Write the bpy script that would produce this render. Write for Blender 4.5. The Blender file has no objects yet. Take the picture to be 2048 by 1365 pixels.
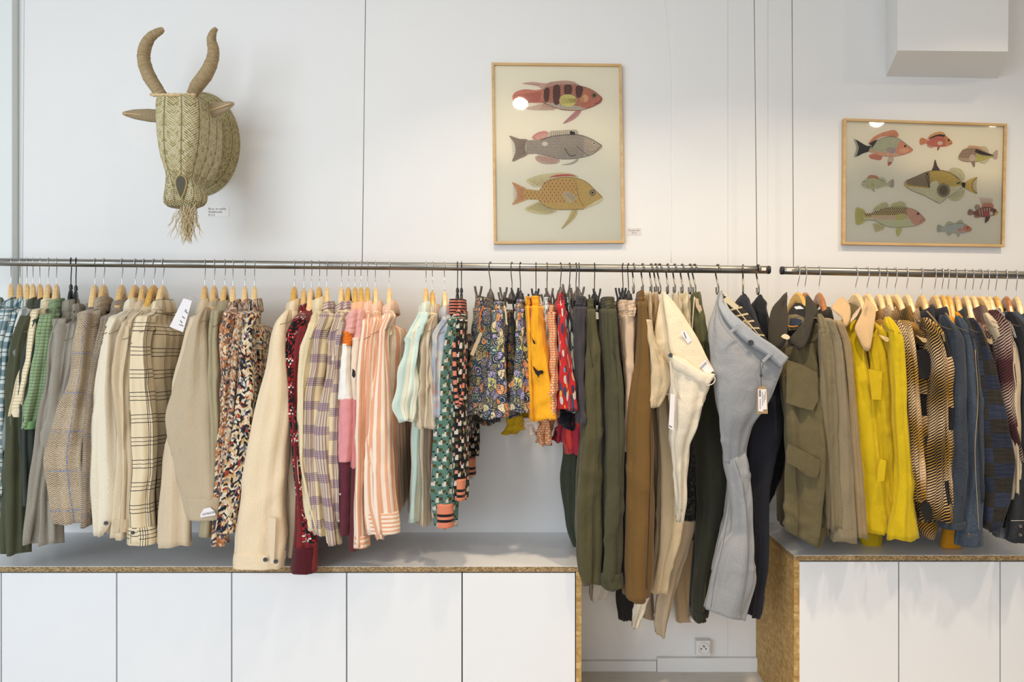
import bpy, math, random
import numpy as np
from mathutils import Vector, Matrix

S = bpy.context.scene
COL = S.collection
# ------------------------------------------------------------------ camera, world, light
D, FPX, VX, VZ, CH = 2.73, 1365.0, 1100.0, 700.0, 1.28
cam = bpy.data.cameras.new('camera'); camo = bpy.data.objects.new('camera', cam); COL.objects.link(camo)
camo.location = (0, -D, CH); camo.rotation_euler = (math.pi/2, 0, 0)
cam.sensor_width = 36; cam.lens = 36*FPX/2048
cam.shift_x = -(VX-1024)/2048; cam.shift_y = (VZ-682.5)/2048
cam.clip_start = 0.05
S.camera = camo
def P(px, py, Y=0.0):
    d = Y + D
    return Vector(((px-VX)*d/FPX, Y, CH-(py-VZ)*d/FPX))

W = bpy.data.worlds.new('world'); S.world = W; W.use_nodes = True
W.node_tree.nodes['Background'].inputs[0].default_value = (1.0, 0.975, 0.945, 1)
W.node_tree.nodes['Background'].inputs[1].default_value = 0.42
def area(name, loc, target, size, power, col, shape='RECTANGLE', size_y=None, spread=180):
    l = bpy.data.lights.new(name, 'AREA'); l.shape = shape; l.size = size
    if size_y: l.size_y = size_y
    l.energy = power; l.color = col; l.spread = math.radians(spread)
    o = bpy.data.objects.new(name, l); COL.objects.link(o); o.location = loc
    o.rotation_euler = (Vector(target)-Vector(loc)).to_track_quat('-Z', 'Y').to_euler()
    return o
area('shop_window_daylight', (-3.0, -4.2, 1.75), (-1.5, 0, 1.35), 2.8, 56, (0.78, 0.89, 1.0), size_y=2.2, spread=125)
area('front_fill_light', (0.0, -4.8, 1.15), (0.1, 0, 0.9), 2.6, 16.5, (0.97, 0.96, 0.97), size_y=1.9, spread=130)  # added fill from the front, brightens the wall under the rail
SPOTS = [((-0.175, -1.35, 2.74), (-0.30, -0.2, 0.9), 6.0, 150), ((2.06, -1.6, 2.72), (1.7, -0.2, 0.9), 4.0, 150), ((2.80, -1.6, 2.72), (2.2, -0.2, 0.6), 3.8, 125),
         ((-1.45, -1.9, 2.95), (-1.2, -0.2, 0.6), 2.2, 125), ((0.75, -1.15, 2.90), (0.7, -0.40, 0.3), 16.0, 92), ((1.75, -1.15, 2.95), (1.5, -0.40, 0.3), 17.0, 92), ((-0.15, -1.0, 2.90), (-0.10, -0.35, 0.3), 11.0, 92)]
for i, (p, t, e, sp) in enumerate(SPOTS):
    area('ceiling_spotlight', p, t, 0.085, e*0.37*(1.0 if sp > 100 else 1.0), (1.0, 0.80, 0.56), 'DISK', spread=sp)
S.view_settings.view_transform = 'Standard'; S.view_settings.look = 'None'
S.view_settings.exposure = 0.0; S.view_settings.gamma = 1.0; S.view_settings.use_curve_mapping = False
S.cycles.max_bounces = 6; S.cycles.diffuse_bounces = 3; S.cycles.glossy_bounces = 3; S.cycles.transparent_max_bounces = 6

# ------------------------------------------------------------------ small tools
def lin(v):
    v /= 255.0
    return v/12.92 if v <= 0.04045 else ((v+0.055)/1.055)**2.4
def C(r, g=None, b=None):
    if g is None: r, g, b = r
    return (lin(r), lin(g), lin(b), 1)
ORG = {}
def prop(o, label=None, cat=None, group=None, kind=None):
    if label: o['label'] = label
    if cat: o['category'] = cat
    if group: o['group'] = group
    if kind: o['kind'] = kind
    return o
def empty(name, loc, rz=0, label=None, cat=None, group=None):
    o = bpy.data.objects.new(name, None); COL.objects.link(o); o.location = loc; o.rotation_euler = (0, 0, rz)
    o.empty_display_size = .05
    ORG[o.name] = Vector(loc)
    return prop(o, label, cat, group)
def mk(name, verts, faces, mat, parent=None, uv=None, smooth=True, local=False, org=None, cols=None):
    v = np.asarray(verts, dtype=float).reshape(-1, 3)
    if not local:
        o0 = ORG[parent.name] if parent is not None else (Vector(org) if org is not None else Vector(v.mean(0)))
        v = v - np.array(o0)
    me = bpy.data.meshes.new(name)
    me.from_pydata(v.tolist(), [], faces)
    if mat: me.materials.append(mat)
    if uv is not None:
        l = me.uv_layers.new(name='UVMap')
        idx = np.empty(len(me.loops), dtype=np.int32); me.loops.foreach_get('vertex_index', idx)
        uva = np.asarray(uv, dtype=np.float32)
        if len(uva) == len(v): l.data.foreach_set('uv', uva[idx].ravel())
        else: l.data.foreach_set('uv', uva.ravel())
    if cols is not None:
        a = me.color_attributes.new('ink', 'FLOAT_COLOR', 'POINT'); a.data.foreach_set('color', np.asarray(cols, dtype=np.float32).ravel())
    if smooth: me.polygons.foreach_set('use_smooth', [True]*len(me.polygons))
    o = bpy.data.objects.new(name, me); COL.objects.link(o)
    if parent is not None:
        o.parent = parent
        ORG[o.name] = Vector((0, 0, 0)) if local else ORG[parent.name].copy()
    else:
        if not local: o.location = o0
        ORG[o.name] = Vector((0, 0, 0)) if local else Vector(o0)
    return o
def boxdata(x0, x1, y0, y1, z0, z1, bev=0.0):
    b = min(bev, (x1-x0)/2.2, (y1-y0)/2.2, (z1-z0)/2.2)
    if b <= 0:
        v = [(x, y, z) for z in (z0, z1) for y in (y0, y1) for x in (x0, x1)]
        f = [(0, 2, 3, 1), (4, 5, 7, 6), (0, 1, 5, 4), (2, 6, 7, 3), (0, 4, 6, 2), (1, 3, 7, 5)]
        return v, f
    import bmesh
    bm = bmesh.new(); bmesh.ops.create_cube(bm, size=1)
    for q in bm.verts: q.co = Vector(((x0+x1)/2+q.co.x*(x1-x0), (y0+y1)/2+q.co.y*(y1-y0), (z0+z1)/2+q.co.z*(z1-z0)))
    bmesh.ops.bevel(bm, geom=bm.edges[:], offset=b, segments=2, affect='EDGES', profile=.6)
    bm.verts.index_update()
    v = [tuple(q.co) for q in bm.verts]; f = [tuple(q.index for q in p.verts) for p in bm.faces]; bm.free()
    return v, f
def box(name, x0, x1, y0, y1, z0, z1, mat, parent=None, bev=0.0015, smooth=False):
    v, f = boxdata(x0, x1, y0, y1, z0, z1, bev)
    return mk(name, v, f, mat, parent, smooth=smooth, org=((x0+x1)/2, (y0+y1)/2, z0))
def boxuv(o, s=1.0):
    me = o.data; l = me.uv_layers.new(name='UVMap') if not me.uv_layers else me.uv_layers[0]
    for p in me.polygons:
        n = p.normal; ax = max(range(3), key=lambda k: abs(n[k]))
        for li in p.loop_indices:
            c = me.vertices[me.loops[li].vertex_index].co
            l.data[li].uv = ((c.y, c.z), (c.x, c.z), (c.x, c.y))[ax]
    return o
def tubedata(pts, rad, n=8, closed=False, caps=True):
    pts = [Vector(p) for p in pts]; m = len(pts)
    rads = rad if isinstance(rad, (list, tuple)) else [rad]*m
    V, Fc = [], []
    prev = None
    for i, p in enumerate(pts):
        a = pts[(i-1) % m] if (closed or i > 0) else p
        b = pts[(i+1) % m] if (closed or i < m-1) else p
        t = (b-a).normalized()
        if prev is None:
            nrm = t.cross(Vector((0.31, 0.2, 0.93)))
            if nrm.length < .1: nrm = t.cross(Vector((1, 0, 0)))
            nrm.normalize()
        else:
            nrm = (prev - t*prev.dot(t)).normalized()
        prev = nrm; bn = t.cross(nrm)
        for k in range(n):
            an = 2*math.pi*k/n
            V.append(tuple(p+(nrm*math.cos(an)+bn*math.sin(an))*rads[i]))
    for i in range(m if closed else m-1):
        j = (i+1) % m
        for k in range(n):
            q = (k+1) % n
            Fc.append((i*n+k, i*n+q, j*n+q, j*n+k))
    if caps and not closed:
        Fc.append(tuple(range(n-1, -1, -1))); Fc.append(tuple((m-1)*n+k for k in range(n)))
    return V, Fc
def join(parts):
    V, Fc = [], []
    for v, f in parts:
        o = len(V); V += list(v); Fc += [tuple(i+o for i in q) for q in f]
    return V, Fc
def smoothpts(pts, sub=6, closed=False):
    pts = [Vector(p) for p in pts]; n = len(pts); out = []
    rng = n if closed else n-1
    for i in range(rng):
        p0 = pts[(i-1) % n] if (closed or i > 0) else pts[0]*2-pts[1]
        p1 = pts[i]; p2 = pts[(i+1) % n]
        p3 = pts[(i+2) % n] if (closed or i+2 < n) else p2*2-p1
        for k in range(sub):
            t = k/sub
            out.append(0.5*((2*p1)+(p2-p0)*t+(2*p0-5*p1+4*p2-p3)*t*t+(3*p1-p0-3*p2+p3)*t**3))
    if not closed: out.append(pts[-1])
    return out
def lathedata(prof, n=20, axis='z', c=(0, 0, 0)):
    V, Fc = [], []
    for (r, h) in prof:
        for k in range(n):
            a = 2*math.pi*k/n; x, y = r*math.cos(a), r*math.sin(a)
            V.append({'z': (c[0]+x, c[1]+y, c[2]+h), 'y': (c[0]+x, c[1]+h, c[2]+y), 'x': (c[0]+h, c[1]+x, c[2]+y)}[axis])
    for i in range(len(prof)-1):
        for k in range(n):
            q = (k+1) % n; Fc.append((i*n+k, i*n+q, (i+1)*n+q, (i+1)*n+k))
    Fc.append(tuple(range(n-1, -1, -1))); Fc.append(tuple((len(prof)-1)*n+k for k in range(n)))
    return V, Fc
def text(name, s, size, loc, mat, parent, rot=(math.pi/2, 0, 0), align='LEFT'):
    cu = bpy.data.curves.new(name, 'FONT'); cu.body = s; cu.size = size; cu.align_x = align; cu.resolution_u = 2
    cu.extrude = 0.0001
    t = bpy.data.objects.new('tmp', cu)
    me = bpy.data.meshes.new_from_object(t); bpy.data.objects.remove(t)
    M = Matrix.Translation(Vector(loc)) @ (rot if isinstance(rot, Matrix) else Matrix.LocRotScale(None, __import__('mathutils').Euler(rot), None))
    me.transform(M); me.transform(Matrix.Translation(-ORG[parent.name]))
    me.materials.clear(); me.materials.append(mat); me.name = name
    o = bpy.data.objects.new(name, me); COL.objects.link(o); o.parent = parent; ORG[o.name] = ORG[parent.name].copy()
    return o

# ------------------------------------------------------------------ material tools
class G:
    def __init__(s, name, rough=.8, spec=.3):
        s.m = bpy.data.materials.new(name); s.m.use_nodes = True; s.t = s.m.node_tree; s.N = s.t.nodes
        s.b = s.N['Principled BSDF']; s.b.inputs['Roughness'].default_value = rough
        s.b.inputs['Specular IOR Level'].default_value = spec
        s._uv = None; s._bump = None
    def L(s, a, b): s.t.links.new(a, b)
    def put(s, sock, v):
        if v is None: return
        if hasattr(v, 'is_linked') or isinstance(v, bpy.types.NodeSocket): s.L(v, sock)
        else: sock.default_value = v
    def uv(s):
        if s._uv is None:
            n = s.N.new('ShaderNodeUVMap'); x = s.N.new('ShaderNodeSeparateXYZ'); s.L(n.outputs[0], x.inputs[0])
            s._uv = (x.outputs[0], x.outputs[1]); s._uvv = n.outputs[0]
        return s._uv
    def uvv(s): s.uv(); return s._uvv
    def obj(s):
        n = s.N.new('ShaderNodeTexCoord'); return n.outputs['Object']
    def f(s, op, a, b=None, c=None):
        n = s.N.new('ShaderNodeMath'); n.operation = op
        s.put(n.inputs[0], a)
        if b is not None: s.put(n.inputs[1], b)
        if c is not None: s.put(n.inputs[2], c)
        return n.outputs[0]
    def mix(s, fac, a, b):
        n = s.N.new('ShaderNodeMix'); n.data_type = 'RGBA'; s.put(n.inputs[0], fac); s.put(n.inputs[6], a); s.put(n.inputs[7], b)
        return n.outputs[2]
    def vec(s, x, y, z=0.0):
        n = s.N.new('ShaderNodeCombineXYZ'); s.put(n.inputs[0], x); s.put(n.inputs[1], y); s.put(n.inputs[2], z); return n.outputs[0]
    def mapv(s, v, scale=(1, 1, 1), rot=(0, 0, 0), loc=(0, 0, 0)):
        n = s.N.new('ShaderNodeMapping'); s.L(v, n.inputs[0]); n.inputs['Scale'].default_value = scale
        n.inputs['Rotation'].default_value = rot; n.inputs['Location'].default_value = loc; return n.outputs[0]
    def noise(s, v, scale, detail=2, rough=.5, dist=0):
        n = s.N.new('ShaderNodeTexNoise'); s.put(n.inputs['Vector'], v); n.inputs['Scale'].default_value = scale
        n.inputs['Detail'].default_value = detail; n.inputs['Roughness'].default_value = rough; n.inputs['Distortion'].default_value = dist
        return n.outputs[0]
    def voro(s, v, scale, feature='F1', rnd=1.0, metric='EUCLIDEAN'):
        n = s.N.new('ShaderNodeTexVoronoi'); s.put(n.inputs['Vector'], v); n.feature = feature; n.distance = metric
        n.inputs['Scale'].default_value = scale; n.inputs['Randomness'].default_value = rnd
        return n.outputs
    def white(s, v):
        n = s.N.new('ShaderNodeTexWhiteNoise'); n.noise_dimensions = '3D'; s.put(n.inputs[0], v); return n.outputs[0]
    def ramp(s, fac, stops, const=False):
        n = s.N.new('ShaderNodeValToRGB'); r = n.color_ramp; r.interpolation = 'CONSTANT' if const else 'LINEAR'
        while len(r.elements) < len(stops): r.elements.new(0.5)
        for e, (p, c) in zip(r.elements, sorted(stops, key=lambda q: q[0])): e.position = p; e.color = c
        s.put(n.inputs[0], fac); return n.outputs[0]
    def color(s, v): s.put(s.b.inputs['Base Color'], v)
    def bump(s, h, strength=.5, dist=.002):
        n = s.N.new('ShaderNodeBump'); n.inputs['Strength'].default_value = strength; n.inputs['Distance'].default_value = dist
        s.put(n.inputs['Height'], h)
        if s._bump is not None: s.L(s._bump, n.inputs['Normal'])
        s._bump = n.outputs[0]; 
        for l in list(s.b.inputs['Normal'].links): s.t.links.remove(l)
        s.L(s._bump, s.b.inputs['Normal'])
    def stripe(s, co, period, pos, width):
        """1 where frac(co/period) is within width/2 (metres) of pos (metres)"""
        a = s.f('WRAP', s.f('SUBTRACT', co, pos-period/2), period, 0.0)
        return s.f('LESS_THAN', s.f('ABSOLUTE', s.f('SUBTRACT', a, period/2)), width/2)
    def lines(s, co, period, lst):
        m = None
        for p, w in lst:
            k = s.stripe(co, period, p, w); m = k if m is None else s.f('MAXIMUM', m, k)
        return m
    def wrinkle(s, amt=.5, sx=9, sy=3.5, dist=.02):
        amt = min(1, amt*1.25)
        v = s.mapv(s.uvv(), (sx, sy, 1), (0, 0, .35))
        s.bump(s.noise(v, 1.0, 3, .5, .6), amt, dist)
        v2 = s.mapv(s.uvv(), (sx*3.6, sy*4, 1), (0, 0, -.5))
        s.bump(s.noise(v2, 1.0, 3, .55, .8), amt*.6, dist*.35)
MATS = {}
def material(fn):
    def w(*a):
        k = (fn.__name__,)+a
        if k not in MATS: MATS[k] = fn(*a)
        return MATS[k]
    return w
def finish(g, wr=.5, sheen=.12, weave=.25, ws=520):
    g.b.inputs['Sheen Weight'].default_value = sheen; g.b.inputs['Sheen Roughness'].default_value = .5
    if weave: g.bump(g.noise(g.mapv(g.uvv(), (1, 1, 1)), ws, 1), weave, .0012)
    if wr: g.wrinkle(wr)
    return g.m
@material
def plain(col, wr=.5, rough=.85, weave=.25):
    g = G('cloth_plain', rough); n = g.noise(g.uvv(), 300, 2); a = C(*col)
    dk = tuple(x*.86 for x in a[:3])+(1,); lt = tuple(min(1, x*1.08) for x in a[:3])+(1,)
    g.color(g.mix(g.f('MULTIPLY_ADD', n, 1.6, -.3), dk, lt)); return finish(g, wr, weave=weave)
@material
def windowpane(base, line, px, py, lx, ly, wr=.45):
    g = G('cloth_windowpane', .88); u, v = g.uv(); wob = g.f('MULTIPLY', g.f('SUBTRACT', g.noise(g.uvv(), 12, 1), .5), .006)
    u = g.f('ADD', u, wob); v = g.f('ADD', v, wob)
    m = g.f('MAXIMUM', g.lines(u, px, lx), g.lines(v, py, ly)); n = g.noise(g.uvv(), 350, 1)
    m = g.f('MULTIPLY', m, g.f('MULTIPLY_ADD', n, .3, .8))
    g.color(g.mix(m, C(*base), C(*line))); return finish(g, wr)
@material
def gingham(light, mid, dark, p, wr=.5, thin=None):
    g = G('cloth_check', .9); u, v = g.uv()
    a = g.stripe(u, p, p*.25, p*.46); b = g.stripe(v, p, p*.25, p*.46)
    s_ = g.f('MULTIPLY', g.f('ADD', a, b), .5)
    s_ = g.f('MULTIPLY_ADD', g.f('SUBTRACT', g.noise(g.uvv(), 260, 1), .5), .35, s_)
    c = g.ramp(s_, [(0, C(*light)), (.5, C(*mid)), (1, C(*dark))])
    if thin: c = g.mix(g.f('MAXIMUM', g.stripe(u, p, p*.72, .0025), g.stripe(v, p, p*.72, .0025)), c, C(*thin))
    g.color(c); return finish(g, wr)
@material
def stripes(a, b, p, duty=.5, axis=0, wr=.55, third=None):
    g = G('cloth_stripe', .85); co = g.uv()[axis]
    co = g.f('ADD', co, g.f('MULTIPLY', g.f('SUBTRACT', g.noise(g.uvv(), 9, 1), .5), .004))
    c = g.mix(g.stripe(co, p, p*.3, p*duty), C(*a), C(*b))
    if third: c = g.mix(g.stripe(co, p, p*.78, p*.12), c, C(*third))
    c = g.mix(g.f('MULTIPLY', g.noise(g.uvv(), 300, 2), .22), c, C(*a))
    g.color(c); return finish(g, wr)
@material
def waffle(base, line, p=.011):
    g = G('cloth_waffle_knit', .92); u, v = g.uv()
    u = g.f('ADD', u, g.f('MULTIPLY', g.f('SUBTRACT', g.noise(g.uvv(), 10, 1), .5), .004))
    m = g.f('MAXIMUM', g.stripe(u, p, 0.0, .0016), g.stripe(v, p, 0.0, .0022))
    g.color(g.mix(m, C(*base), C(*line))); g.bump(g.f('SUBTRACT', 1.0, m), .6, .002); return finish(g, .3)
@material
def shadowplaid(base, line, wash, p=.075):
    g = G('cloth_soft_plaid', .88); u, v = g.uv()
    wob = g.f('MULTIPLY', g.f('SUBTRACT', g.noise(g.uvv(), 8, 1), .5), .008); u = g.f('ADD', u, wob); v = g.f('ADD', v, wob)
    band = g.f('MULTIPLY', g.f('ADD', g.stripe(u, p, p*.5, p*.42), g.stripe(v, p, p*.5, p*.34)), .42)
    c = g.mix(band, C(*base), C(*wash)); L_ = [(p*(.34+.08*k), .0017) for k in range(5)]
    ln = g.f('MULTIPLY', g.f('MAXIMUM', g.lines(u, p, L_), g.lines(v, p, L_)), .8)
    g.color(g.mix(ln, c, C(*line))); return finish(g, .5)
def herring(g, u, v, p, slope=1.0):
    z = g.f('PINGPONG', v, p); return g.f('ADD', u, g.f('MULTIPLY', z, slope))
@material
def tweed(a, b, hint, sc=1.0):
    g = G('cloth_tweed', .95); u, v = g.uv()
    s_ = g.f('PINGPONG', u, .009*sc)
    t = g.f('SINE', g.f('MULTIPLY', g.f('ADD', v, s_), 2*math.pi/(.0062*sc)))
    big = g.f('MULTIPLY', g.f('ADD', g.stripe(u, .11, .03, .05), g.stripe(v, .13, .03, .06)), .28)
    t = g.f('MULTIPLY_ADD', g.noise(g.uvv(), 200, 2), 2.2, g.f('SUBTRACT', t, g.f('ADD', big, .6)))
    m = g.f('MAXIMUM', g.f('MINIMUM', g.f('MULTIPLY_ADD', t, .7, .5), 1.0), 0.0)
    c = g.mix(m, C(*a), C(*b))
    h = g.f('MAXIMUM', g.stripe(v, .13, .01, .003), g.stripe(u, .11, .075, .003))
    c = g.mix(g.f('MULTIPLY', h, g.f('GREATER_THAN', g.noise(g.uvv(), 160, 1), .48)), c, C(*hint))
    g.color(c); g.bump(m, .5, .0025); return finish(g, .3, sheen=.2)
@material
def dashes(cols, su=150, sv=70, rot=.6, big=0):
    """chunky multicolour weave: slanted yarn floats, each its own colour"""
    g = G('cloth_chunky_weave', .95); u, v = g.uv()
    z = g.f('PINGPONG', u, .012)
    w = g.vec(g.f('MULTIPLY', u, su), g.f('MULTIPLY', g.f('MULTIPLY_ADD', z, rot, v), sv*1.5))
    o = g.voro(w, 1.0, rnd=.55)
    sep = g.N.new('ShaderNodeSeparateColor'); g.L(o['Color'], sep.inputs[0])
    k = sep.outputs[0]
    if big: k = g.f('FRACT', g.f('ADD', g.f('MULTIPLY', k, .75), g.f('MULTIPLY', g.noise(g.uvv(), big, 1), .8)))
    n = len(cols); c = g.ramp(k, [(i/n, C(*q)) for i, q in enumerate(cols)], True)
    g.color(c); g.bump(g.f('SUBTRACT', 1.0, o['Distance']), .8, .003); return finish(g, .3, sheen=.15)
@material
def houndred():
    g = G('cloth_red_black_weave', .95); u, v = g.uv(); c_ = .0042
    iu = g.f('FLOOR', g.f('DIVIDE', u, c_)); iv = g.f('FLOOR', g.f('DIVIDE', v, c_*1.3))
    s_ = g.f('WRAP', g.f('ADD', iu, iv), 4, 0); w = g.white(g.vec(iu, iv))
    band = g.f('MULTIPLY', g.f('SINE', g.f('MULTIPLY', v, 75)), .16)
    k = g.f('ADD', g.f('MULTIPLY', s_, .16), g.f('ADD', g.f('MULTIPLY', w, .42), band))
    g.color(g.ramp(k, [(0, C(18, 18, 22)), (.42, C(168, 28, 36)), (.66, C(20, 18, 22)), (.80, C(232, 220, 205))], True))
    return finish(g, .3)
@material
def geoknit(base, cell=.0054, dark=0):
    g = G('cloth_geometric_knit', .95); u, v = g.uv()
    iu = g.f('FLOOR', g.f('DIVIDE', u, cell)); iv = g.f('FLOOR', g.f('DIVIDE', v, cell))
    row = g.f('FLOOR', g.f('DIVIDE', iv, 5)); x = g.f('WRAP', g.f('ADD', iu, g.f('MULTIPLY', row, 2)), 6, 0); y = g.f('WRAP', iv, 5, 0)
    def at(a0, a1, b0, b1):
        return g.f('MULTIPLY', g.f('MULTIPLY', g.f('GREATER_THAN', x, a0-.5), g.f('LESS_THAN', x, a1+.5)), g.f('MULTIPLY', g.f('GREATER_THAN', y, b0-.5), g.f('LESS_THAN', y, b1+.5)))
    c = C(*base)
    c = g.mix(at(3, 4, 1, 2), c, C(78, 72, 34)); c = g.mix(at(5, 5, 3, 3), c, C(18, 18, 20)); c = g.mix(at(2, 2, 0, 0), c, C(18, 18, 20))
    w = g.f('MAXIMUM', at(1, 2, 2, 3), at(2, 2, 1, 1)); c = g.mix(w, c, C(206, 198, 184))
    if dark: c = g.mix(at(0, 0, 0, 1), c, C(214, 140, 118))
    g.color(c); g.bump(g.f('SINE', g.f('MULTIPLY', u, 2*math.pi/.0027)), .3, .001); return finish(g, .25)
@material
def citrus(cols, sc=34, seed=0.0):
    g = G('cloth_citrus_print', .8); u, v = g.uv()
    w = g.mapv(g.uvv(), (1.2, .9, 1), loc=(seed, seed*.7, 0))
    wn = g.N.new('ShaderNodeVectorMath'); wn.operation = 'ADD'; g.L(w, wn.inputs[0])
    nn = g.N.new('ShaderNodeTexNoise'); nn.inputs['Scale'].default_value = 14; g.L(w, nn.inputs[0])
    sc_ = g.N.new('ShaderNodeVectorMath'); sc_.operation = 'SCALE'; sc_.inputs[3].default_value = .03; g.L(nn.outputs[1], sc_.inputs[0]); g.L(sc_.outputs[0], wn.inputs[1])
    o = g.voro(wn.outputs[0], sc, rnd=.75); sep = g.N.new('ShaderNodeSeparateColor'); g.L(o['Color'], sep.inputs[0])
    n = len(cols); cell = g.ramp(sep.outputs[0], [(i/n, C(*q)) for i, q in enumerate(cols)], True)
    cell2 = g.ramp(sep.outputs[1], [(i/n, C(*q)) for i, q in enumerate(cols[::-1])], True)
    d = o['Distance']
    c = g.mix(g.f('GREATER_THAN', d, .22), cell2, cell)
    ring = g.stripe(d, .2, .1, .045); c = g.mix(g.f('MULTIPLY', ring, .85), c, C(226, 212, 178))
    seg = g.voro(wn.outputs[0], sc*2.6, 'DISTANCE_TO_EDGE'); c = g.mix(g.f('MULTIPLY', g.f('LESS_THAN', seg['Distance'], .05), .8), c, C(30, 32, 48))
    e = g.voro(wn.outputs[0], sc, 'DISTANCE_TO_EDGE', rnd=.75); c = g.mix(g.f('LESS_THAN', e['Distance'], .045), c, C(38, 60, 74))
    g.color(c); return finish(g, .5)
@material
def foulard(base, p=.0085):
    g = G('cloth_foulard_print', .85); u, v = g.uv()
    r = g.f('FLOOR', g.f('DIVIDE', v, p)); x = g.f('SUBTRACT', g.f('WRAP', g.f('ADD', u, g.f('MULTIPLY', r, p*.5)), p, 0.0), p/2)
    y = g.f('SUBTRACT', g.f('WRAP', v, p, 0.0), p/2)
    d = g.f('SQRT', g.f('ADD', g.f('MULTIPLY', x, x), g.f('MULTIPLY', y, y)))
    c = g.mix(g.f('LESS_THAN', d, p*.33), C(*base), C(240, 232, 214)); c = g.mix(g.f('LESS_THAN', d, p*.15), c, C(40, 32, 38))
    g.color(c); return finish(g, .5)
@material
def tropical(base, leafs, sc=1.0, seed=0.0):
    g = G('cloth_tropical_print', .8); v0 = g.mapv(g.uvv(), (1, 1, 1), loc=(seed, seed, 0)); c = C(*base)
    for i, (lc, rot, th) in enumerate(leafs):
        w = g.mapv(v0, (60*sc, 17*sc, 1), (0, 0, rot), (i*3.1, i*1.7, 0))
        o = g.voro(w, 1.0, rnd=1.0); c = g.mix(g.f('LESS_THAN', o['Distance'], th), c, C(*lc))
    g.color(c); return finish(g, .5)
@material
def jacquard(cols, blackpos, seed=0.0, diag=1.0):
    """diagonal float weave shading between three yarn colours, with solid blocks"""
    g = G('cloth_jacquard_weave', .95); u, v = g.uv()
    d = g.f('ADD', g.f('MULTIPLY', u, .9*diag), v)
    st = g.f('SINE', g.f('MULTIPLY', d, 2*math.pi/.0095)); st2 = g.f('SINE', g.f('MULTIPLY', g.f('SUBTRACT', g.f('MULTIPLY', u, 1.4), v), 2*math.pi/.0058))
    big = g.f('SINE', g.f('MULTIPLY_ADD', u, 2*math.pi/.17, seed)); bigv = g.f('SINE', g.f('MULTIPLY_ADD', v, 2*math.pi/.21, seed*1.7))
    nz = g.f('SUBTRACT', g.noise(g.uvv(), 7, 2), .5)
    amt = g.f('ADD', g.f('MULTIPLY', g.f('ADD', big, bigv), .5), g.f('MULTIPLY', nz, 1.2))
    dark = g.f('GREATER_THAN', g.f('ADD', st, g.f('MULTIPLY', amt, 1.0)), .15)
    yel = g.f('GREATER_THAN', g.f('ADD', g.f('ADD', st2, g.f('MULTIPLY', bigv, .9)), g.f('MULTIPLY', nz, 2.5)), -.45)
    c = g.mix(yel, C(*cols[0]), C(*cols[1])); c = g.mix(dark, c, C(*cols[2]))
    if blackpos:
        px, py, w, h, ox, oy = blackpos
        c = g.mix(g.f('MULTIPLY', g.stripe(u, px, ox, w), g.stripe(v, py, oy, h)), c, C(*cols[2]))
    g.color(c); g.bump(st, .6, .003); return finish(g, .2, sheen=.1)
@material
def quiltcheck():
    g = G('cloth_patchwork_quilt', .9); u, v = g.uv(); p = .042
    iu = g.f('FLOOR', g.f('DIVIDE', u, p)); iv = g.f('FLOOR', g.f('DIVIDE', v, p*1.15))
    w = g.white(g.vec(iu, iv, 3.0)); k = g.f('ADD', g.f('MULTIPLY', g.f('WRAP', g.f('ADD', iu, iv), 2, 0), .55), g.f('MULTIPLY', w, .4))
    g.color(g.ramp(k, [(0, C(38, 34, 28)), (.3, C(44, 39, 32)), (.5, C(32, 38, 56)), (.75, C(40, 47, 66))], True))
    g.bump(g.noise(g.mapv(g.uvv(), (30, 90, 1)), 1, 2), .8, .006); return finish(g, .3)
@material
def bands(stops, total, wr=.4):
    g = G('cloth_colour_block', .85); u, v = g.uv()
    k = g.f('DIVIDE', g.f('ADD', v, g.f('MULTIPLY', g.f('SUBTRACT', g.noise(g.uvv(), 30, 2), .5), .004)), total)
    g.color(g.ramp(k, [(p, C(*c)) for p, c in stops], True)); return finish(g, wr)
@material
def brushprint():
    g = G('cloth_brushstroke_print', .85); o = g.voro(g.mapv(g.uvv(), (30, 16, 1), (0, 0, .5)), 1.0, rnd=1.0)
    n = g.noise(g.mapv(g.uvv(), (16, 9, 1)), 1.0, 3, .6, 1.5)
    c = g.mix(g.f('GREATER_THAN', n, .56), C(238, 234, 226), C(150, 208, 182)); c = g.mix(g.f('GREATER_THAN', n, .64), c, C(232, 238, 240))
    g.color(c); return finish(g, .4)
@material
def watercolor(cols, sc=9):
    g = G('cloth_watercolour_dye', .85); n = g.noise(g.mapv(g.uvv(), (1.6, .7, 1)), sc, 3, .5, 1.2)
    m = len(cols); g.color(g.ramp(n, [(.28+.44*i/(m-1), C(*c)) for i, c in enumerate(cols)])); return finish(g, .5)
@material
def denim(col, lt):
    g = G('cloth_denim', .9); u, v = g.uv(); d = g.noise(g.mapv(g.uvv(), (400, 130, 1), (0, 0, .8)), 1, 1)
    n = g.noise(g.mapv(g.uvv(), (14, 4, 1)), 1, 3, .6)
    k = g.f('MULTIPLY_ADD', n, .9, g.f('MULTIPLY', d, .5)); g.color(g.ramp(k, [(.45, C(*col)), (.95, C(*lt))])); return finish(g, .6)
@material
def ribbed(a, b, p=.004, hstripe=0):
    g = G('cloth_rib_knit', .92); u, v = g.uv(); m = g.f('SINE', g.f('MULTIPLY', u, 2*math.pi/p))
    c = C(*a)
    if hstripe: c = g.mix(g.f('MAXIMUM', g.stripe(v, 10.0, .036, .009), g.stripe(v, 10.0, .054, .009)), c, C(*b))
    else: c = g.mix(g.f('GREATER_THAN', g.f('SINE', g.f('MULTIPLY', v, 2*math.pi/(p*3))), .1), c, C(*b))
    g.color(c); g.bump(m, .5, .0015); return finish(g, .15)
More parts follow.
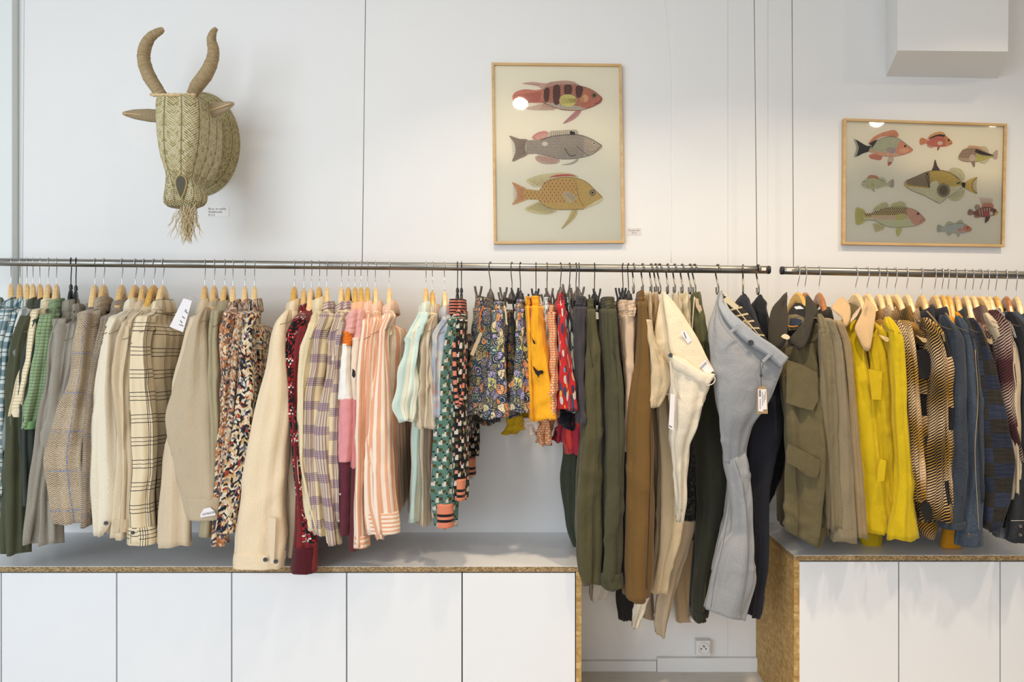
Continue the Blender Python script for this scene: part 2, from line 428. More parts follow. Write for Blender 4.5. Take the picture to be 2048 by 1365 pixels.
@material
def cable(a, b):
    g = G('cloth_cable_knit', .95); u, v = g.uv(); z = g.f('PINGPONG', u, .011)
    s_ = g.f('SINE', g.f('MULTIPLY', g.f('MULTIPLY_ADD', z, 1.3, v), 2*math.pi/.010))
    k = g.f('MULTIPLY_ADD', s_, .3, g.f('MULTIPLY_ADD', g.noise(g.uvv(), 220, 2), .8, .1))
    g.color(g.ramp(k, [(.25, C(*a)), (.85, C(*b))])); g.bump(s_, .8, .004); return finish(g, .1, sheen=.2)
@material
def animal(base):
    return plain(base, .5, .55)
@material
def simple(name, col, rough=.5, metal=0.0, spec=.5):
    g = G(name, rough, spec); g.b.inputs['Metallic'].default_value = metal; g.color(C(*col))
    return g.m
@material
def wood(name, a, b, rough=.35, sx=6, sy=90, coat=.2):
    g = G(name, rough, .45); g.b.inputs['Coat Weight'].default_value = coat; g.b.inputs['Coat Roughness'].default_value = .25
    n = g.noise(g.mapv(g.obj(), (sx, sy, sy), (0, .1, 0)), 1, 3, .6, .4); g.color(g.ramp(n, [(.3, C(*a)), (.7, C(*b))])); return g.m
# ------------------------------------------------------------------ hardware dimensions
YR = -0.27                                    # rails stand this far off the wall
def rail_z(px): return CH-(524.5+px*.0102-VZ)*(YR+D)/FPX if px < 1552 else CH-(541.5+(px-1565)*.0195-VZ)*(YR+D)/FPX
RR = 0.0142
def Xr(px): return (px-VX)*(YR+D)/FPX

# ------------------------------------------------------------------ cloth surfaces
def pchip(t, y, q):
    t = np.asarray(t, float); y = np.asarray(y, float)
    if len(t) == 2: return y[0]+(y[1]-y[0])*((q-t[0])/(t[1]-t[0]))[:, None]
    h = np.diff(t)[:, None]; dl = np.diff(y, axis=0)/h; m = np.zeros_like(y)
    w = (dl[:-1]*dl[1:]) > 0
    with np.errstate(divide='ignore', invalid='ignore'):
        hm = 2*dl[:-1]*dl[1:]/(dl[:-1]+dl[1:])
    m[1:-1] = np.where(w, np.nan_to_num(hm), 0); m[0] = dl[0]; m[-1] = dl[-1]
    i = np.clip(np.searchsorted(t, q, side='right')-1, 0, len(t)-2); hh = h[i]; s = ((q-t[i])[:, None])/hh
    return (2*s**3-3*s**2+1)*y[i]+(s**3-2*s**2+s)*hh*m[i]+(-2*s**3+3*s**2)*y[i+1]+(s**3-s**2)*hh*m[i+1]
def drape(name, rows, mat, parent, n=36, m=40, sq=2.3, fold=0.0, nf=2.5, wave=0.0, nw=3.0, seed=0, flat=False, bdir=None,
          env=(.2, 1.0), dome=0, hem=0.0, v0=0.0, gather=0, solid=True, jag=0.0):
    """closed cloth tube lofted through rows (L, R, thickness): L and R are world points on its two edges"""
    rg = np.random.RandomState(seed*7+len(rows)*13+int(abs(rows[0][0][0])*977) % 9973)
    L = np.array([list(r[0]) for r in rows]); R = np.array([list(r[1]) for r in rows]); T = np.array([[r[2]] for r in rows])
    Cn = (L+R)/2; seg = np.r_[0, np.cumsum(np.maximum(1e-4, np.linalg.norm(np.diff(Cn, axis=0), axis=1)))]
    q = np.linspace(0, seg[-1], m)
    Ci = pchip(seg, Cn, q); A = pchip(seg, (L-R)/2, q); Ti = pchip(seg, T, q)[:, 0]/2
    tan = np.gradient(Ci, axis=0); al = np.linalg.norm(A, axis=1); ah = A/al[:, None]
    if bdir is not None: B = np.tile(np.array(bdir, float), (m, 1))
    else:
        B = np.cross(ah, tan)
    B -= ah*np.sum(B*ah, axis=1)[:, None]; B /= np.linalg.norm(B, axis=1)[:, None]
    if dome:
        k = np.linspace(0, 1, m)*m/dome; s_ = np.sqrt(np.clip(1-(1-np.clip(k, 0, 1))**2, .05, 1)); al = al*s_; Ti = Ti*s_
    th = 2*np.pi*np.arange(n)/n; c = np.cos(th); s = np.sin(th)
    X = np.sign(c)*np.abs(c)**(2/sq); Yy = np.sign(s)*np.abs(s)**(2/sq)
    h = q/seg[-1]; E = env[0]+(env[1]-env[0])*h
    ph = rg.rand(6)*6.28
    # wave: whole sheet undulates along its thickness direction
    xx = X[None, :]; hv = h[:, None]
    wv = (np.sin(nw*np.pi*xx+ph[0]+1.2*np.sin(3.1*hv+ph[1]))+.5*np.sin(1.9*nw*np.pi*xx+ph[2]-2.0*hv)+.35*np.sin(4*hv*np.pi+ph[5]+xx))*wave*E[:, None]
    th_ = th[None, :]
    fd = (np.sin(round(nf)*th_+ph[3]+2.4*hv)+.7*np.sin((round(nf)+2)*th_+ph[4]-3.1*hv)+.55*np.sin((round(nf)*2+3)*th_+ph[1]+5.0*hv+ph[2]))*fold*E[:, None]
    fd = fd+np.sin(9*hv*np.pi+ph[5]+2*th_)*fold*.22
    for q_i in range(3):       # pressed creases running mostly down the cloth
        kk = rg.uniform(3.5, 6.5); a0 = rg.rand()*6.28; dr = rg.uniform(-2.2, 2.2)
        cr = 1-np.abs(np.sin(.5*(kk*th_+a0+dr*hv+.8*np.sin(4*hv+a0))))
        fd = fd+(cr**2.2-.25)*fold*1.0*E[:, None]*(.45+.55*np.sin(2.6*hv*np.pi+a0)**2)
    for q_i in range(4):       # slanting pull wrinkles
        hc = rg.rand(); tc = rg.rand()*6.28; sl_ = rg.uniform(-.10, .10); wd = rg.uniform(.012, .03)
        dt = np.angle(np.exp(1j*(th_-tc))); fd = fd+np.exp(-((hv-hc-sl_*dt)/wd)**2)*np.exp(-(dt/1.1)**2)*fold*.9
    if gather: 
        gz = np.clip((hv-(1-gather))/gather, 0, 1); fd = fd+np.sin(14*th_)*.0022*gz
    nrm = (ah[:, None, :]*X[None, :, None]*Ti[:, None, None]+B[:, None, :]*Yy[None, :, None]*al[:, None, None])
    nrm /= np.maximum(1e-9, np.linalg.norm(nrm, axis=2))[:, :, None]
    Pt = Ci[:, None, :]+ah[:, None, :]*(al[:, None]*X[None, :])[:, :, None]+B[:, None, :]*(Ti[:, None]*Yy[None, :])[:, :, None]
    Pt = Pt+nrm*fd[:, :, None]+B[:, None, :]*wv[:, :, None]
    if hem:
        Pt[-1] += (nrm[-1]*hem)
        Pt[-2] += (nrm[-2]*hem)
    if jag: Pt[-1, :, 2] += np.sin(3*th+ph[0])*jag
    if flat: U = np.repeat((al[:, None]*X[None, :])[None], 1, 0)[0]
    else:
        per = np.mean(2*np.pi*np.sqrt((al**2+Ti**2)/2)); U = np.repeat((th/(2*np.pi)*per)[None, :], m, 0)
    Vv = np.repeat(q[:, None], n, 1)+v0
    if flat: Vv = -(Pt[:, :, 2]-Pt[:, :, 2].max())+v0
    verts = Pt.reshape(-1, 3); uvv = np.stack([U, Vv], 2).reshape(-1, 2)
    faces = []; fuv = []
    per_ = None if flat else per
    for i in range(m-1):
        for k in range(n):
            k2 = (k+1) % n; a, b, d, e = i*n+k, i*n+k2, (i+1)*n+k2, (i+1)*n+k
            faces.append((a, b, d, e))
            if flat: u1 = uvv[a]; u2 = (uvv[b][0] if abs(uvv[b][0]-uvv[a][0]) < .2 else uvv[a][0], uvv[b][1]); u3 = (uvv[d][0] if abs(uvv[d][0]-uvv[a][0]) < .2 else uvv[a][0], uvv[d][1]); u4 = uvv[e]
            else:
                ov = per_ if k2 == 0 else 0
                u1 = uvv[a]; u2 = (uvv[b][0]+ov, uvv[b][1]); u3 = (uvv[d][0]+ov, uvv[d][1]); u4 = uvv[e]
            fuv += [tuple(u1), tuple(u2), tuple(u3), tuple(u4)]
    faces.append(tuple(range(n-1, -1, -1))); fuv += [tuple(uvv[k]) for k in range(n-1, -1, -1)]
    faces.append(tuple((m-1)*n+k for k in range(n))); fuv += [tuple(uvv[(m-1)*n+k]) for k in range(n)]
    return mk(name, verts, faces, mat, parent, uv=np.array(fuv))
def pxrows(rows, Y, t):
    """(py, xl, xr[, thick[, Y]]) or (xl, yl, xr, yr, thick, Y) -> world rows"""
    out = []
    for r in rows:
        if len(r) <= 5:
            th = r[3] if len(r) > 3 and r[3] else t; Yy = r[4] if len(r) > 4 else Y
            out.append((P(r[1], r[0], Yy), P(r[2], r[0], Yy), th))
        else: out.append((P(r[0], r[1], r[5]), P(r[2], r[3], r[5]), r[4]))
    return out
def column(name, rows, Y, t, mat, parent, **k): return drape(name, pxrows(rows, Y, t), mat, parent, **k)
def disc(name, c, n, r, t, mat, parent, seg=14):
    n = Vector(n).normalized(); q = n.to_track_quat('Z', 'Y').to_matrix().to_4x4(); q.translation = Vector(c)
    v, f = lathedata([(r*.92, 0), (r, t*.4), (r*.96, t), (r*.7, t*.75), (r*.15, t*.7)], seg)
    v = [tuple(q @ Vector(p)) for p in v]
    return mk(name, v, f, mat, parent)
def slab(name, pts, mat, parent, th=.002, nrm=None, uvs=True, bulge=0.0):
    """thin cloth, card or leather piece cut to an outline of world points"""
    pts = [Vector(p) for p in pts]
    if nrm is None:
        nrm = Vector((0, 0, 0)); c0 = sum(pts, Vector())/len(pts)
        for i in range(len(pts)): nrm += (pts[i]-c0).cross(pts[(i+1) % len(pts)]-c0)
        nrm.normalize()
        if nrm.y > 0: nrm = -nrm
    nrm = Vector(nrm); n = len(pts); c = sum(pts, Vector())/n
    v = [tuple(p+nrm*th/2) for p in pts]+[tuple(p-nrm*th/2) for p in pts]
    inner = [c+(p-c)*.8+nrm*(th/2+bulge) for p in pts]
    v += [tuple(p) for p in inner]; v.append(tuple(c+nrm*(th/2+bulge*1.2))); ci = 3*n
    f = [tuple(range(2*n-1, n-1, -1))]
    for i in range(n):
        j = (i+1) % n; f.append((n+i, n+j, j, i)); f.append((i, j, 2*n+j, 2*n+i)); f.append((2*n+i, 2*n+j, ci))
    a = Vector((0, 0, 1)); e1 = a.cross(nrm)
    if e1.length < .1: e1 = Vector((1, 0, 0))
    e1.normalize(); e2 = nrm.cross(e1)
    uv = [((Vector(p)).dot(e1), (Vector(p)).dot(e2)) for p in v]
    return mk(name, v, f, mat, parent, uv=np.array(uv), smooth=bulge > 0)

# ------------------------------------------------------------------ hangers
M_WOOD = [wood('hanger_beech', (226, 190, 132), (240, 210, 158)), wood('hanger_maple', (214, 172, 108), (230, 192, 130)), wood('hanger_golden', (206, 156, 70), (222, 178, 92)),
          wood('hanger_brown_wood', (160, 98, 48), (184, 122, 66), .25)]
M_CHROME = simple('chrome_wire', (205, 205, 208), .18, 1.0)
M_STEEL = simple('brushed_steel', (128, 122, 112), .3, 1.0)
M_BLACKWIRE = simple('black_wire', (38, 38, 40), .4, .6)
M_BLACKPL = simple('black_plastic', (30, 30, 33), .45)
M_GREYPL = simple('smoky_grey_plastic', (84, 77, 72), .4)
M_DARKMETAL = simple('dark_wire', (88, 84, 80), .3, 1.0)
def hook_pts(flip=1, r=.0178, h=.078):
    P0 = [(0, 0, -.006), (0, 0, h-.058), (-.004*flip, 0, h-.044), (-.015*flip, 0, h-.022)]
    for a in range(200, -30, -20):
        P0.append((r*math.cos(math.radians(a))*flip, 0, h+r*math.sin(math.radians(a))))
    return smoothpts(P0, 3)
_proto = {}
def wood_mesh():
    prof = [(-.205, -.162, .014), (-.17, -.144, .016), (-.12, -.119, .020), (-.088, -.091, .026), (-.068, -.062, .034), (-.052, -.038, .040), (-.036, -.017, .044), (-.018, -.004, .048), (-.009, -.0008, .050),
            (0, 0, .050)]
    prof = prof+[(-a, b, c) for a, b, c in prof[-2::-1]]
    V, Fc = [], []
    for (x, z, h) in prof:
        hw = .0068+.0028*min(1, abs(x)/.07); zb = z-h if abs(x) > .012 else z-.042
        for (yy, zz) in ((-.45, 0), (.45, 0), (1, -.006), (1.05, -(h*.6)), (.55, zb-z), (-.55, zb-z), (-1.05, -(h*.6)), (-1, -.006)):
            V.append((x, yy*hw, z+zz))
    n = 8
    for i in range(len(prof)-1):
        for k in range(n):
            q = (k+1) % n; Fc.append((i*n+k, (i+1)*n+k, (i+1)*n+q, i*n+q))
    Fc.append(tuple(range(n))); Fc.append(tuple((len(prof)-1)*n+k for k in range(n-1, -1, -1)))
    return V, Fc
def hang(kind, px, yaw, label, tone=0, drop=.0, group=None, flip=1, scale=1.0):
    """yaw turns the hanger about the rail; 0 points its near arm straight at the room"""
    z = rail_z(px)-.0775-drop; x = Xr(px)
    names = {'wood': 'wooden_hanger', 'black': 'plastic_hanger', 'clip': 'clip_hanger', 'clipgrey': 'clip_hanger'}
    o = empty(names[kind], (x, YR, z), -math.pi/2+math.radians(yaw), label, 'hanger', group)   # local +x = towards the room
    hk = (kind, flip, round(drop, 3))
    if hk not in _proto:
        v, f = tubedata(hook_pts(flip, h=.078+drop), .0014 if kind == 'wood' else .0017, 7)
        a = mk('hook', v, f, M_CHROME if kind == 'wood' else (M_BLACKWIRE if kind == 'black' else (M_DARKMETAL if kind == 'clipgrey' else M_BLACKWIRE)), None, local=True)
        _proto[hk] = a.data; bpy.data.objects.remove(a)
    h = bpy.data.objects.new('hook', _proto[hk]); COL.objects.link(h); h.parent = o; ORG[h.name] = Vector((0, 0, 0))
    bk = (kind, tone)
    if bk not in _proto:
        if kind in ('wood', 'black'):
            v, f = wood_mesh()
            if kind == 'black': v = [(a*.98, b*.62, c) for a, b, c in v]; sv, sf = lathedata([(.006, -.002), (.0055, .010), (.003, .016)], 10); v, f = join([(v, f), (sv, sf)])
            a = mk('hanger_body', v, f, M_WOOD[tone] if kind == 'wood' else M_BLACKPL, None, local=True, smooth=False)
            _proto[bk] = [('hanger_body', a.data)]; bpy.data.objects.remove(a)
        else:
            mt = M_BLACKPL if kind == 'clip' else M_GREYPL
            hub = lathedata([(.004, .004), (.006, -.004), (.012, -.014), (.0155, -.03), (.016, -.046)], 14)
            bar = boxdata(-.148, .148, -.004, .004, -.044, -.030, .002)
            a = mk('hanger_body', *join([hub, bar]), mt, None, local=True); L_ = [('hanger_body', a.data)]; bpy.data.objects.remove(a)
            pr = []
            for sgn in (1, -1):
                pts = [(0, sgn*.012, .006), (0, sgn*.010, -.008), (0, sgn*.005, -.03), (0, sgn*.0065, -.05), (0, sgn*.003, -.074)]
                v, f = tubedata(smoothpts(pts, 3), [.0036]*13, 6); pr.append(([(q[0]*2.0, q[1], q[2]) for q in v], f))
            pr.append(lathedata([(.006, -.007), (.0065, 0), (.006, .007)], 10, 'x', (0, 0, -.034)))
            a = mk('clip', *join(pr), mt, None, local=True); L_ += [('clip', a.data), ('clip', a.data)]
            _proto[bk] = L_; bpy.data.objects.remove(a)
    k = 0
    for nm, me in _proto[bk]:
        b = bpy.data.objects.new(nm, me); COL.objects.link(b); b.parent = o; ORG[b.name] = Vector((0, 0, 0))
        if nm == 'clip': b.location = ((-.128, .128)[k], 0, -.004); k += 1
    return o, z
def shook(px, rot, label, lean=0.0, drop=0.0):
    z = rail_z(px); x = Xr(px)
    o = empty('s_hook', (x, YR, z), math.radians(rot), label, 'hook', 's hooks on the end of the left rail')
    if 's' not in _proto:
        r = .0172; pts = [(.0172*math.cos(math.radians(a)), 0, .0172*math.sin(math.radians(a))) for a in range(-35, 181, 18)]
        pts += [(-.0165, 0, -.012), (-.006, 0, -.035), (.004, 0, -.055), (.008, 0, -.068)]
        pts += [(-.001+.009*math.cos(math.radians(a)), 0, -.078+.011*math.sin(math.radians(a))) for a in range(-10, -190, -25)]
        pts += [(-.011, 0, -.064)]
        v, f = tubedata(smoothpts(pts, 2), .0030, 8); a = mk('s_hook', v, f, M_STEEL, None, local=True); _proto['s'] = a.data; bpy.data.objects.remove(a)
    h = bpy.data.objects.new('hook_wire', _proto['s']); COL.objects.link(h); h.parent = o; ORG[h.name] = Vector((0, 0, 0))
    return o

# ------------------------------------------------------------------ garments on hangers
BTN_D = simple('button_dark', (52, 55, 60), .35); BTN_L = simple('button_pale', (222, 208, 176), .4)
THREAD = simple('seam_thread', (120, 104, 84), .9)
def shoulders(o, name, Cn, u, zt, t, mat, N, F, seed, w=1.0, fold=.003, wave=.003):
    """body: N / F are lists of world points down the near and far side edge (from armpit to hem)"""
    rows = []
    for s, dz, tt in ((.070, -.061, .046), (.093, -.081, .044), (.14, -.101, .040), (.18, -.119, .036), (.208, -.138, .034)):
        a = Cn+u*s*w; b = Cn-u*s*w
        rows.append((Vector((a.x, a.y, zt+dz)), Vector((b.x, b.y, zt+dz)), min(tt, max(t, .03)*1.3)))
    for p, q in zip(N, F): rows.append((p, q, t))
    return drape(name, rows, mat, o, n=44, m=46, sq=2.6, flat=True, fold=fold*.7, wave=wave, nw=2.5, nf=3, seed=seed, env=(.15, 1.0))
def collar(o, Cn, u, zt, mat, size=1.0, back=1, hgt=.036, name='collar', lift=0.0, fall=.046, t=.045):
    v = Vector((-u.y, u.x, 0)); v = v if v.x > 0 else -v; v = v*back
    ru, rv = (.070 if Cn.x < 0 else .080)*size**.5, max(.0195, t*.40)
    prof = [(-.001, -.012), (-.003, hgt*.75), (.0005, hgt), (.006, hgt*.98), (.011, hgt*.6), (.016, hgt-fall), (.013, hgt-fall-.002), (.008, hgt*.5), (.003, hgt*.5), (.002, -.012)]
    n = 40; V, UV = [], []; th0 = .28; rr = random.Random(int(Cn.x*1e4)); p1, p2 = rr.uniform(0, 6), rr.uniform(0, 6)
    for i in range(n):
        a = -math.pi+th0+(2*math.pi-2*th0)*i/(n-1); ca, sa = math.cos(a), math.sin(a)
        fr = (1-ca)/2                      # 0 at the back, 1 at the front
        for j, (dr, dz) in enumerate(prof):
            k = dz-.020*fr**1.5; drr = dr*(1+.35*fr)
            if j in (4, 5, 6): k -= .030*fr**4
            wb = 1+.05*math.sin(3*a+p1)*(j in (2, 3, 4, 5, 6)); k += .003*math.sin(2*a+p2); drr *= wb*(1+.25*math.sin(2*a+p1))
            p = Cn+u*(sa*(ru+drr))+v*(ca*(rv+drr))
            V.append((p.x, p.y, zt-.076+lift+k)); UV.append((a*ru*1.2, j*.012))
    m = len(prof); Fc = []
    for i in range(n-1):
        for j in range(m):
            q = (j+1) % m; Fc.append((i*m+j, (i+1)*m+j, (i+1)*m+q, i*m+q))
    Fc.append(tuple(range(m))); Fc.append(tuple((n-1)*m+j for j in range(m-1, -1, -1)))
    return mk(name, V, Fc, mat, o, uv=np.array(UV))
def garment(short, label, cat, px, tone, mat, sl, hem, collar_mat='same', cmode='fold', t=.034, Ys=-.475, st=.055, cuff=None, cuff_mat=None, yaw=None,
            hk='wood', drop=0.0, nb=None, fb=None, seed=0, fold=.0035, wave=.004, hl=None, hgroup=None, slmat=None, far=True, w=1.0, csize=1.0, group=None, gather=0,
            farlen=None, body_mat=None, nsl=30, sleeve=True, name=None, seam=True, jag=.004, Yf=-.055, farx=None, dome=6, fall=.046, chgt=.036):
    left = px < VX
    S0 = P((sl[0][1]+sl[0][2])/2, sl[0][0], Ys)
    Cn = Vector((Xr(px), YR, 0))
    d = Vector((S0.x-Cn.x, S0.y-Cn.y, 0)); u = d.normalized()
    if yaw is not None:
        a = math.radians(yaw); u = Vector((math.sin(a), -math.cos(a), 0))
    yw = math.degrees(math.atan2(u.x, -u.y))
    hang(hk, px, yw, hl or ('%s hanger carrying the %s' % ({'wood': ('pale wooden', 'natural wooden', 'golden wooden', 'brown varnished wooden')[tone], 'black': 'black plastic'}[hk], short)),
         tone, drop, hgroup, flip=1 if left else -1)
    zt = rail_z(px)-.0775-drop-(.010 if left else .015)
    nm = name or cat.split()[-1]
    o = empty(nm, (Cn.x, YR, zt), 0, label, cat, group)
    # sleeve / edge in world space
    pts = [P((r[1]+r[2])/2, r[0], Ys) for r in sl]
    zs = [p.z for p in pts]; xs = [p.x for p in pts]
    zh = P(0, hem, -.45).z
    zz = [zt-.165, zt-.26, (zt-.26)*.6+zh*.4, (zt-.26)*.25+zh*.75, zh]
    def nx(z): return float(np.interp(-z, [-q for q in zs], xs))
    off = nx(zt-.17)-(Cn+u*.215).x
    N = [];  F = []
    fdir = Cn-u*.205
    fy = min(-.045, fdir.y)
    for i, z in enumerate(zz):
        k = i/4
        N.append(Vector((nx(z)+(.012 if left else -.012), -.425, z)))
        dx = (nx(z)-nx(zt-.17))*.45
        F.append(Vector((fdir.x+dx*k, min(-.05, fdir.y), z)))
    if nb:
        for i, z in enumerate(zz):
            Yn = -.425; py = VZ-(z-CH)*FPX/(Yn+D); N[i].x = P(float(np.interp(py, [q[0] for q in nb], [q[1] for q in nb])), 0, Yn).x
    if fb:
        for i, z in enumerate(zz):
            Yn = F[i].y; py = VZ-(z-CH)*FPX/(Yn+D); F[i].x = P(float(np.interp(py, [q[0] for q in fb], [q[1] for q in fb])), 0, Yn).x
    bodyn = 'body'
    shoulders(o, bodyn, Cn, u, zt, t, body_mat or mat, N, F, seed, w, fold*1.5, wave*1.4)
    # near sleeve
    sm = slmat or mat
    if sleeve:
        top = Cn+u*.175; top = Vector((top.x, top.y, zt-.120))
        w0 = (P(sl[0][2], 0, Ys).x-P(sl[0][1], 0, Ys).x)/2
        pr = pxrows(sl, Ys, st)
        rows = []
        k0 = Vector(pts[0]); mid = (top*.5+k0*.5)
        for s_, dz_, kw_ in ((.085, -.082, .42), (.135, -.101, .74), (.18, -.124, .95)):
            q = Cn+u*s_; q = Vector((q.x, q.y, zt+dz_))
            if k0.z < q.z-.010: rows.append((q+Vector((-w0*kw_, 0, 0)), q+Vector((w0*kw_, 0, 0)), st*min(1, .55+s_*2)))
        cz = None
        if seam and cat in ('shirt', 'jacket'):
            ys_ = sl[0][0]+24; ta = [r[0] for r in sl]; xl_ = float(np.interp(ys_, ta, [r[1] for r in sl])); xr_ = float(np.interp(ys_, ta, [r[2] for r in sl])); tl_ = 9 if left else -9
            sp = []
            for k in range(13):
                a = math.pi*k/12; q = P((xl_+xr_)/2+(xr_-xl_)/2*math.cos(a)*-1, ys_-tl_*math.cos(a)*-.5+3*math.sin(a), Ys-(st/2+.0022)*math.sin(a)); sp.append(q)
            mk('shoulder_seam', *tubedata(sp, .0010, 5), THREAD, o)
        if cuff: cutpy = sl[-1][0]-cuff
        rows += pr
        s_o = drape('sleeve', rows, sm, o, n=32, m=44, sq=2.1, fold=fold*1.7, nf=2, wave=0.003, seed=seed+3, dome=dome, env=(.5, 1.1), gather=gather, bdir=(0.12 if left else -.12, -1, 0), jag=jag)
        if seam and len(sl) > 2:
            r = sl[0]
            cc = P((r[1]+r[2])/2, r[0]+10, Ys)
        if cuff:
            e = sl[-1]; b = sl[-2]; f_ = (e[0]-cuff-b[0])/(e[0]-b[0]); xl = b[1]+(e[1]-b[1])*f_; xr = b[2]+(e[2]-b[2])*f_
            cr = [(e[0]-cuff, xl-1.5, xr+1.5), (e[0]-cuff*.5, (xl+e[1])/2-2.2, (xr+e[2])/2+2.2), (e[0]+1.5, e[1]-1.5, e[2]+1.5)]
            column('cuff', cr, Ys, st+.007, cuff_mat or sm, o, n=28, m=12, sq=2.3, fold=fold*.5, nf=2, seed=seed+3, bdir=(0.12 if left else -.12, -1, 0))
    # far sleeve, hanging towards the wall
    if far:
        fl = farlen if farlen is not None else sl[-1][0]-8
        zf = P(0, fl, Ys).z if sleeve else zh
        fx = F[1].x
        rows = []
        for k, zq in enumerate(np.linspace(zt-.135, zf, 4)):
            cx = fx+(F[-1].x-fx)*k/3*.8+(.01 if left else -.01)*k/3; hw = (.026, .036, .034, .028)[k]
            if farx: cx += farx*k/3
            yy = max(-.075, min(-.055, fdir.y-.0))
            rows.append((Vector((cx-hw, yy-.005, zq)), Vector((cx+hw, yy-.005, zq)), .045))
        drape('sleeve', rows, sm, o, n=20, m=20, sq=2.1, fold=fold, nf=2, seed=seed+5, dome=4, bdir=(0, -1, 0), jag=jag)
    if collar_mat is not None and cmode == 'fold':
        collar(o, Cn, u, zt, mat if collar_mat == 'same' else collar_mat, csize, fall=fall, hgt=chgt, t=max(.036, min(.05, t*1.25)))
    elif cmode == 'crew':
        collar(o, Cn, u, zt, mat if collar_mat == 'same' else collar_mat, csize*1.05, hgt=.012, fall=.022, t=max(.036, t))
    return o, Cn, u, zt, N, F
def button_at(o, px, py, Y, r=.0062, mat=None): return disc('button', P(px, py, Y), (0, -1, 0), r, .003, mat or BTN_D, o)
# ------------------------------------------------------------------ the room
def wallmat(name, col, bumpy=.15):
    g = G(name, .75, .25); n = g.noise(g.obj(), 2.2, 3); a = C(*col); g.color(g.mix(n, a, tuple(x*.955 for x in a[:3])+(1,)))
    g.bump(g.noise(g.obj(), 55, 3), bumpy, .0015); g.bump(g.noise(g.obj(), 5, 2), .3, .004); return g.m
M_WALL = wallmat('wall_white_paint', (236, 235, 233))
M_WALLG = wallmat('trim_grey_white_paint', (230, 233, 231))
g = G('laminate_white', .28, .5); g.color(C(238, 239, 240)); g.bump(g.noise(g.obj(), 180, 1), .05, .0005); M_LAM = g.m
g = G('laminate_white_door', .3, .45); g.color(C(233, 234, 236)); M_DOOR = g.m
def osb(name, scale=1.0):
    g = G(name, .6, .3)
    v = g.mapv(g.obj(), (11*scale, 22*scale, 46*scale), (.25, .1, .2)); w = g.noise(g.obj(), 9, 2, .5, 1.5)
    va = g.N.new('ShaderNodeVectorMath'); va.operation = 'ADD'; g.L(v, va.inputs[0])
    sc = g.N.new('ShaderNodeVectorMath'); sc.operation = 'SCALE'; sc.inputs[3].default_value = 2.6; g.L(w, sc.inputs[0]); g.L(sc.outputs[0], va.inputs[1])
    o = g.voro(va.outputs[0], 1.0, rnd=1.0); s_ = g.N.new('ShaderNodeSeparateColor'); g.L(o['Color'], s_.inputs[0])
    v2 = g.mapv(g.obj(), (26*scale, 70*scale, 22*scale), (.9, .3, .5)); o2 = g.voro(v2, 1.0, rnd=1.0); s2 = g.N.new('ShaderNodeSeparateColor'); g.L(o2['Color'], s2.inputs[0])
    k = g.f('ADD', g.f('MULTIPLY', s_.outputs[0], .6), g.f('MULTIPLY', s2.outputs[1], .4))
    c = g.ramp(k, [(0, C(160, 122, 66)), (.35, C(182, 144, 84)), (.6, C(192, 156, 96)), (.85, C(206, 174, 116)), (1, C(138, 102, 54))])
    e = g.voro(v2, 1.0, 'DISTANCE_TO_EDGE'); c = g.mix(g.f('MULTIPLY', g.f('LESS_THAN', e['Distance'], .03), .35), c, C(110, 74, 34))
    g.color(c); g.bump(k, .35, .0015); return g.m
M_OSB = osb('particle_strand_board', 2.1)
g = G('chipboard_edge', .7, .2); n = g.noise(g.mapv(g.obj(), (120, 120, 320)), 1, 2, .7)
g.color(g.ramp(n, [(.3, C(88, 68, 44)), (.45, C(142, 116, 80)), (.6, C(178, 150, 108)), (.75, C(206, 184, 142))])); g.bump(n, .6, .001); M_EDGE = g.m

def struct(o): o['kind'] = 'structure'; return o
CEIL = 3.05
struct(box('wall_back', -3.2, 4.4, 0, .12, 0, CEIL, M_WALL, bev=0))
g = G('floor_white_worn', .6, .3); n = g.noise(g.mapv(g.obj(), (3, 12, 1)), 3, 4, .7); g.color(g.ramp(n, [(.30, C(168, 160, 148)), (.36, C(216, 210, 200)), (.8, C(228, 224, 216))])); M_FLOOR = g.m
struct(box('floor', -3.2, 4.4, -5.0, .12, -.1, 0, M_FLOOR, bev=0))
struct(box('ceiling', -3.2, 4.4, -5.0, .12, CEIL, CEIL+.1, M_WALL, bev=0))
struct(box('wall_right', 4.4, 4.5, -5.0, .12, 0, CEIL, M_WALL, bev=0))
def wx(px, Y=0.0): return P(px, 0, Y).x
def wz(py, Y=0.0): return P(0, py, Y).z
# reveal and cover strip at the left end of the wall
struct(box('trim_1', -2.9, wx(24, -.035), -.035, 0, 0, CEIL, M_WALLG, bev=.004))
def strip(name, pxa, pxb, z0, z1, th, tilt=0.0, mat=M_WALL):
    v, f = boxdata(wx(pxa), wx(pxb), -th, .001, z0, z1, .0)
    v = [(x+(CH-z)*tilt, y, z) for x, y, z in v]
    return struct(mk(name, v, f, mat, None, smooth=False, org=(wx(pxa), 0, z0)))
strip('trim_2', 38, 44.5, 0, CEIL, .0025, -.006, M_WALLG)
strip('trim_3', 1345, 1455, 0, CEIL, .0016)
strip('trim_4', 1455.8, 1535, 0, CEIL, .0026)
# plaster crack running down the wall
pts = []
rg = random.Random(4)
for k in range(22):
    y = k*26; pts.append(P(1328+8*min(1, k/5)+6*min(1, k/9)+rg.uniform(-1.2, 1.2), y-20, -.0004))
v, f = tubedata(pts, .0011, 5); struct(mk('trim_5', v, f, M_WALL))
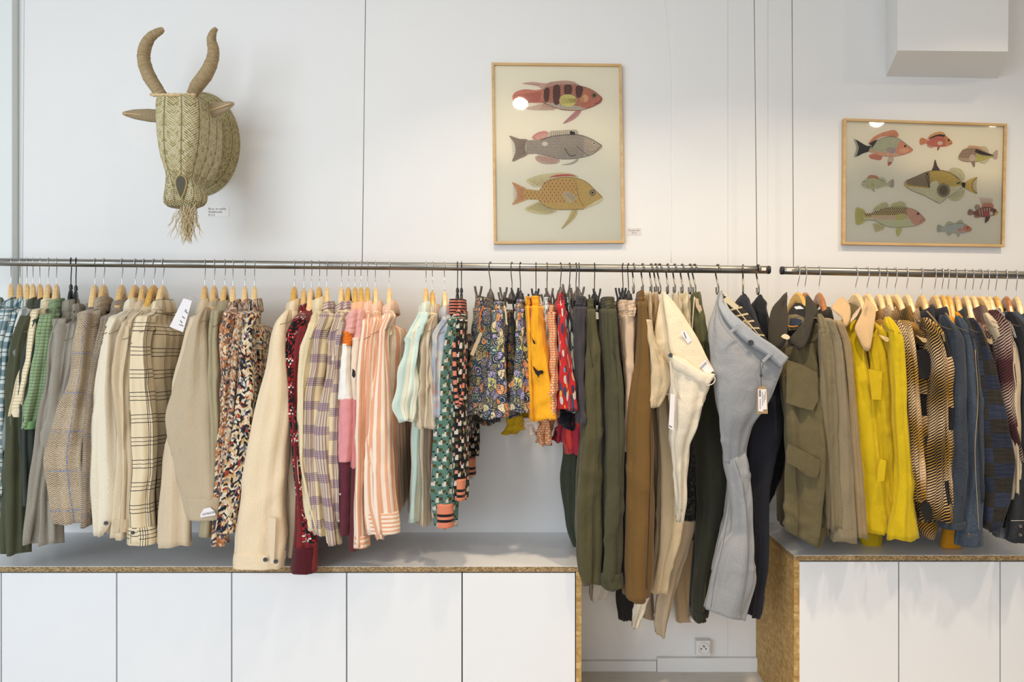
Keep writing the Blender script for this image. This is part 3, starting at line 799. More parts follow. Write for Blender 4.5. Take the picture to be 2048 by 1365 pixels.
# boxed duct under the ceiling
def hexa(name, b, t, mat):
    v = list(b)+list(t); return mk(name, v, [(3, 2, 1, 0), (4, 5, 6, 7), (0, 1, 5, 4), (1, 2, 6, 5), (2, 3, 7, 6), (3, 0, 4, 7)], mat, smooth=False)
yf = -.20
fl, fr = P(1795, 101, yf), P(2016, 103, yf); bl, br = P(1772, 153, 0), P(1995, 157, 0)
up = Vector((0, 0, 1))
T_ = [Vector((wx(1795, yf)-.0, yf, CEIL)), Vector((wx(2020, yf), yf, CEIL)), Vector((wx(1998), 0, CEIL)), Vector((wx(1770), 0, CEIL))]
struct(hexa('trim_6', [fl, fr, br, bl], T_, M_WALL))
# skirting between the two cabinets
struct(box('baseboard_back', wx(1150), wx(1312), -.016, 0, wz(1342), wz(1320), M_WALL, bev=.002))
struct(box('baseboard_back_end', wx(1313), wx(1520), -.020, 0, wz(1342), wz(1313), M_WALL, bev=.003))
bpy.data.objects['baseboard_back_end'].name = 'baseboard_right'

# ------------------------------------------------------------------ cabinets
YF = -.428
M_GAP = simple('cabinet_inside', (96, 88, 76), .8)
def cabinet(label, x0, x1, zt, seams, x_end_panel, dx0, dx1, group=None, sideleft=False):
    o = empty('low_cabinet', ((x0+x1)/2, YF/2, 0), 0, label, 'cabinet', group)
    th = .0185
    a = box('side_panel', x0, x0+th, YF, -.001, 0.0, zt-th-.0002, M_OSB, o, bev=.0006)
    box('side_panel', x1-th, x1, YF, -.001, 0.0, zt-th-.0002, M_OSB, o, bev=.0006)
    box('top_board', x0, x1, YF, -.001, zt-th, zt-.0012, M_EDGE, o, bev=.0004)
    t = box('top_laminate', x0-.0005, x1+.0005, YF-.0006, -.001, zt-.0012, zt, M_LAM, o, bev=.0003)
    box('carcass_back', x0+th, x1-th, YF+.04, -.02, .02, zt-th-.004, M_GAP, o, bev=0)
    for i in range(len(seams)-1):
        g_ = .0022
        d = box('door', seams[i]+g_, seams[i+1]-g_, YF+.0005, YF+.019, .012, zt-th-.0045, M_DOOR, o, bev=.0012)
    return o
fx = lambda px: (px-VX)*(YF+D)/FPX
ZL = CH-(1133.5-VZ)*(YF+D)/FPX
ZR_ = CH-(1111-VZ)*(YF+D)/FPX
cabinet('long low white cabinet with a strand board end under the left rail', fx(-232), fx(1163), ZL, [fx(-221), fx(2), fx(233), fx(463), fx(693), fx(924), fx(1151.5)], 0, 0, 0)
cabinet('low white cabinet showing a golden strand board side under the right rail', fx(1588), fx(2410), ZR_, [fx(1597.5), fx(1798), fx(2001), fx(2205), fx(2400)], 0, 0, 0)

# ------------------------------------------------------------------ rails and cables
g = G('raw_steel_tube', .34, .5); g.b.inputs['Metallic'].default_value = .92
n = g.noise(g.mapv(g.obj(), (3, 60, 60)), 1.5, 4, .65, .3); g.color(g.ramp(n, [(.3, C(96, 92, 86)), (.5, C(150, 147, 141)), (.75, C(182, 178, 170))]))
n2 = g.noise(g.mapv(g.obj(), (10, 30, 30)), 1.2, 3); g.put(g.b.inputs['Roughness'], g.f('MULTIPLY_ADD', n2, .3, .2)); M_TUBE = g.m
M_CAP = simple('black_end_plug', (28, 29, 32), .5)
M_STICK = simple('sticker_paper', (226, 212, 196), .6)
INK = simple('printed_ink', (70, 66, 64), .7)
def rail(label, pa, pb, capside):
    za, zb = rail_z(pa), rail_z(pb); xa, xb = Xr(pa), Xr(pb)
    o = empty('clothes_rail', ((xa+xb)/2, YR, (za+zb)/2), 0, label, 'clothes rail')
    n = 24; pts = [Vector((xa+(xb-xa)*i/n, YR, rail_z(pa+(pb-pa)*i/n))) for i in range(n+1)]
    v, f = tubedata(pts, RR, 28); mk('tube', v, f, M_TUBE, o)
    p = pb if capside == 'R' else pa; sgn = 1 if capside == 'R' else -1
    v, f = lathedata([(RR*1.04, -.006*sgn), (RR*1.05, 0), (RR*.98, .0035*sgn), (RR*.6, .0045*sgn)], 24, 'x', (Xr(p), YR, rail_z(p)))
    mk('end_plug', v, f, M_CAP, o)
    # small sticker wrapped round the front of the tube
    pc = p-13*sgn if capside == 'R' else p+13; V, Fc = [], []
    zc = rail_z(pc); hw = .0085
    for i in range(7):
        a = math.radians(-18+i*7.5+(0 if capside == 'R' else 2))
        for xx in (-hw, hw): V.append((Xr(pc)+xx, YR-math.cos(a)*(RR+.0006), zc+math.sin(a)*(RR+.0006)))
    for i in range(6): Fc.append((2*i, 2*i+1, 2*i+3, 2*i+2))
    mk('sticker', V, Fc, M_STICK, o)
    return o
rail('long grey steel clothes rail ending with a black plug, on the left', -130, 1538, 'R')
rail('grey steel clothes rail on the right starting with a black plug', 1563, 2260, 'L')
M_CABLE = simple('cable_steel', (120, 112, 102), .4, .8)
for a, b, lab in ((731, 724.5, 'thin steel cable left of the tall fish picture, holding up the left rail'), (1508.5, 1514, 'thin steel cable holding the right end of the left rail'),
                  (1584, 1587, 'thin steel cable holding up the right rail')):
    p1 = P(b, 0, YR); p1.z = rail_z(b)+RR*.6; p0 = P(a, 0, YR)
    top = p1+(p0-p1)*((CEIL-p1.z)/(p0.z-p1.z)); v, f = tubedata([p1, top], .0013, 6)
    prop(mk('suspension_cable', v, f, M_CABLE, None, org=p1), lab, 'cable')

# ------------------------------------------------------------------ framed fish prints
INKM = bpy.data.materials.new('print_ink'); INKM.use_nodes = True
_a = INKM.node_tree.nodes.new('ShaderNodeVertexColor'); _a.layer_name = 'ink'; _nz = INKM.node_tree.nodes.new('ShaderNodeTexNoise'); _nz.inputs['Scale'].default_value = 260
_tc = INKM.node_tree.nodes.new('ShaderNodeTexCoord'); INKM.node_tree.links.new(_tc.outputs['Object'], _nz.inputs['Vector'])
_hs = INKM.node_tree.nodes.new('ShaderNodeHueSaturation'); _mm = INKM.node_tree.nodes.new('ShaderNodeMath'); _mm.operation = 'MULTIPLY_ADD'; _mm.inputs[1].default_value = .7; _mm.inputs[2].default_value = .65
INKM.node_tree.links.new(_nz.outputs[0], _mm.inputs[0]); INKM.node_tree.links.new(_mm.outputs[0], _hs.inputs['Value']); _hs.inputs['Saturation'].default_value = .84; INKM.node_tree.links.new(_a.outputs[0], _hs.inputs['Color'])
INKM.node_tree.links.new(_hs.outputs[0], INKM.node_tree.nodes['Principled BSDF'].inputs['Base Color']); INKM.node_tree.nodes['Principled BSDF'].inputs['Roughness'].default_value = .8
g = G('print_paper', .85, .2); g.color(C(240, 233, 211)); g.bump(g.noise(g.obj(), 300, 2), .1, .0005); M_PAPER = g.m
M_FRAME = wood('frame_oak', (196, 158, 104), (216, 182, 130), .45, 4, 40, .05)
M_GLASS = bpy.data.materials.new('picture_glass'); M_GLASS.use_nodes = True
_t = M_GLASS.node_tree; _t.nodes.clear(); _o = _t.nodes.new('ShaderNodeOutputMaterial'); _m = _t.nodes.new('ShaderNodeMixShader'); _f = _t.nodes.new('ShaderNodeFresnel'); _f.inputs[0].default_value = 1.5
_tr = _t.nodes.new('ShaderNodeBsdfTransparent'); _gl = _t.nodes.new('ShaderNodeBsdfGlossy'); _gl.inputs['Roughness'].default_value = .03
_t.links.new(_f.outputs[0], _m.inputs[0]); _t.links.new(_tr.outputs[0], _m.inputs[1]); _t.links.new(_gl.outputs[0], _m.inputs[2]); _t.links.new(_m.outputs[0], _o.inputs[0])
def inpoly(x, y, poly):
    r = False; n = len(poly)
    for i in range(n):
        x1, y1 = poly[i]; x2, y2 = poly[(i+1) % n]
        if (y1 > y) != (y2 > y) and x < (x2-x1)*(y-y1)/(y2-y1)+x1: r = not r
    return r
def smooth2(poly, sub=4):
    return [(p.x, p.y) for p in smoothpts([Vector((a, b, 0)) for a, b in poly], sub, True)]
class Print:
    def __init__(s, conv, parent, Y): s.conv = conv; s.par = parent; s.Y = Y; s.k = 0; s.V = []; s.F = []; s.Cc = []
    def poly(s, pts, col, sm=True):
        pts = smooth2(pts) if sm else pts
        from mathutils.geometry import tessellate_polygon
        s.k += 1; yy = s.Y-.00003*s.k; b = len(s.V)
        for x, y in pts: px, py = s.conv(x, y); q = P(px, py, s.Y); s.V.append((q.x, yy, q.z)); s.Cc.append(C(*col))
        for t in tessellate_polygon([[Vector((x, y, 0)) for x, y in pts]]): s.F.append(tuple(b+i for i in t))
    def many(s, quads, col):
        s.k += 1; yy = s.Y-.00003*s.k
        for pts in quads:
            b = len(s.V)
            for x, y in pts: px, py = s.conv(x, y); q = P(px, py, s.Y); s.V.append((q.x, yy, q.z)); s.Cc.append(C(*col))
            s.F.append(tuple(range(b, b+len(pts))))
    def line(s, pts, w, col):
        pts = smoothpts([Vector((a, b, 0)) for a, b in pts], 4); qs = []
        for i in range(len(pts)-1):
            d = (pts[i+1]-pts[i]).normalized(); n = Vector((-d.y, d.x, 0))*w/2
            qs.append([tuple((pts[i]+n)[:2]), tuple((pts[i+1]+n)[:2]), tuple((pts[i+1]-n)[:2]), tuple((pts[i]-n)[:2])])
        s.many(qs, col)
    def ell(s, cx, cy, rx, ry, col, rot=0):
        s.poly([(cx+rx*math.cos(a)*math.cos(rot)-ry*math.sin(a)*math.sin(rot), cy+rx*math.cos(a)*math.sin(rot)+ry*math.sin(a)*math.cos(rot)) for a in [i*math.pi/8 for i in range(16)]], col, False)
    def dots(s, poly, dx, dy, r, col, asp=1.0, shift=.5, zone=None):
        r *= 1.25
        xs = [p[0] for p in poly]; ys = [p[1] for p in poly]; q = []; row = 0; y = min(ys)
        while y < max(ys):
            x = min(xs)+(row % 2)*dx*shift
            while x < max(xs):
                if inpoly(x, y, poly) and (zone is None or zone(x, y)): q.append([(x-r, y), (x, y-r*asp), (x+r, y), (x, y+r*asp)])
                x += dx
            y += dy; row += 1
        if q: s.many(q, col)
    def rays(s, a, b, n, w, col):
        """fin rays from base line a=(p,q) to tip line b=(p,q)"""
        qs = []; w *= 1.3
        for i in range(n):
            t = (i+.5)/n; p = (a[0][0]+(a[1][0]-a[0][0])*t, a[0][1]+(a[1][1]-a[0][1])*t); q = (b[0][0]+(b[1][0]-b[0][0])*t, b[0][1]+(b[1][1]-b[0][1])*t)
            d = Vector((q[0]-p[0], q[1]-p[1], 0)); m = Vector((-d.y, d.x, 0)).normalized()*w/2
            qs.append([(p[0]+m.x, p[1]+m.y), (q[0]+m.x*.5, q[1]+m.y*.5), (q[0]-m.x*.5, q[1]-m.y*.5), (p[0]-m.x, p[1]-m.y)])
        s.many(qs, col)
    def done(s):
        n = len(s.V); mk('fish_print', s.V, s.F, INKM, s.par, smooth=False, cols=s.Cc); s.V, s.F, s.Cc = [], [], []
def picture(label, corners, bw, group=None):
    """corners: px of the outer frame TL, TR, BR, BL at its front face"""
    dep = .022; q = [P(x, y, -dep) for x, y in corners]; c = sum(q, Vector())/4
    o = empty('framed_picture', (c.x, 0, min(p.z for p in q)), 0, label, 'picture')
    ins = []
    for i in range(4):
        a = (q[(i+1) % 4]-q[i]).normalized(); b = (q[(i-1) % 4]-q[i]).normalized(); ins.append(q[i]+(a+b)*bw)
    for i in range(4):
        j = (i+1) % 4; A, B, A2, B2 = q[i], q[j], ins[i], ins[j]; bk = Vector((0, dep-.001, 0))
        v = [A, B, B2, A2, A+bk, B+bk, B2+bk, A2+bk]
        mk('frame_rail', v, [(3, 2, 1, 0), (4, 5, 6, 7), (0, 1, 5, 4), (1, 2, 6, 5), (2, 3, 7, 6), (3, 0, 4, 7)], M_FRAME, o, smooth=False)
    bk = Vector((0, .010, 0)); e = [p+bk for p in ins]; ex = [p+Vector((0, .0145, 0)) for p in ins]
    mk('print_sheet', e+ex, [(3, 2, 1, 0), (4, 5, 6, 7), (0, 1, 5, 4), (1, 2, 6, 5), (2, 3, 7, 6), (3, 0, 4, 7)], M_PAPER, o, smooth=False)
    gp = [p+Vector((0, .004, 0)) for p in ins]
    mk('glass_pane', gp, [(3, 2, 1, 0)], M_GLASS, o, smooth=False)
    return o
o = picture('tall oak framed print of three fish, one above the other', [(983, 125), (1243, 127.5), (1248.5, 486), (987.5, 488)], .0095)
pr = Print(lambda x, y: (960+x/3.329, 100+y/3.329), o, -.0125)
# fish 1
pr.poly([(280, 224), (350, 213), (430, 222), (480, 212), (560, 203), (620, 212), (668, 242), (560, 246), (430, 264), (380, 240)], (204, 160, 138))
pr.rays(((420, 255), (650, 240)), ((470, 212), (630, 208)), 16, 3, (150, 80, 60)); pr.rays(((300, 226), (400, 246)), ((290, 222), (380, 216)), 6, 2, (140, 80, 80))
pr.poly([(262, 388), (340, 376), (430, 355), (500, 380), (490, 400), (380, 402)], (206, 176, 150)); pr.rays(((420, 360), (490, 385)), ((390, 400), (500, 402)), 9, 3, (170, 100, 80))
pr.poly([(680, 390), (645, 400), (600, 440), (552, 492), (620, 466), (662, 430)], (190, 130, 122)); pr.line([(670, 398), (610, 450), (558, 488)], 3, (150, 90, 90))
pr.poly([(436, 265), (370, 268), (300, 262), (240, 278), (216, 310), (225, 345), (250, 372), (320, 352), (425, 348)], (206, 108, 70)); pr.rays(((420, 275), (420, 340)), ((222, 300), (250, 366)), 14, 2.2, (160, 60, 44))
b1 = [(410, 345), (420, 268), (500, 240), (600, 233), (690, 246), (760, 275), (812, 318), (804, 350), (740, 382), (660, 402), (560, 400), (480, 378)]
pr.poly(b1, (204, 118, 74)); pr.poly([(430, 348), (520, 388), (640, 400), (700, 392), (640, 372), (540, 362)], (204, 196, 176))
for q in ([(428, 263), (462, 258), (456, 338), (430, 342)], [(488, 246), (532, 242), (528, 352), (492, 356)], [(562, 238), (610, 237), (606, 300), (566, 302)], [(640, 244), (686, 250), (672, 312), (642, 312)]): pr.poly(q, (88, 48, 42))
pr.dots(b1, 12, 10, 3.2, (104, 44, 30)); pr.poly([(690, 285), (760, 280), (812, 318), (804, 350), (740, 380), (690, 370), (672, 330)], (190, 92, 54)); pr.ell(700, 322, 22, 26, (214, 160, 90)); pr.ell(680, 330, 16, 18, (200, 130, 70))
pr.ell(760, 303, 19, 18, (120, 104, 66)); pr.ell(760, 303, 8, 8, (24, 20, 18)); pr.line([(812, 320), (790, 350), (760, 362)], 4, (70, 30, 20)); pr.ell(585, 337, 58, 42, (206, 196, 92)); pr.rays(((640, 325), (640, 350)), ((532, 320), (540, 360)), 10, 2, (160, 140, 50))
pr.line([(410, 345), (480, 378), (560, 401), (660, 403), (740, 383), (806, 350)], 2.5, (80, 40, 30)); pr.line([(420, 266), (500, 239), (600, 232), (690, 245), (760, 274), (812, 318)], 2.5, (100, 50, 36)); pr.done()
# fish 2
pr.poly([(348, 578), (390, 548), (445, 543), (462, 583), (400, 602), (360, 597)], (206, 126, 108)); pr.rays(((380, 598), (455, 582)), ((356, 575), (440, 545)), 9, 2.5, (240, 200, 180))
pr.poly([(455, 590), (462, 545), (540, 536), (640, 532), (650, 574), (560, 566)], (204, 190, 164)); pr.rays(((465, 590), (650, 572)), ((470, 540), (645, 532)), 13, 3.5, (130, 110, 88)); pr.poly([(597, 545), (612, 538), (618, 546), (630, 545), (636, 568), (600, 568)], (36, 30, 34), False)
pr.poly([(366, 715), (392, 703), (450, 708), (528, 728), (512, 756), (430, 760), (384, 742)], (196, 164, 142)); pr.rays(((385, 706), (520, 730)), ((375, 735), (500, 760)), 13, 2.5, (180, 96, 80))
pr.poly([(655, 720), (605, 752), (540, 765), (600, 764), (645, 745)], (180, 168, 148)); pr.poly([(322, 603), (262, 592), (194, 572), (228, 620), (236, 680), (214, 742), (262, 725), (322, 690)], (150, 130, 110)); pr.rays(((315, 612), (315, 682)), ((205, 580), (222, 738)), 12, 2.5, (104, 86, 70))
b2 = [(310, 608), (400, 600), (470, 580), (560, 568), (660, 568), (740, 595), (812, 638), (790, 668), (730, 702), (640, 722), (540, 726), (440, 702), (380, 692), (308, 688)]
pr.poly(b2, (176, 162, 146)); pr.dots(b2, 10, 8, 3.2, (124, 108, 92), .8, zone=lambda x, y: x < 690); pr.poly([(700, 600), (745, 600), (812, 640), (788, 670), (730, 702), (705, 650)], (186, 164, 138)); pr.ell(432, 626, 20, 15, (214, 204, 186))
pr.line([(400, 600), (470, 579), (560, 567), (660, 567), (740, 594), (812, 638)], 4, (60, 54, 48)); pr.line([(380, 692), (440, 703), (540, 727), (640, 723), (730, 703), (790, 668)], 2.5, (90, 80, 70)); pr.poly([(565, 655), (600, 643), (662, 660), (645, 694), (612, 706), (585, 690)], (158, 144, 126)); pr.line([(565, 655), (585, 692), (612, 707), (640, 700)], 5, (70, 62, 70))
pr.line([(640, 640), (700, 690), (728, 705)], 3, (80, 68, 58)); pr.line([(715, 640), (722, 680), (790, 665)], 2, (120, 100, 84)); pr.ell(758, 622, 12, 12, (206, 196, 150)); pr.ell(758, 622, 5, 5, (24, 22, 22)); pr.line([(808, 642), (780, 662)], 3, (80, 70, 60)); pr.done()
# fish 3
pr.poly([(308, 870), (380, 838), (460, 824), (560, 818), (638, 833), (640, 858), (470, 868), (420, 905), (360, 910)], (216, 200, 144)); pr.rays(((380, 905), (640, 855)), ((320, 868), (640, 832)), 16, 3, (170, 140, 80)); pr.poly([(460, 850), (520, 831), (600, 829), (640, 845), (600, 840), (520, 845)], (196, 46, 48))
pr.poly([(298, 1060), (370, 1018), (405, 1008), (430, 1038), (512, 1070), (460, 1094), (370, 1090)], (216, 200, 138)); pr.rays(((390, 1015), (500, 1072)), ((310, 1060), (450, 1094)), 12, 3, (150, 130, 70)); pr.poly([(615, 1062), (650, 1062), (630, 1120), (542, 1194), (588, 1120)], (206, 184, 110)); pr.line([(640, 1066), (600, 1130), (548, 1190)], 3, (150, 120, 50))
pr.poly([(312, 930), (270, 905), (213, 882), (240, 930), (245, 985), (213, 1031), (270, 1015), (312, 992)], (212, 152, 78)); pr.rays(((305, 935), (305, 988)), ((222, 888), (222, 1026)), 12, 2.5, (176, 100, 50))
b3 = [(300, 930), (395, 935), (425, 890), (480, 864), (560, 850), (640, 857), (705, 880), (760, 930), (815, 982), (800, 1002), (740, 1032), (690, 1060), (600, 1063), (500, 1061), (430, 1037), (390, 1000), (300, 990)]
pr.poly(b3, (206, 168, 64)); pr.dots(b3, 26, 20, 4.2, (188, 84, 44), 2.0, zone=lambda x, y: x < 640 and y < 1020); pr.dots(b3, 14, 11, 2.6, (170, 130, 44), .8)
pr.poly([(690, 1061), (735, 1030), (815, 985), (800, 1015), (740, 1042)], (222, 208, 156)); pr.poly([(550, 950), (600, 948), (640, 980), (620, 1015), (580, 1012)], (196, 176, 130)); pr.rays(((565, 960), (620, 1010)), ((610, 950), (640, 985)), 6, 2, (130, 110, 70))
pr.line([(640, 900), (660, 990), (695, 1050)], 3, (120, 80, 30)); pr.line([(425, 890), (480, 863), (560, 849), (640, 856), (705, 879), (760, 929), (815, 982)], 3, (110, 76, 30)); pr.line([(390, 1000), (430, 1038), (500, 1062), (600, 1064), (690, 1061)], 3, (120, 90, 40)); pr.ell(749, 952, 20, 20, (70, 96, 108)); pr.ell(749, 952, 14, 14, (196, 150, 70)); pr.ell(749, 952, 7, 7, (30, 24, 24)); pr.done()

o = picture('wide oak framed print of eight different fish, on the right', [(1688, 236.5), (2014.5, 247.5), (2009, 494), (1686, 489)], .0095)
pr = Print(lambda x, y: (1660+x/4.549, 210+y/4.549), o, -.0125)
# a: snapper
pr.poly([(350, 345), (400, 290), (470, 255), (525, 238), (570, 228), (595, 232), (622, 262), (618, 292), (560, 287), (480, 287), (420, 312), (370, 357)], (214, 132, 80)); pr.rays(((380, 340), (610, 288)), ((360, 330), (612, 238)), 20, 3, (180, 80, 50))
pr.poly([(355, 460), (400, 445), (472, 462), (460, 502), (400, 496), (365, 485)], (206, 112, 74)); pr.poly([(535, 475), (578, 478), (570, 520), (532, 555), (522, 520)], (206, 184, 160)); pr.poly([(530, 520), (565, 525), (532, 556)], (180, 80, 50))
pr.poly([(378, 372), (330, 370), (228, 314), (262, 390), (234, 470), (300, 442), (368, 416)], (58, 54, 54)); pr.poly([(216, 318), (232, 318), (260, 390), (238, 468), (218, 468), (240, 392)], (170, 166, 150))
ba = [(360, 400), (420, 330), (500, 297), (580, 292), (650, 325), (700, 360), (752, 405), (740, 427), (660, 455), (560, 470), (470, 463), (400, 442), (358, 428)]
pr.poly(ba, (178, 182, 148)); pr.poly([(360, 412), (460, 428), (600, 442), (650, 455), (560, 470), (470, 463), (400, 442)], (218, 156, 118)); pr.poly([(636, 330), (700, 362), (752, 405), (740, 427), (660, 455), (604, 432), (612, 380)], (214, 128, 84)); pr.poly([(355, 352), (430, 318), (376, 400), (380, 372)], (60, 60, 56))
pr.rays(((640, 400), (720, 400)), ((620, 440), (700, 440)), 5, 5, (232, 200, 160)); pr.ell(683, 375, 17, 17, (206, 150, 100)); pr.ell(683, 375, 10, 11, (40, 34, 30)); pr.poly([(512, 398), (560, 388), (602, 402), (577, 442), (532, 430)], (170, 150, 148)); pr.line([(420, 330), (500, 296), (580, 291), (650, 324), (752, 405)], 3, (50, 50, 46)); pr.line([(740, 427), (660, 456), (560, 471), (470, 464)], 2.5, (120, 80, 60)); pr.done()
# b: small red
pr.poly([(885, 312), (920, 268), (1000, 243), (1045, 262), (1045, 290), (990, 272), (930, 290)], (216, 150, 62)); pr.poly([(885, 362), (940, 378), (925, 392), (892, 380)], (200, 140, 120)); pr.poly([(1000, 375), (985, 412), (975, 408), (982, 380)], (140, 80, 60)); pr.poly([(890, 322), (832, 298), (814, 330), (826, 364), (890, 342)], (208, 122, 52))
pr.poly([(880, 345), (930, 292), (990, 270), (1050, 280), (1113, 345), (1060, 376), (960, 382), (900, 365)], (196, 88, 60)); pr.poly([(895, 312), (930, 288), (990, 268), (1045, 276), (1040, 292), (980, 285), (920, 305)], (60, 46, 36)); pr.poly([(1040, 285), (1085, 310), (1113, 345), (1060, 374), (1050, 330)], (204, 128, 54)); pr.ell(1000, 348, 26, 18, (214, 190, 160)); pr.ell(1078, 322, 11, 11, (70, 60, 50)); pr.line([(1113, 346), (1085, 352)], 3, (80, 40, 30)); pr.done()
# c: freckled, facing left
pr.poly([(1255, 388), (1275, 370), (1380, 385), (1440, 425), (1400, 420), (1330, 398)], (214, 160, 110)); pr.poly([(1370, 385), (1410, 378), (1440, 410), (1436, 436)], (206, 196, 156)); pr.poly([(1360, 515), (1410, 500), (1450, 490), (1420, 528), (1380, 530)], (206, 198, 160)); pr.poly([(1285, 515), (1312, 515), (1318, 545), (1308, 568)], (150, 120, 110)); pr.poly([(1470, 455), (1518, 408), (1526, 450), (1514, 497), (1478, 478)], (196, 172, 150))
bc = [(1166, 480), (1200, 415), (1260, 391), (1340, 398), (1420, 430), (1492, 462), (1430, 492), (1350, 516), (1240, 516), (1190, 505)]
pr.poly(bc, (184, 158, 124)); pr.poly([(1315, 450), (1400, 470), (1484, 465), (1400, 502), (1320, 516)], (190, 184, 74)); pr.poly([(1330, 402), (1400, 428), (1482, 460), (1470, 466), (1370, 452), (1320, 428)], (52, 48, 40)); pr.dots(bc, 14, 11, 4.2, (110, 60, 44), zone=lambda x, y: x < 1330 and y < 490); pr.ell(1295, 482, 30, 30, (206, 176, 160)); pr.line([(1270, 394), (1340, 398), (1430, 432)], 4, (200, 110, 60)); pr.line([(1180, 500), (1240, 518), (1350, 517)], 2, (90, 80, 60)); pr.done()
# d: pale, facing left
pr.poly([(345, 668), (360, 640), (420, 645), (445, 675)], (214, 140, 90)); pr.rays(((350, 668), (440, 675)), ((355, 640), (432, 648)), 9, 3, (190, 90, 50)); pr.poly([(455, 655), (500, 670), (510, 700), (470, 685)], (204, 198, 160)); pr.poly([(375, 762), (400, 762), (404, 795)], (190, 180, 150)); pr.poly([(528, 708), (574, 675), (582, 715), (574, 753), (532, 738)], (180, 166, 146))
pr.poly([(284, 715), (320, 681), (370, 662), (440, 676), (500, 706), (540, 711), (540, 734), (480, 745), (430, 761), (350, 763), (300, 746)], (200, 196, 148)); pr.line([(320, 680), (370, 661), (440, 675), (500, 705)], 3, (90, 80, 50)); pr.ell(385, 730, 18, 22, (196, 182, 110)); pr.ell(308, 697, 5, 5, (30, 30, 30)); pr.line([(345, 690), (338, 730), (350, 755)], 2, (130, 120, 80)); pr.done()
# e: big triggerfish, facing left
pr.poly([(928, 604), (940, 560), (955, 498), (975, 556), (1000, 602)], (88, 66, 58)); pr.poly([(1080, 606), (1100, 578), (1135, 572), (1190, 586), (1225, 640), (1214, 692), (1150, 652)], (208, 200, 150)); pr.rays(((1090, 610), (1205, 690)), ((1110, 576), (1222, 650)), 14, 2, (170, 160, 110))
pr.poly([(1080, 838), (1140, 803), (1222, 763), (1218, 815), (1172, 868), (1110, 872)], (208, 202, 152)); pr.rays(((1090, 836), (1210, 770)), ((1110, 870), (1210, 820)), 12, 2, (170, 162, 116)); pr.poly([(1215, 716), (1270, 678), (1336, 660), (1292, 735), (1336, 808), (1270, 784), (1215, 750)], (208, 174, 46)); pr.poly([(1336, 662), (1300, 700), (1290, 738), (1302, 775), (1336, 806), (1330, 740)], (204, 186, 130)); pr.line([(1336, 660), (1298, 700), (1290, 738), (1300, 775), (1336, 808)], 5, (60, 50, 30))
pr.poly([(675, 715), (702, 688), (790, 650), (880, 611), (960, 598), (1050, 605), (1130, 645), (1195, 702), (1215, 740), (1140, 800), (1060, 850), (990, 892), (960, 880), (860, 826), (760, 786), (690, 746)], (194, 164, 48))
pr.poly([(680, 736), (800, 748), (900, 760), (1000, 720), (1100, 742), (1205, 738), (1140, 800), (1060, 850), (990, 892), (960, 880), (860, 826), (760, 786), (695, 750)], (214, 206, 162)); pr.poly([(700, 692), (790, 652), (880, 613), (905, 622), (898, 750), (800, 742), (700, 722)], (146, 128, 90)); pr.poly([(684, 728), (780, 738), (900, 752), (900, 760), (790, 750), (690, 742)], (208, 172, 50)); pr.ell(684, 715, 12, 16, (204, 160, 130))
pr.ell(1030, 778, 62, 66, (150, 136, 98)); pr.ell(1030, 778, 40, 46, (112, 98, 72)); pr.poly([(910, 716), (960, 692), (985, 715), (950, 762), (905, 756)], (216, 206, 170)); pr.line([(868, 642), (885, 700), (900, 756)], 6, (40, 40, 36)); pr.line([(888, 640), (898, 700), (906, 752)], 5, (40, 40, 36)); pr.ell(880, 630, 12, 10, (90, 50, 36)); pr.poly([(1195, 708), (1230, 712), (1222, 754), (1200, 744)], (44, 42, 40)); pr.ell(1166, 712, 20, 9, (90, 88, 50), -.3)
pr.line([(690, 692), (790, 649), (880, 610), (960, 597), (1050, 604), (1130, 644), (1195, 702)], 4, (60, 50, 34)); pr.line([(690, 748), (760, 787), (860, 827), (960, 881), (1000, 896), (1060, 850), (1140, 800), (1205, 748)], 3, (110, 90, 50)); pr.done()
# f: spotted, bottom left
pr.poly([(385, 968), (440, 908), (500, 885), (532, 922), (450, 952)], (206, 200, 140)); pr.rays(((395, 962), (525, 925)), ((395, 940), (520, 885)), 12, 2.5, (160, 140, 80)); pr.poly([(548, 925), (570, 900), (650, 878), (694, 935), (620, 934)], (208, 202, 140)); pr.rays(((560, 930), (690, 934)), ((560, 895), (690, 880)), 9, 3, (150, 150, 60))
pr.poly([(390, 1085), (420, 1078), (498, 1108), (470, 1130), (420, 1158), (400, 1120)], (210, 200, 136)); pr.rays(((400, 1085), (490, 1112)), ((412, 1154), (490, 1140)), 8, 2.5, (160, 140, 70)); pr.poly([(612, 1120), (655, 1118), (640, 1165), (618, 1200), (600, 1160)], (204, 194, 96)); pr.poly([(320, 972), (270, 938), (236, 940), (228, 1010), (240, 1088), (282, 1086), (325, 1048)], (200, 190, 84)); pr.rays(((318, 980), (318, 1042)), ((240, 945), (245, 1085)), 12, 2, (170, 150, 50))
bf = [(308, 988), (380, 984), (450, 955), (540, 935), (640, 932), (720, 942), (790, 970), (862, 1040), (850, 1070), (780, 1100), (680, 1112), (560, 1114), (470, 1087), (400, 1052), (310, 1048)]
pr.poly(bf, (206, 204, 158)); pr.poly([(308, 988), (380, 984), (450, 955), (540, 935), (640, 932), (700, 940), (700, 990), (560, 1010), (420, 1020), (310, 1030)], (210, 180, 104)); pr.poly([(400, 1022), (560, 1012), (690, 998), (690, 1040), (560, 1046), (420, 1044)], (214, 180, 150)); pr.dots(bf, 19, 13, 5.6, (34, 24, 22), zone=lambda x, y: x < 700 and y < 1012-(x-300)*.03)
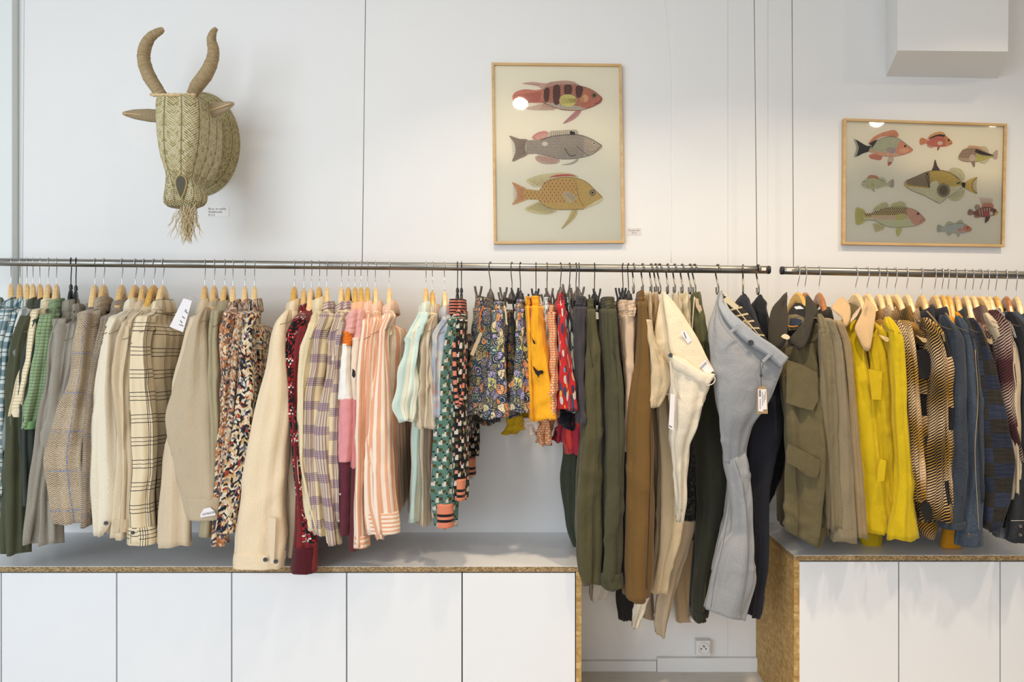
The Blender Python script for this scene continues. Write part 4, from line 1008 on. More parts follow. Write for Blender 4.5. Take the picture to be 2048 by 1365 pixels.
pr.poly([(700, 942), (790, 970), (862, 1040), (850, 1070), (780, 1100), (735, 1060), (700, 1000)], (210, 152, 114)); pr.poly([(600, 1000), (690, 998), (660, 1050), (610, 1050)], (200, 190, 90)); pr.poly([(590, 1052), (680, 1060), (690, 1100), (620, 1108)], (204, 206, 150)); pr.ell(798, 991, 15, 15, (170, 70, 50)); pr.ell(798, 991, 7, 7, (60, 20, 20)); pr.line([(862, 1042), (820, 1060), (815, 1080)], 3, (90, 60, 40)); pr.line([(450, 954), (540, 934), (640, 931), (720, 941), (790, 969), (862, 1040)], 3, (90, 70, 50)); pr.line([(310, 1050), (400, 1053), (470, 1088), (560, 1115), (680, 1113), (780, 1101)], 2.5, (100, 96, 70)); pr.done()
# g: small silver with orange face
pr.poly([(1050, 1100), (1070, 1062), (1110, 1068), (1112, 1088)], (196, 190, 150)); pr.poly([(1140, 1082), (1180, 1046), (1205, 1060), (1205, 1086)], (196, 190, 150)); pr.poly([(1062, 1158), (1110, 1165), (1080, 1192)], (196, 180, 150)); pr.poly([(1155, 1170), (1180, 1170), (1165, 1208)], (196, 180, 150)); pr.poly([(1025, 1113), (980, 1090), (976, 1156), (1030, 1146)], (176, 174, 150))
bg = [(1010, 1115), (1060, 1100), (1140, 1080), (1220, 1085), (1285, 1135), (1250, 1160), (1170, 1170), (1080, 1160), (1010, 1148)]
pr.poly(bg, (170, 178, 166)); pr.dots(bg, 9, 8, 2.2, (236, 236, 226)); pr.poly([(1215, 1098), (1262, 1106), (1286, 1136), (1250, 1158), (1210, 1140)], (212, 130, 78)); pr.ell(1180, 1140, 26, 16, (214, 140, 104)); pr.ell(1248, 1122, 8, 8, (120, 60, 40)); pr.line([(1060, 1100), (1140, 1079), (1220, 1084), (1286, 1135)], 2.5, (90, 100, 96)); pr.done()
# h: spiny reddish
pr.rays(((1385, 930), (1475, 930)), ((1352, 842), (1478, 850)), 9, 3.5, (190, 120, 90)); pr.poly([(1385, 935), (1400, 900), (1470, 900), (1480, 935)], (206, 120, 84)); pr.ell(1338, 930, 24, 24, (180, 154, 120)); pr.poly([(1310, 975), (1270, 948), (1250, 978), (1262, 1004), (1305, 995)], (160, 116, 104)); pr.poly([(1415, 1015), (1450, 1010), (1440, 1050), (1408, 1075)], (110, 64, 50)); pr.ell(1335, 1014, 26, 16, (180, 110, 96))
pr.poly([(1298, 988), (1350, 946), (1420, 928), (1480, 938), (1526, 985), (1482, 1006), (1420, 1022), (1340, 1014)], (142, 78, 60)); pr.rays(((1340, 952), (1460, 935)), ((1350, 1012), (1460, 1010)), 5, 7, (206, 180, 150)); pr.ell(1415, 990, 26, 26, (180, 60, 44)); pr.ell(1462, 990, 16, 18, (214, 206, 180)); pr.poly([(1496, 985), (1520, 972), (1528, 988), (1490, 1010)], (212, 190, 60)); pr.line([(1480, 975), (1508, 950)], 5, (40, 36, 34)); pr.done()

# ------------------------------------------------------------------ price cards, socket, knobs
g = G('clear_card', .3, .5); g.color(C(222, 216, 210)); M_CARD = g.m
def card(label, x0, y0, x1, y1, lines_, size, align):
    a, b = P(x0, y0), P(x1, y1)
    o = empty('price_card', ((a.x+b.x)/2, 0, b.z), 0, label, 'price card')
    box('card', a.x, b.x, -.0012, -.0002, b.z, a.z, M_CARD, o, bev=.0003)
    for i, (tx, py, px) in enumerate(lines_):
        q = P(px, py, 0); text('lettering', tx, size, (q.x, -.0014, q.z), INK, o, align=align)
card('small clear card with three printed lines beside the straw head', 414.5, 414, 458.5, 434, [('Bouc en paille', 420, 417), ('Andalousie', 426, 417), ('€115', 432.3, 417)], .0125, 'LEFT')
card('tiny clear card with two centred lines by the tall fish print', 1254.5, 456, 1282, 471, [('Fantastic Fish', 462.6, 1268), ('€110', 467.6, 1268)], .0082, 'CENTER')
so = empty('wall_socket', (P(1407, 1310).x, 0, P(1407, 1311).z), 0, 'white surface mounted wall socket low between the cabinets', 'socket')
M_SOCK = simple('socket_plastic', (232, 230, 226), .35); M_HOLE = simple('socket_hole', (14, 14, 15), .6)
a, b = P(1392, 1282, -.03), P(1420.5, 1312, -.03)
box('housing', a.x, b.x, -.033, 0, b.z, a.z, M_SOCK, so, bev=.003)
c = P(1407, 1297.5, -.033)
v, f = lathedata([(.0235, 0), (.0235, -.004), (.021, -.005), (.0195, -.0045), (.019, -.0012)], 28, 'y', (c.x, -.033, c.z)); mk('socket_rim', v, f, M_SOCK, so, smooth=False)
for dx in (-.0095, .0095):
    v, f = lathedata([(.0028, .002), (.0028, -.0015)], 12, 'y', (c.x+dx, -.0335, c.z-.002)); mk('contact_hole', v, f, M_HOLE, so)
v, f = lathedata([(.0026, .0), (.0026, -.010), (.0018, -.012)], 12, 'y', (c.x, -.0335, c.z+.010)); mk('earth_pin', v, f, M_STEEL, so)
for (px, py, lab) in ((1377, 1221, 'round white wall peg low down beside the olive trouser hem'), (943, 953, 'round white wall peg beside the coral knitted cuff')):
    q = P(px, py); v, f = lathedata([(.008, 0), (.006, -.06), (.010, -.072), (.0155, -.084), (.0135, -.096), (.006, -.102)], 22, 'y', (q.x, 0, q.z))
    prop(mk('coat_peg', v, f, M_SOCK, None, org=(q.x, 0, q.z)), lab, 'peg')

# ------------------------------------------------------------------ straw goat head
def strawmat(name, a, b, d, strip=.042):
    g = G(name, .85, .2); u, v = g.uv()
    z = g.f('PINGPONG', u, strip/2)
    w = g.f('ADD', v, g.f('MULTIPLY', z, 1.15))
    k = g.f('SINE', g.f('MULTIPLY', w, 2*math.pi/.0092)); cell = g.f('FLOOR', g.f('DIVIDE', w, .0092)); row = g.f('FLOOR', g.f('DIVIDE', z, strip/6))
    rnd = g.white(g.vec(cell, row, 1.0)); k2 = g.f('SINE', g.f('MULTIPLY', g.f('SUBTRACT', v, g.f('MULTIPLY', z, 1.5)), 2*math.pi/.022))
    t = g.f('ADD', g.f('MULTIPLY_ADD', k, .2, .2), g.f('ADD', g.f('MULTIPLY', rnd, .55), g.f('MULTIPLY', k2, .0)))
    seam = g.f('LESS_THAN', g.f('ABSOLUTE', g.f('SUBTRACT', z, strip/2)), .0018)
    c = g.ramp(t, [(0, C(*d)), (.25, C(*a)), (.7, C(*b))]); c = g.mix(g.f('MULTIPLY', seam, .75), c, C(*d))
    g.color(c); g.bump(k, .9, .004); g.bump(k2, .4, .003); g.bump(g.f('SUBTRACT', 1.0, seam), .7, .004); return g.m
M_STRAW = strawmat('plaited_straw', (226, 208, 150), (252, 242, 200), (146, 126, 78))
M_STRAWD = strawmat('plaited_straw_dark', (214, 196, 140), (242, 228, 178), (140, 122, 76), .05)
M_STRAWR = simple('straw_rim', (168, 150, 100), .9)
g = G('wound_twine', .9); u, v = g.uv(); k = g.f('SINE', g.f('MULTIPLY', g.f('ADD', v, g.f('MULTIPLY', g.noise(g.uvv(), 30, 1), .004)), 2*math.pi/.0042))
g.color(g.ramp(g.f('MULTIPLY_ADD', k, .3, g.f('MULTIPLY', g.noise(g.mapv(g.uvv(), (40, 200, 1)), 1, 2), .9)), [(0, C(150, 124, 86)), (.45, C(208, 180, 136)), (.85, C(236, 212, 170))])); g.bump(k, .8, .003); M_TWINE = g.m
head = empty('straw_goat_head', (P(378, 290).x, 0, P(378, 395).z), 0, 'plaited straw goat head with twine horns and fringe beard hung on the wall', 'wall decoration')
def uvtube(name, pts, rads, mat, n=20, jit=.0):
    """tube with metre uvs (u round, v along)"""
    V, Fc = tubedata(pts, rads, n); m = len(pts); L_ = [0]
    for i in range(1, m): L_.append(L_[-1]+(Vector(pts[i])-Vector(pts[i-1])).length)
    if jit:
        rg = random.Random(3); V = [(x+rg.uniform(-jit, jit), y+rg.uniform(-jit, jit), z+rg.uniform(-jit, jit)) for x, y, z in V]
    uv = [(2*math.pi*.02*(k if k < n/2 else n-k)/n, L_[i]) for i in range(m) for k in range(n)]
    return mk(name, V, Fc, mat, head, uv=np.array(uv))
# neck dome against the wall
cx, cz, R_ = P(402, 0).x, P(0, 289).z, .208
V, UV, Fc = [], [], []; n = 64
prof = [(0.30, -.150), (.45, -.140), (.62, -.118), (.78, -.085), (.9, -.05), (.97, -.02), (1.0, -.001)]
prof = [(p.x, p.y) for p in smoothpts([Vector((a, b, 0)) for a, b in prof], 4)]
acc = 0
for i, (r, y) in enumerate(prof):
    if i: acc += math.hypot((r-prof[i-1][0])*R_, y-prof[i-1][1])
    rp = 1+.012*abs(math.sin(acc/.042*math.pi))
    for k in range(n): a = 2*math.pi*k/n; V.append((cx+r*R_*rp*math.cos(a)*.75, y, cz+r*R_*rp*math.sin(a))); UV.append((acc, (k if k < n/2 else n-k)/n*2*math.pi*R_*.9))
for i in range(len(prof)-1):
    for k in range(n): q = (k+1) % n; Fc.append((i*n+k, i*n+q, (i+1)*n+q, (i+1)*n+k))
Fc.append(tuple(range(n-1, -1, -1))); mk('neck', V, Fc, M_STRAWD, head, uv=np.array(UV))
# face: rounded box rings from the poll to the chin
rowsH = [  # py, xl, xr (front face edges at Yf), Yf, Yb
    (187, 306, 388, -.325, -.12), (196, 301, 392, -.335, -.10), (230, 300, 392, -.345, -.09), (265, 302, 389, -.350, -.085), (300, 308, 384, -.352, -.095),
    (330, 318, 378, -.352, -.13), (352, 325, 378, -.352, -.19), (370, 324, 388, -.352, -.235), (390, 320, 396, -.350, -.25), (404, 322, 394, -.340, -.26), (412, 332, 384, -.325, -.27)]
q_ = np.linspace(0, 1, 44); keys = np.array([(P(r[1], r[0], r[3]).x, P(r[2], r[0], r[3]).x, P(0, r[0], r[3]).z, r[3], r[4]) for r in rowsH])
tt = np.r_[0, np.cumsum(np.abs(np.diff(keys[:, 2])))]; Kq = pchip(tt, keys, q_*tt[-1]); n = 60; V, UV, Fc = [], [], []
for i, (xa, xb, z, yfr, ybk) in enumerate(Kq):
    cxx, cyy, aa, bb = (xa+xb)/2, (yfr+ybk)/2, (xb-xa)/2, (ybk-yfr)/2; cum = 0; prev = None; ring = []
    for k in range(n):
        a = 2*math.pi*k/n-math.pi/2; ca, sa = math.cos(a), math.sin(a); e = 2/4.6
        x = cxx+aa*math.copysign(abs(ca)**e, ca)*(1.0 if sa < 0 else 1.0-.28*sa); y = cyy+bb*math.copysign(abs(sa)**e, sa); ring.append((x, y))
    per = sum(math.dist(ring[k], ring[(k+1) % n]) for k in range(n)); sc = .50/per
    for k in range(n):
        if k: cum += math.dist(ring[k], ring[k-1])
        uu = cum*sc; g_ = abs(math.sin(uu/.042*math.pi))**.5; x, y = ring[k]
        dx, dy = x-cxx, y-cyy; l = math.hypot(dx, dy) or 1; off = .004*(g_-.6); V.append((x+dx/l*off, y+dy/l*off, z)); UV.append((uu if uu < .25 else .5-uu, -z))
for i in range(len(Kq)-1):
    for k in range(n): q = (k+1) % n; Fc.append((i*n+k, (i+1)*n+k, (i+1)*n+q, i*n+q))
b0 = len(V); V.append((Kq[0][0]*.5+Kq[0][1]*.5, -.22, Kq[0][2]+.012)); UV.append((.1, 0)); V.append((Kq[-1][0]*.5+Kq[-1][1]*.5, -.30, Kq[-1][2]-.006)); UV.append((.1, 0))
m = len(Kq)
for k in range(n): q = (k+1) % n; Fc.append((b0, k, q)); Fc.append((b0+1, (m-1)*n+q, (m-1)*n+k))
mk('face', V, Fc, M_STRAW, head, uv=np.array(UV))
# horns, ears, poll braid
def horn(px, rad, Ya, Yb):
    n_ = len(px); pts = [P(x, y, Ya+(Yb-Ya)*i/(n_-1)) for i, (x, y) in enumerate(px)]; pts = smoothpts(pts, 7); m_ = len(pts)
    rr = np.interp(np.linspace(0, 1, m_), np.linspace(0, 1, len(rad)), rad); rg = random.Random(8); uvtube('horn', pts, [r*(1+rg.uniform(-.04, .04)) for r in rr], M_TWINE, 18)
horn([(326, 192), (313, 176), (298, 152), (288, 122), (290, 96), (302, 74), (322, 61), (328, 59)], [.017, .022, .024, .022, .0205, .0165, .011, .006], -.27, -.25)
horn([(383, 190), (394, 172), (412, 148), (424, 122), (427, 100), (423, 80), (427, 64), (433, 57)], [.017, .023, .024, .021, .0195, .0165, .011, .007], -.27, -.25)
def ear(a, b, Ya, Yb, w):
    pts = [P(a[0]+(b[0]-a[0])*t, a[1]+(b[1]-a[1])*t, Ya+(Yb-Ya)*t) for t in [i/14 for i in range(15)]]; rr = np.interp(np.linspace(0, 1, 15), [0, .15, .35, .7, .92, 1], [w*.7, w, w, w*.75, w*.4, w*.18])
    V, Fc = tubedata(pts, list(rr), 16); c = [sum((Vector(V[i*16+k]) for k in range(16)), Vector())/16 for i in range(15)]
    V = [tuple(Vector((v[0], c[j//16].y+(v[1]-c[j//16].y)*.45, v[2]))) for j, v in enumerate(V)]
    uv = [((k if k < 8 else 16-k)*.004, i*.009) for i in range(15) for k in range(16)]; mk('ear', V, Fc, M_EAR, head, uv=np.array(uv))
    mk('ear_rib', *tubedata([p+Vector((0, -w*.45, -w*.12)) for p in pts[1:-1]], .0028, 6), M_TWINE, head, uv=None)
g = G('pale_twine', .9); u, v = g.uv(); k = g.f('SINE', g.f('MULTIPLY', v, 2*math.pi/.004)); g.color(g.ramp(g.f('MULTIPLY_ADD', k, .3, .5), [(0, C(150, 128, 98)), (1, C(202, 182, 150))])); g.bump(k, .6, .002); M_EAR = g.m
ear((326, 233), (245, 227), -.235, -.30, .024); ear((401, 229), (468, 207), -.22, -.24, .026)
mk('poll_braid', *tubedata([P(x, y, -.335+abs(x-347)*.0006) for x, y in [(302+6*i, 190+(.9 if i % 2 else -.9)) for i in range(16)]], .0058, 8), M_TWINE, head)
# eye, nostrils, chin roll
v, f = lathedata([(.0095, 0), (.0085, -.004), (.003, -.0065)], 16, 'y', (0, 0, 0))
M_EYE = simple('eye_black', (20, 22, 26), .25); ec = P(387.5, 249, -.315)
rot = Matrix.Rotation(math.radians(50), 4, 'Z'); mk('eye', [tuple(ec+rot @ Vector((a*.9, b, c*1.25))) for a, b, c in v], f, M_EYE, head)
M_NOS = simple('nostril_dark', (84, 80, 66), .8)
def almond(name, cpx, w, h, yy, rz, mat, rim=True):
    c = P(cpx[0], cpx[1], yy); pts = []
    for i in range(20):
        a = 2*math.pi*i/20; x = w*math.sin(a)*(.65+.35*math.cos(a)); z = h*math.cos(a); pts.append(c+Matrix.Rotation(rz, 3, 'Z') @ Vector((x, 0, z)))
    slab(name, pts, mat, head, .003)
    if rim: mk('nostril_rim', *tubedata(pts+[pts[0]], .0028, 8), M_STRAWR, head)
almond('nostril', (362, 374), .025, .040, -.3565, .12, M_NOS)
# beard: loose wavy fibres
g = G('raw_fibre', .9); g.color(C(212, 194, 156)); M_FIB = g.m
rg = random.Random(11); parts = []
for i in range(150):
    x0 = rg.uniform(362, 394); y0 = rg.uniform(400, 408); x1 = rg.gauss(374, 9); y1 = rg.uniform(440, 492) if i > 12 else rg.uniform(430, 478)
    if i < 12: x1 = rg.choice([333, 340, 352, 400, 404, 345])+rg.uniform(-4, 6); y1 = rg.uniform(445, 478)
    ph = rg.uniform(0, 6); am = rg.uniform(.8, 3.0); yy = rg.uniform(-.33, -.27); k = rg.uniform(9, 15)
    pts = [P(x0+(x1-x0)*(t**.8)+am*math.sin(ph+t*k*1.3)*min(1, t*3), y0+(y1-y0)*t, yy+.006*math.sin(ph*2+t*k)) for t in [j/20 for j in range(21)]]
    parts.append(tubedata(pts, [.0011]*18+[.0009, .0006, .0003], 4, caps=False))
bd = mk('beard', *join(parts), M_FIB, head); bd['kind'] = 'stuff'
# ------------------------------------------------------------------ colours of cloth
TAUPE = (150, 141, 128); OLIVE = (72, 72, 44); BEIGE = (196, 176, 146); CREAM = (232, 214, 184); IVORY = (228, 220, 204)
flan = lambda s: gingham((196, 204, 200), (112, 134, 138), (52, 78, 86), s, .5, (40, 56, 60))
GA = 'clothes on the left end of the left rail'
G_ = garment
# ---- section A: left end of the left rail
G_('washed teal checked shirt at the frame edge', 'teal and white checked flannel shirt, the first at the left frame edge', 'shirt', -12, 1, gingham((206, 216, 214), (140, 164, 164), (84, 116, 120), .035), [(612, -16, 14), (700, -26, 10), (850, -30, 8), (950, -24, 9), (1066, -22, 14)], 1010, cuff=24, cuff_mat=plain((214, 220, 216)), group=GA, seed=1)
G_('large slate check flannel shirt', 'slate blue and white flannel shirt with large checks, second from the left', 'shirt', 22, 0, flan(.055), [(622, 4, 36), (680, -5, 22), (760, -7, 15), (880, -10, 12), (1000, -12, 10)], 1000, cuff=22, group=GA, seed=2)
G_('slate check shirt with a rolled collar', 'dark slate checked flannel shirt with a small stand collar beside the large check one', 'shirt', 40, 1, flan(.045), [(628, 24, 48), (700, 8, 30), (800, 7, 24), (900, 5, 20), (990, 4, 16)], 1010, group=GA, seed=3)
G_('pale blue striped overshirt', 'white and grey blue striped overshirt with bold diagonal shoulder stripes', 'shirt', 54, 0, stripes((214, 212, 202), (116, 130, 134), .021, .42), [(626, 36, 62), (660, 26, 50), (720, 22, 40), (800, 20, 34), (900, 16, 30)], 1010, group=GA, seed=4)
G_('dark olive long overshirt', 'long dark olive overshirt with the lowest hem at the far left', 'shirt', 66, 0, plain((76, 78, 56)), [(636, 50, 72), (690, 32, 56), (800, 20, 46), (900, 17, 50), (1000, 9, 52), (1106, 10, 50)], 1080, cuff=None, group=GA, seed=5, t=.04)
G_('charcoal green shirt', 'charcoal green shirt squeezed between the olive overshirt and the cream waffle top', 'shirt', 80, 1, plain((58, 64, 58)), [(640, 74, 96), (700, 52, 76), (800, 44, 66), (900, 44, 66), (1010, 48, 70)], 1000, group=GA, seed=6)
G_('cream waffle knit top', 'cream waffle knit top with short sleeves and fine grid', 'top', 97, 0, waffle((232, 218, 184), (196, 176, 138)), [(624, 66, 88), (650, 60, 84), (700, 54, 77), (790, 36, 60), (832, 30, 52)], 960, cuff=16, cuff_mat=plain((230, 214, 182)), farlen=820, group=GA, seed=7, st=.05)
G_('green waffle knit polo', 'fresh green waffle knit polo with short sleeves', 'polo shirt', 113, 0, waffle((142, 162, 124), (98, 122, 80)), [(632, 88, 112), (660, 82, 108), (700, 77, 104), (790, 60, 92), (856, 49, 74)], 960, cuff=14, cuff_mat=plain((120, 158, 104)), farlen=840, group=GA, seed=8, st=.05)
G_('front taupe windbreaker', 'taupe grey windbreaker with a tall collar and elasticated cuff, beside the green polo', 'jacket', 142, 0, plain((150, 143, 130), .9), [(640, 112, 136), (680, 104, 124), (760, 100, 118), (840, 84, 106), (920, 72, 100), (1000, 62, 92), (1083, 57, 78)], 1040, hk='black', drop=.016, chgt=.05, fall=.05, gather=.05, group=GA, seed=9, hl='black plastic hanger carrying the front taupe windbreaker', fold=.005)
G_('second taupe windbreaker', 'taupe grey windbreaker with elasticated cuff next to the brown tweed jacket', 'jacket', 152, 0, plain((154, 147, 134), .9), [(652, 128, 156), (690, 122, 148), (760, 118, 140), (840, 104, 130), (900, 92, 122), (1000, 80, 112), (1086, 72, 118)], 1040, hk='black', drop=.020, csize=.95, gather=.06, group=GA, seed=10, hl='black plastic hanger carrying the second taupe windbreaker', fold=.006)
TW = tweed((116, 96, 76), (206, 186, 156), (110, 130, 178)); TW2 = tweed((104, 88, 74), (178, 160, 138), (90, 112, 160))
G_('grey brown overshirt', 'grey brown overshirt mostly hidden behind the brown tweed jacket', 'shirt', 190, 0, plain((120, 112, 100)), [(650, 158, 176), (700, 150, 172), (850, 124, 150), (1000, 100, 130)], 1000, group=GA, seed=11, collar_mat=None, cmode='none')
G_('brown tweed jacket', 'brown and cream herringbone tweed jacket with a wide sleeve', 'jacket', 208, 1, TW, [(630, 166, 196), (670, 156, 192), (740, 150, 186), (820, 124, 178), (870, 108, 174), (915, 97, 170), (970, 103, 174), (1044, 115, 180)], 1010, t=.05, st=.075, csize=1.15, chgt=.042, fall=.055, group=GA, seed=12, fold=.004)
G_('darker brown tweed jacket', 'darker brown tweed jacket showing as a strip behind the first tweed jacket', 'jacket', 244, 1, TW2, [(640, 206, 226), (700, 190, 212), (800, 176, 196), (900, 168, 190), (1050, 172, 186)], 1020, t=.036, group=GA, seed=13)
G_('off white button cuff overshirt', 'off white cotton overshirt with a rounded cuff and dark button', 'shirt', 271, 1, plain((230, 218, 194), .5), [(640, 222, 244), (665, 208, 234), (720, 202, 230), (800, 186, 232), (900, 180, 238), (960, 181, 243), (1020, 186, 238), (1052, 196, 226), (1068, 202, 214)], 1010, t=.042, st=.06, group=GA, seed=14)
o = bpy.data.objects[[q.name for q in COL.objects if q.get('label', '').startswith('off white cotton overshirt')][0]]
button_at(o, 212.5, 1047, -.507, .0068)
G_('sand beige overshirt', 'sand beige overshirt with a squared cuff between the off white and the checked ones', 'shirt', 288, 1, plain((206, 184, 152), .5), [(650, 252, 272), (680, 238, 264), (760, 230, 262), (850, 240, 264), (940, 244, 268), (1010, 236, 266), (1060, 230, 265)], 1010, cuff=24, group=GA, seed=15)
G_('stone beige shirt', 'stone beige shirt just behind the cream windowpane overshirt', 'shirt', 308, 2, plain((216, 198, 166), .5), [(660, 258, 272), (760, 246, 262), (900, 244, 262), (1076, 228, 256)], 1020, group=GA, seed=16, collar_mat=None, cmode='none')
WP = windowpane((228, 210, 176), (34, 33, 42), .058, .074, ((.010, .0020), (.017, .0020), (.024, .0020), (.031, .0020)), ((.010, .0026), (.023, .0020), (.036, .0026)))
G_('cream windowpane overshirt', 'cream overshirt with a black windowpane check, its back panel in view', 'shirt', 326, 0, WP, [(636, 276, 306), (690, 262, 298), (760, 262, 302), (800, 262, 306), (850, 264, 312), (930, 268, 311), (1010, 262, 304), (1086, 259, 310)], 1060, cuff=34, t=.065, csize=1.12, fb=[(560, 372), (700, 374), (900, 356), (1050, 350)], group=GA, seed=17, farlen=1030)
o = bpy.data.objects[[q.name for q in COL.objects if q.get('label', '').startswith('cream overshirt with a black')][0]]
button_at(o, 266, 1066, -.508, .006)
# ---- section B
GB = 'jackets on the left rail before its first gap'
G_('pale sand twill jacket', 'pale sand twill jacket carrying a white card tag at its shoulder', 'jacket', 410, 1, plain((212, 192, 162), .4), [(640, 386, 410), (672, 374, 396), (760, 350, 386), (850, 338, 378), (930, 324, 376), (1010, 317, 384), (1090, 311, 386)], 1040, t=.045, st=.06, group=GB, seed=20)
# its card tag
o = bpy.data.objects[[q.name for q in COL.objects if q.get('label', '').startswith('pale sand twill')][0]]
M_TAG = simple('tag_card_white', (232, 226, 226), .6)
tg = empty('hang_tag', P(358, 672, -.45), 0, 'white rectangular card tag with faint printed lines hanging beside the windowpane overshirt', 'tag')
slab('card', [P(367, 597, -.45), P(384, 602, -.45), P(366, 665, -.45), P(339, 654, -.45)], M_TAG, tg, .0008)
for i, (x0, y0, x1, y1) in enumerate(((358, 650, 366, 653), (360, 642, 364, 647), (364, 634, 369, 638), (369, 623, 375, 628), (370, 620, 373, 623))):
    slab('printed_line', [P(x0, y0, -.4512), P(x1, y1, -.4512), P(x1+.8, y1-1.2, -.4512), P(x0+.8, y0-1.2, -.4512)], INK, tg, .0002)
mk('string', *tubedata([P(376, 600, -.45), P(384, 592, -.43), P(392, 598, -.42)], .0007, 5), M_TAG, tg)
CHORE = plain((190, 172, 144), .5)
G_('beige chore jacket', 'beige chore jacket with a wide sleeve and white sewn tab at the cuff', 'jacket', 429, 1, CHORE, [(615, 402, 424), (640, 396, 420), (700, 376, 424), (760, 358, 432), (828, 338, 440), (900, 354, 446), (960, 368, 449), (1000, 377, 451), (1034, 384, 453)], 1030, cuff=42, t=.05, st=.09, group=GB, seed=21, fold=.004)
o = bpy.data.objects[[q.name for q in COL.objects if q.get('label', '').startswith('beige chore')][0]]
Yt = -.5275
slab('sewn_tab', [P(401, 1036, Yt), P(401, 1029, Yt), P(408, 1018, Yt), P(420, 1015.5, Yt), P(430, 1024, Yt), P(431, 1031, Yt)], M_TAG, o, .0012)
qd = P(404.5, 1032.0, Yt-.0014)
text('lettering', 'OSTRIZZED', .0088, qd, INK, o, rot=Matrix.Rotation(-math.radians(12), 4, 'Y') @ Matrix.Rotation(math.pi/2, 4, 'X'))
G_('khaki work jacket', 'khaki grey work jacket behind the beige chore jacket', 'jacket', 450, 1, plain((168, 156, 126), .6), [(625, 424, 440), (690, 418, 436), (760, 416, 440), (900, 424, 446), (1072, 402, 430)], 1040, group=GB, seed=22)
TWC = dashes(((206, 140, 92), (196, 170, 140), (96, 92, 96), (176, 112, 72), (230, 210, 180), (70, 70, 78)), 190, 90, .8, 6)
G_('rust and grey tweed overshirt', 'rust and grey tweed overshirt with an orange tinted sleeve', 'shirt', 466, 0, TWC, [(625, 452, 476), (660, 442, 468), (720, 442, 462), (800, 444, 460), (900, 436, 452), (1088, 424, 456)], 1040, group=GB, seed=23, csize=1.05)
G_('grey fleck tweed overshirt', 'grey flecked tweed overshirt squeezed between the rust and the multicoloured one', 'shirt', 490, 0, dashes(((190, 168, 140), (120, 112, 112), (214, 196, 168), (70, 66, 72), (186, 130, 92)), 190, 90, .8, 5), [(630, 474, 492), (700, 464, 482), (800, 458, 476), (900, 446, 466), (1000, 440, 460)], 1030, group=GB, seed=24)
MTW = dashes(((224, 208, 178), (34, 32, 38), (218, 196, 160), (158, 66, 44), (40, 38, 44), (200, 160, 104), (104, 108, 126), (224, 210, 184), (34, 32, 38), (206, 190, 162)), 180, 84, .9)
G_('multicoloured chunky tweed overshirt', 'chunky tweed overshirt in cream, black, rust and blue with a pale button', 'shirt', 509, 0, MTW, [(628, 490, 520), (660, 482, 510), (720, 478, 512), (800, 470, 514), (900, 456, 502), (1000, 444, 484), (1062, 434, 474)], 1010, cuff=32, t=.06, csize=1.2, chgt=.042, group=GB, seed=25, fb=[(560, 540), (700, 545), (800, 532), (1000, 512)], farlen=940)
o = bpy.data.objects[[q.name for q in COL.objects if q.get('label', '').startswith('chunky tweed overshirt')][0]]
button_at(o, 461, 1046, -.512, .0068, BTN_L)
# ---- section C
GC = 'clothes on the middle of the left rail'
G_('large cream overshirt', 'large cream overshirt whose tabbed sleeve has two dark buttons', 'shirt', 589, 2, plain((234, 212, 178), .4), [(620, 564, 592), (650, 550, 584), (700, 545, 580), (790, 522, 586), (900, 498, 576), (1000, 484, 568), (1080, 474, 570), (1131, 469, 567)], 1090, cuff=27, t=.05, st=.085, csize=1.2, chgt=.04, fall=.056, group=GC, seed=30, fold=.003)
o = bpy.data.objects[[q.name for q in COL.objects if q.get('label', '').startswith('large cream')][0]]
column('sleeve', [(700, 572, 592), (900, 562, 598), (1000, 572, 605), (1112, 576, 612)], -.415, .05, plain((222, 204, 176), .4), o, seed=4, fold=.004)
button_at(o, 531, 1120, -.525, .0072); button_at(o, 552, 1123.5, -.525, .0072)
slab('sleeve_tab', [P(x, y, -.524) for x, y in ((537, 1035), (552, 1038), (548, 1128), (540, 1128))], plain((226, 206, 176), .3), o, .002)
G_('red and black tweed jacket', 'narrow red, black and white tweed jacket beside the maroon sweater', 'jacket', 608, 1, houndred(), [(640, 590, 612), (670, 578, 602), (740, 576, 596), (800, 582, 597), (900, 590, 606), (1000, 597, 613), (1050, 604, 622), (1082, 606, 632)], 1040, csize=1.05, group=GC, seed=31, drop=.008)
G_('maroon knitted sweater', 'maroon knitted sweater with a dark ribbed cuff hanging over the board edge', 'sweater', 623, 0, plain((118, 34, 36), .3), [(660, 600, 616), (700, 592, 610), (800, 588, 604), (950, 594, 616), (1060, 592, 632), (1143, 588, 630)], 1060, cuff=50, cuff_mat=ribbed((84, 18, 30), (78, 16, 28)), cmode='crew', group=GC, seed=32, drop=.006, Ys=-.47)
G_('cream zip jacket', 'cream jacket with a zip toothed collar edge behind the beige plaid shirts', 'jacket', 639, 2, plain((230, 214, 178), .4), [(650, 618, 640), (690, 606, 630), (780, 598, 618), (900, 600, 616), (1060, 628, 648)], 1050, csize=1.15, chgt=.05, group=GC, seed=33)
PL = shadowplaid((226, 206, 168), (86, 62, 88), (166, 140, 150), .078)
G_('first beige and purple plaid shirt', 'beige and purple plaid shirt, leftmost of the three plaid ones', 'shirt', 654, 0, PL, [(635, 642, 668), (670, 630, 656), (740, 622, 648), (800, 610, 640), (900, 606, 640), (1000, 610, 646), (1070, 616, 650)], 1040, t=.045, csize=1.1, group=GC, seed=34)
G_('middle beige and purple plaid shirt', 'beige and purple plaid shirt with a hanging cuff, middle of the three plaid ones', 'shirt', 683, 0, PL, [(635, 668, 688), (670, 658, 678), (740, 654, 674), (800, 638, 668), (870, 624, 664), (930, 630, 668), (1000, 642, 676), (1088, 655, 684)], 1040, group=GC, seed=35, t=.04)
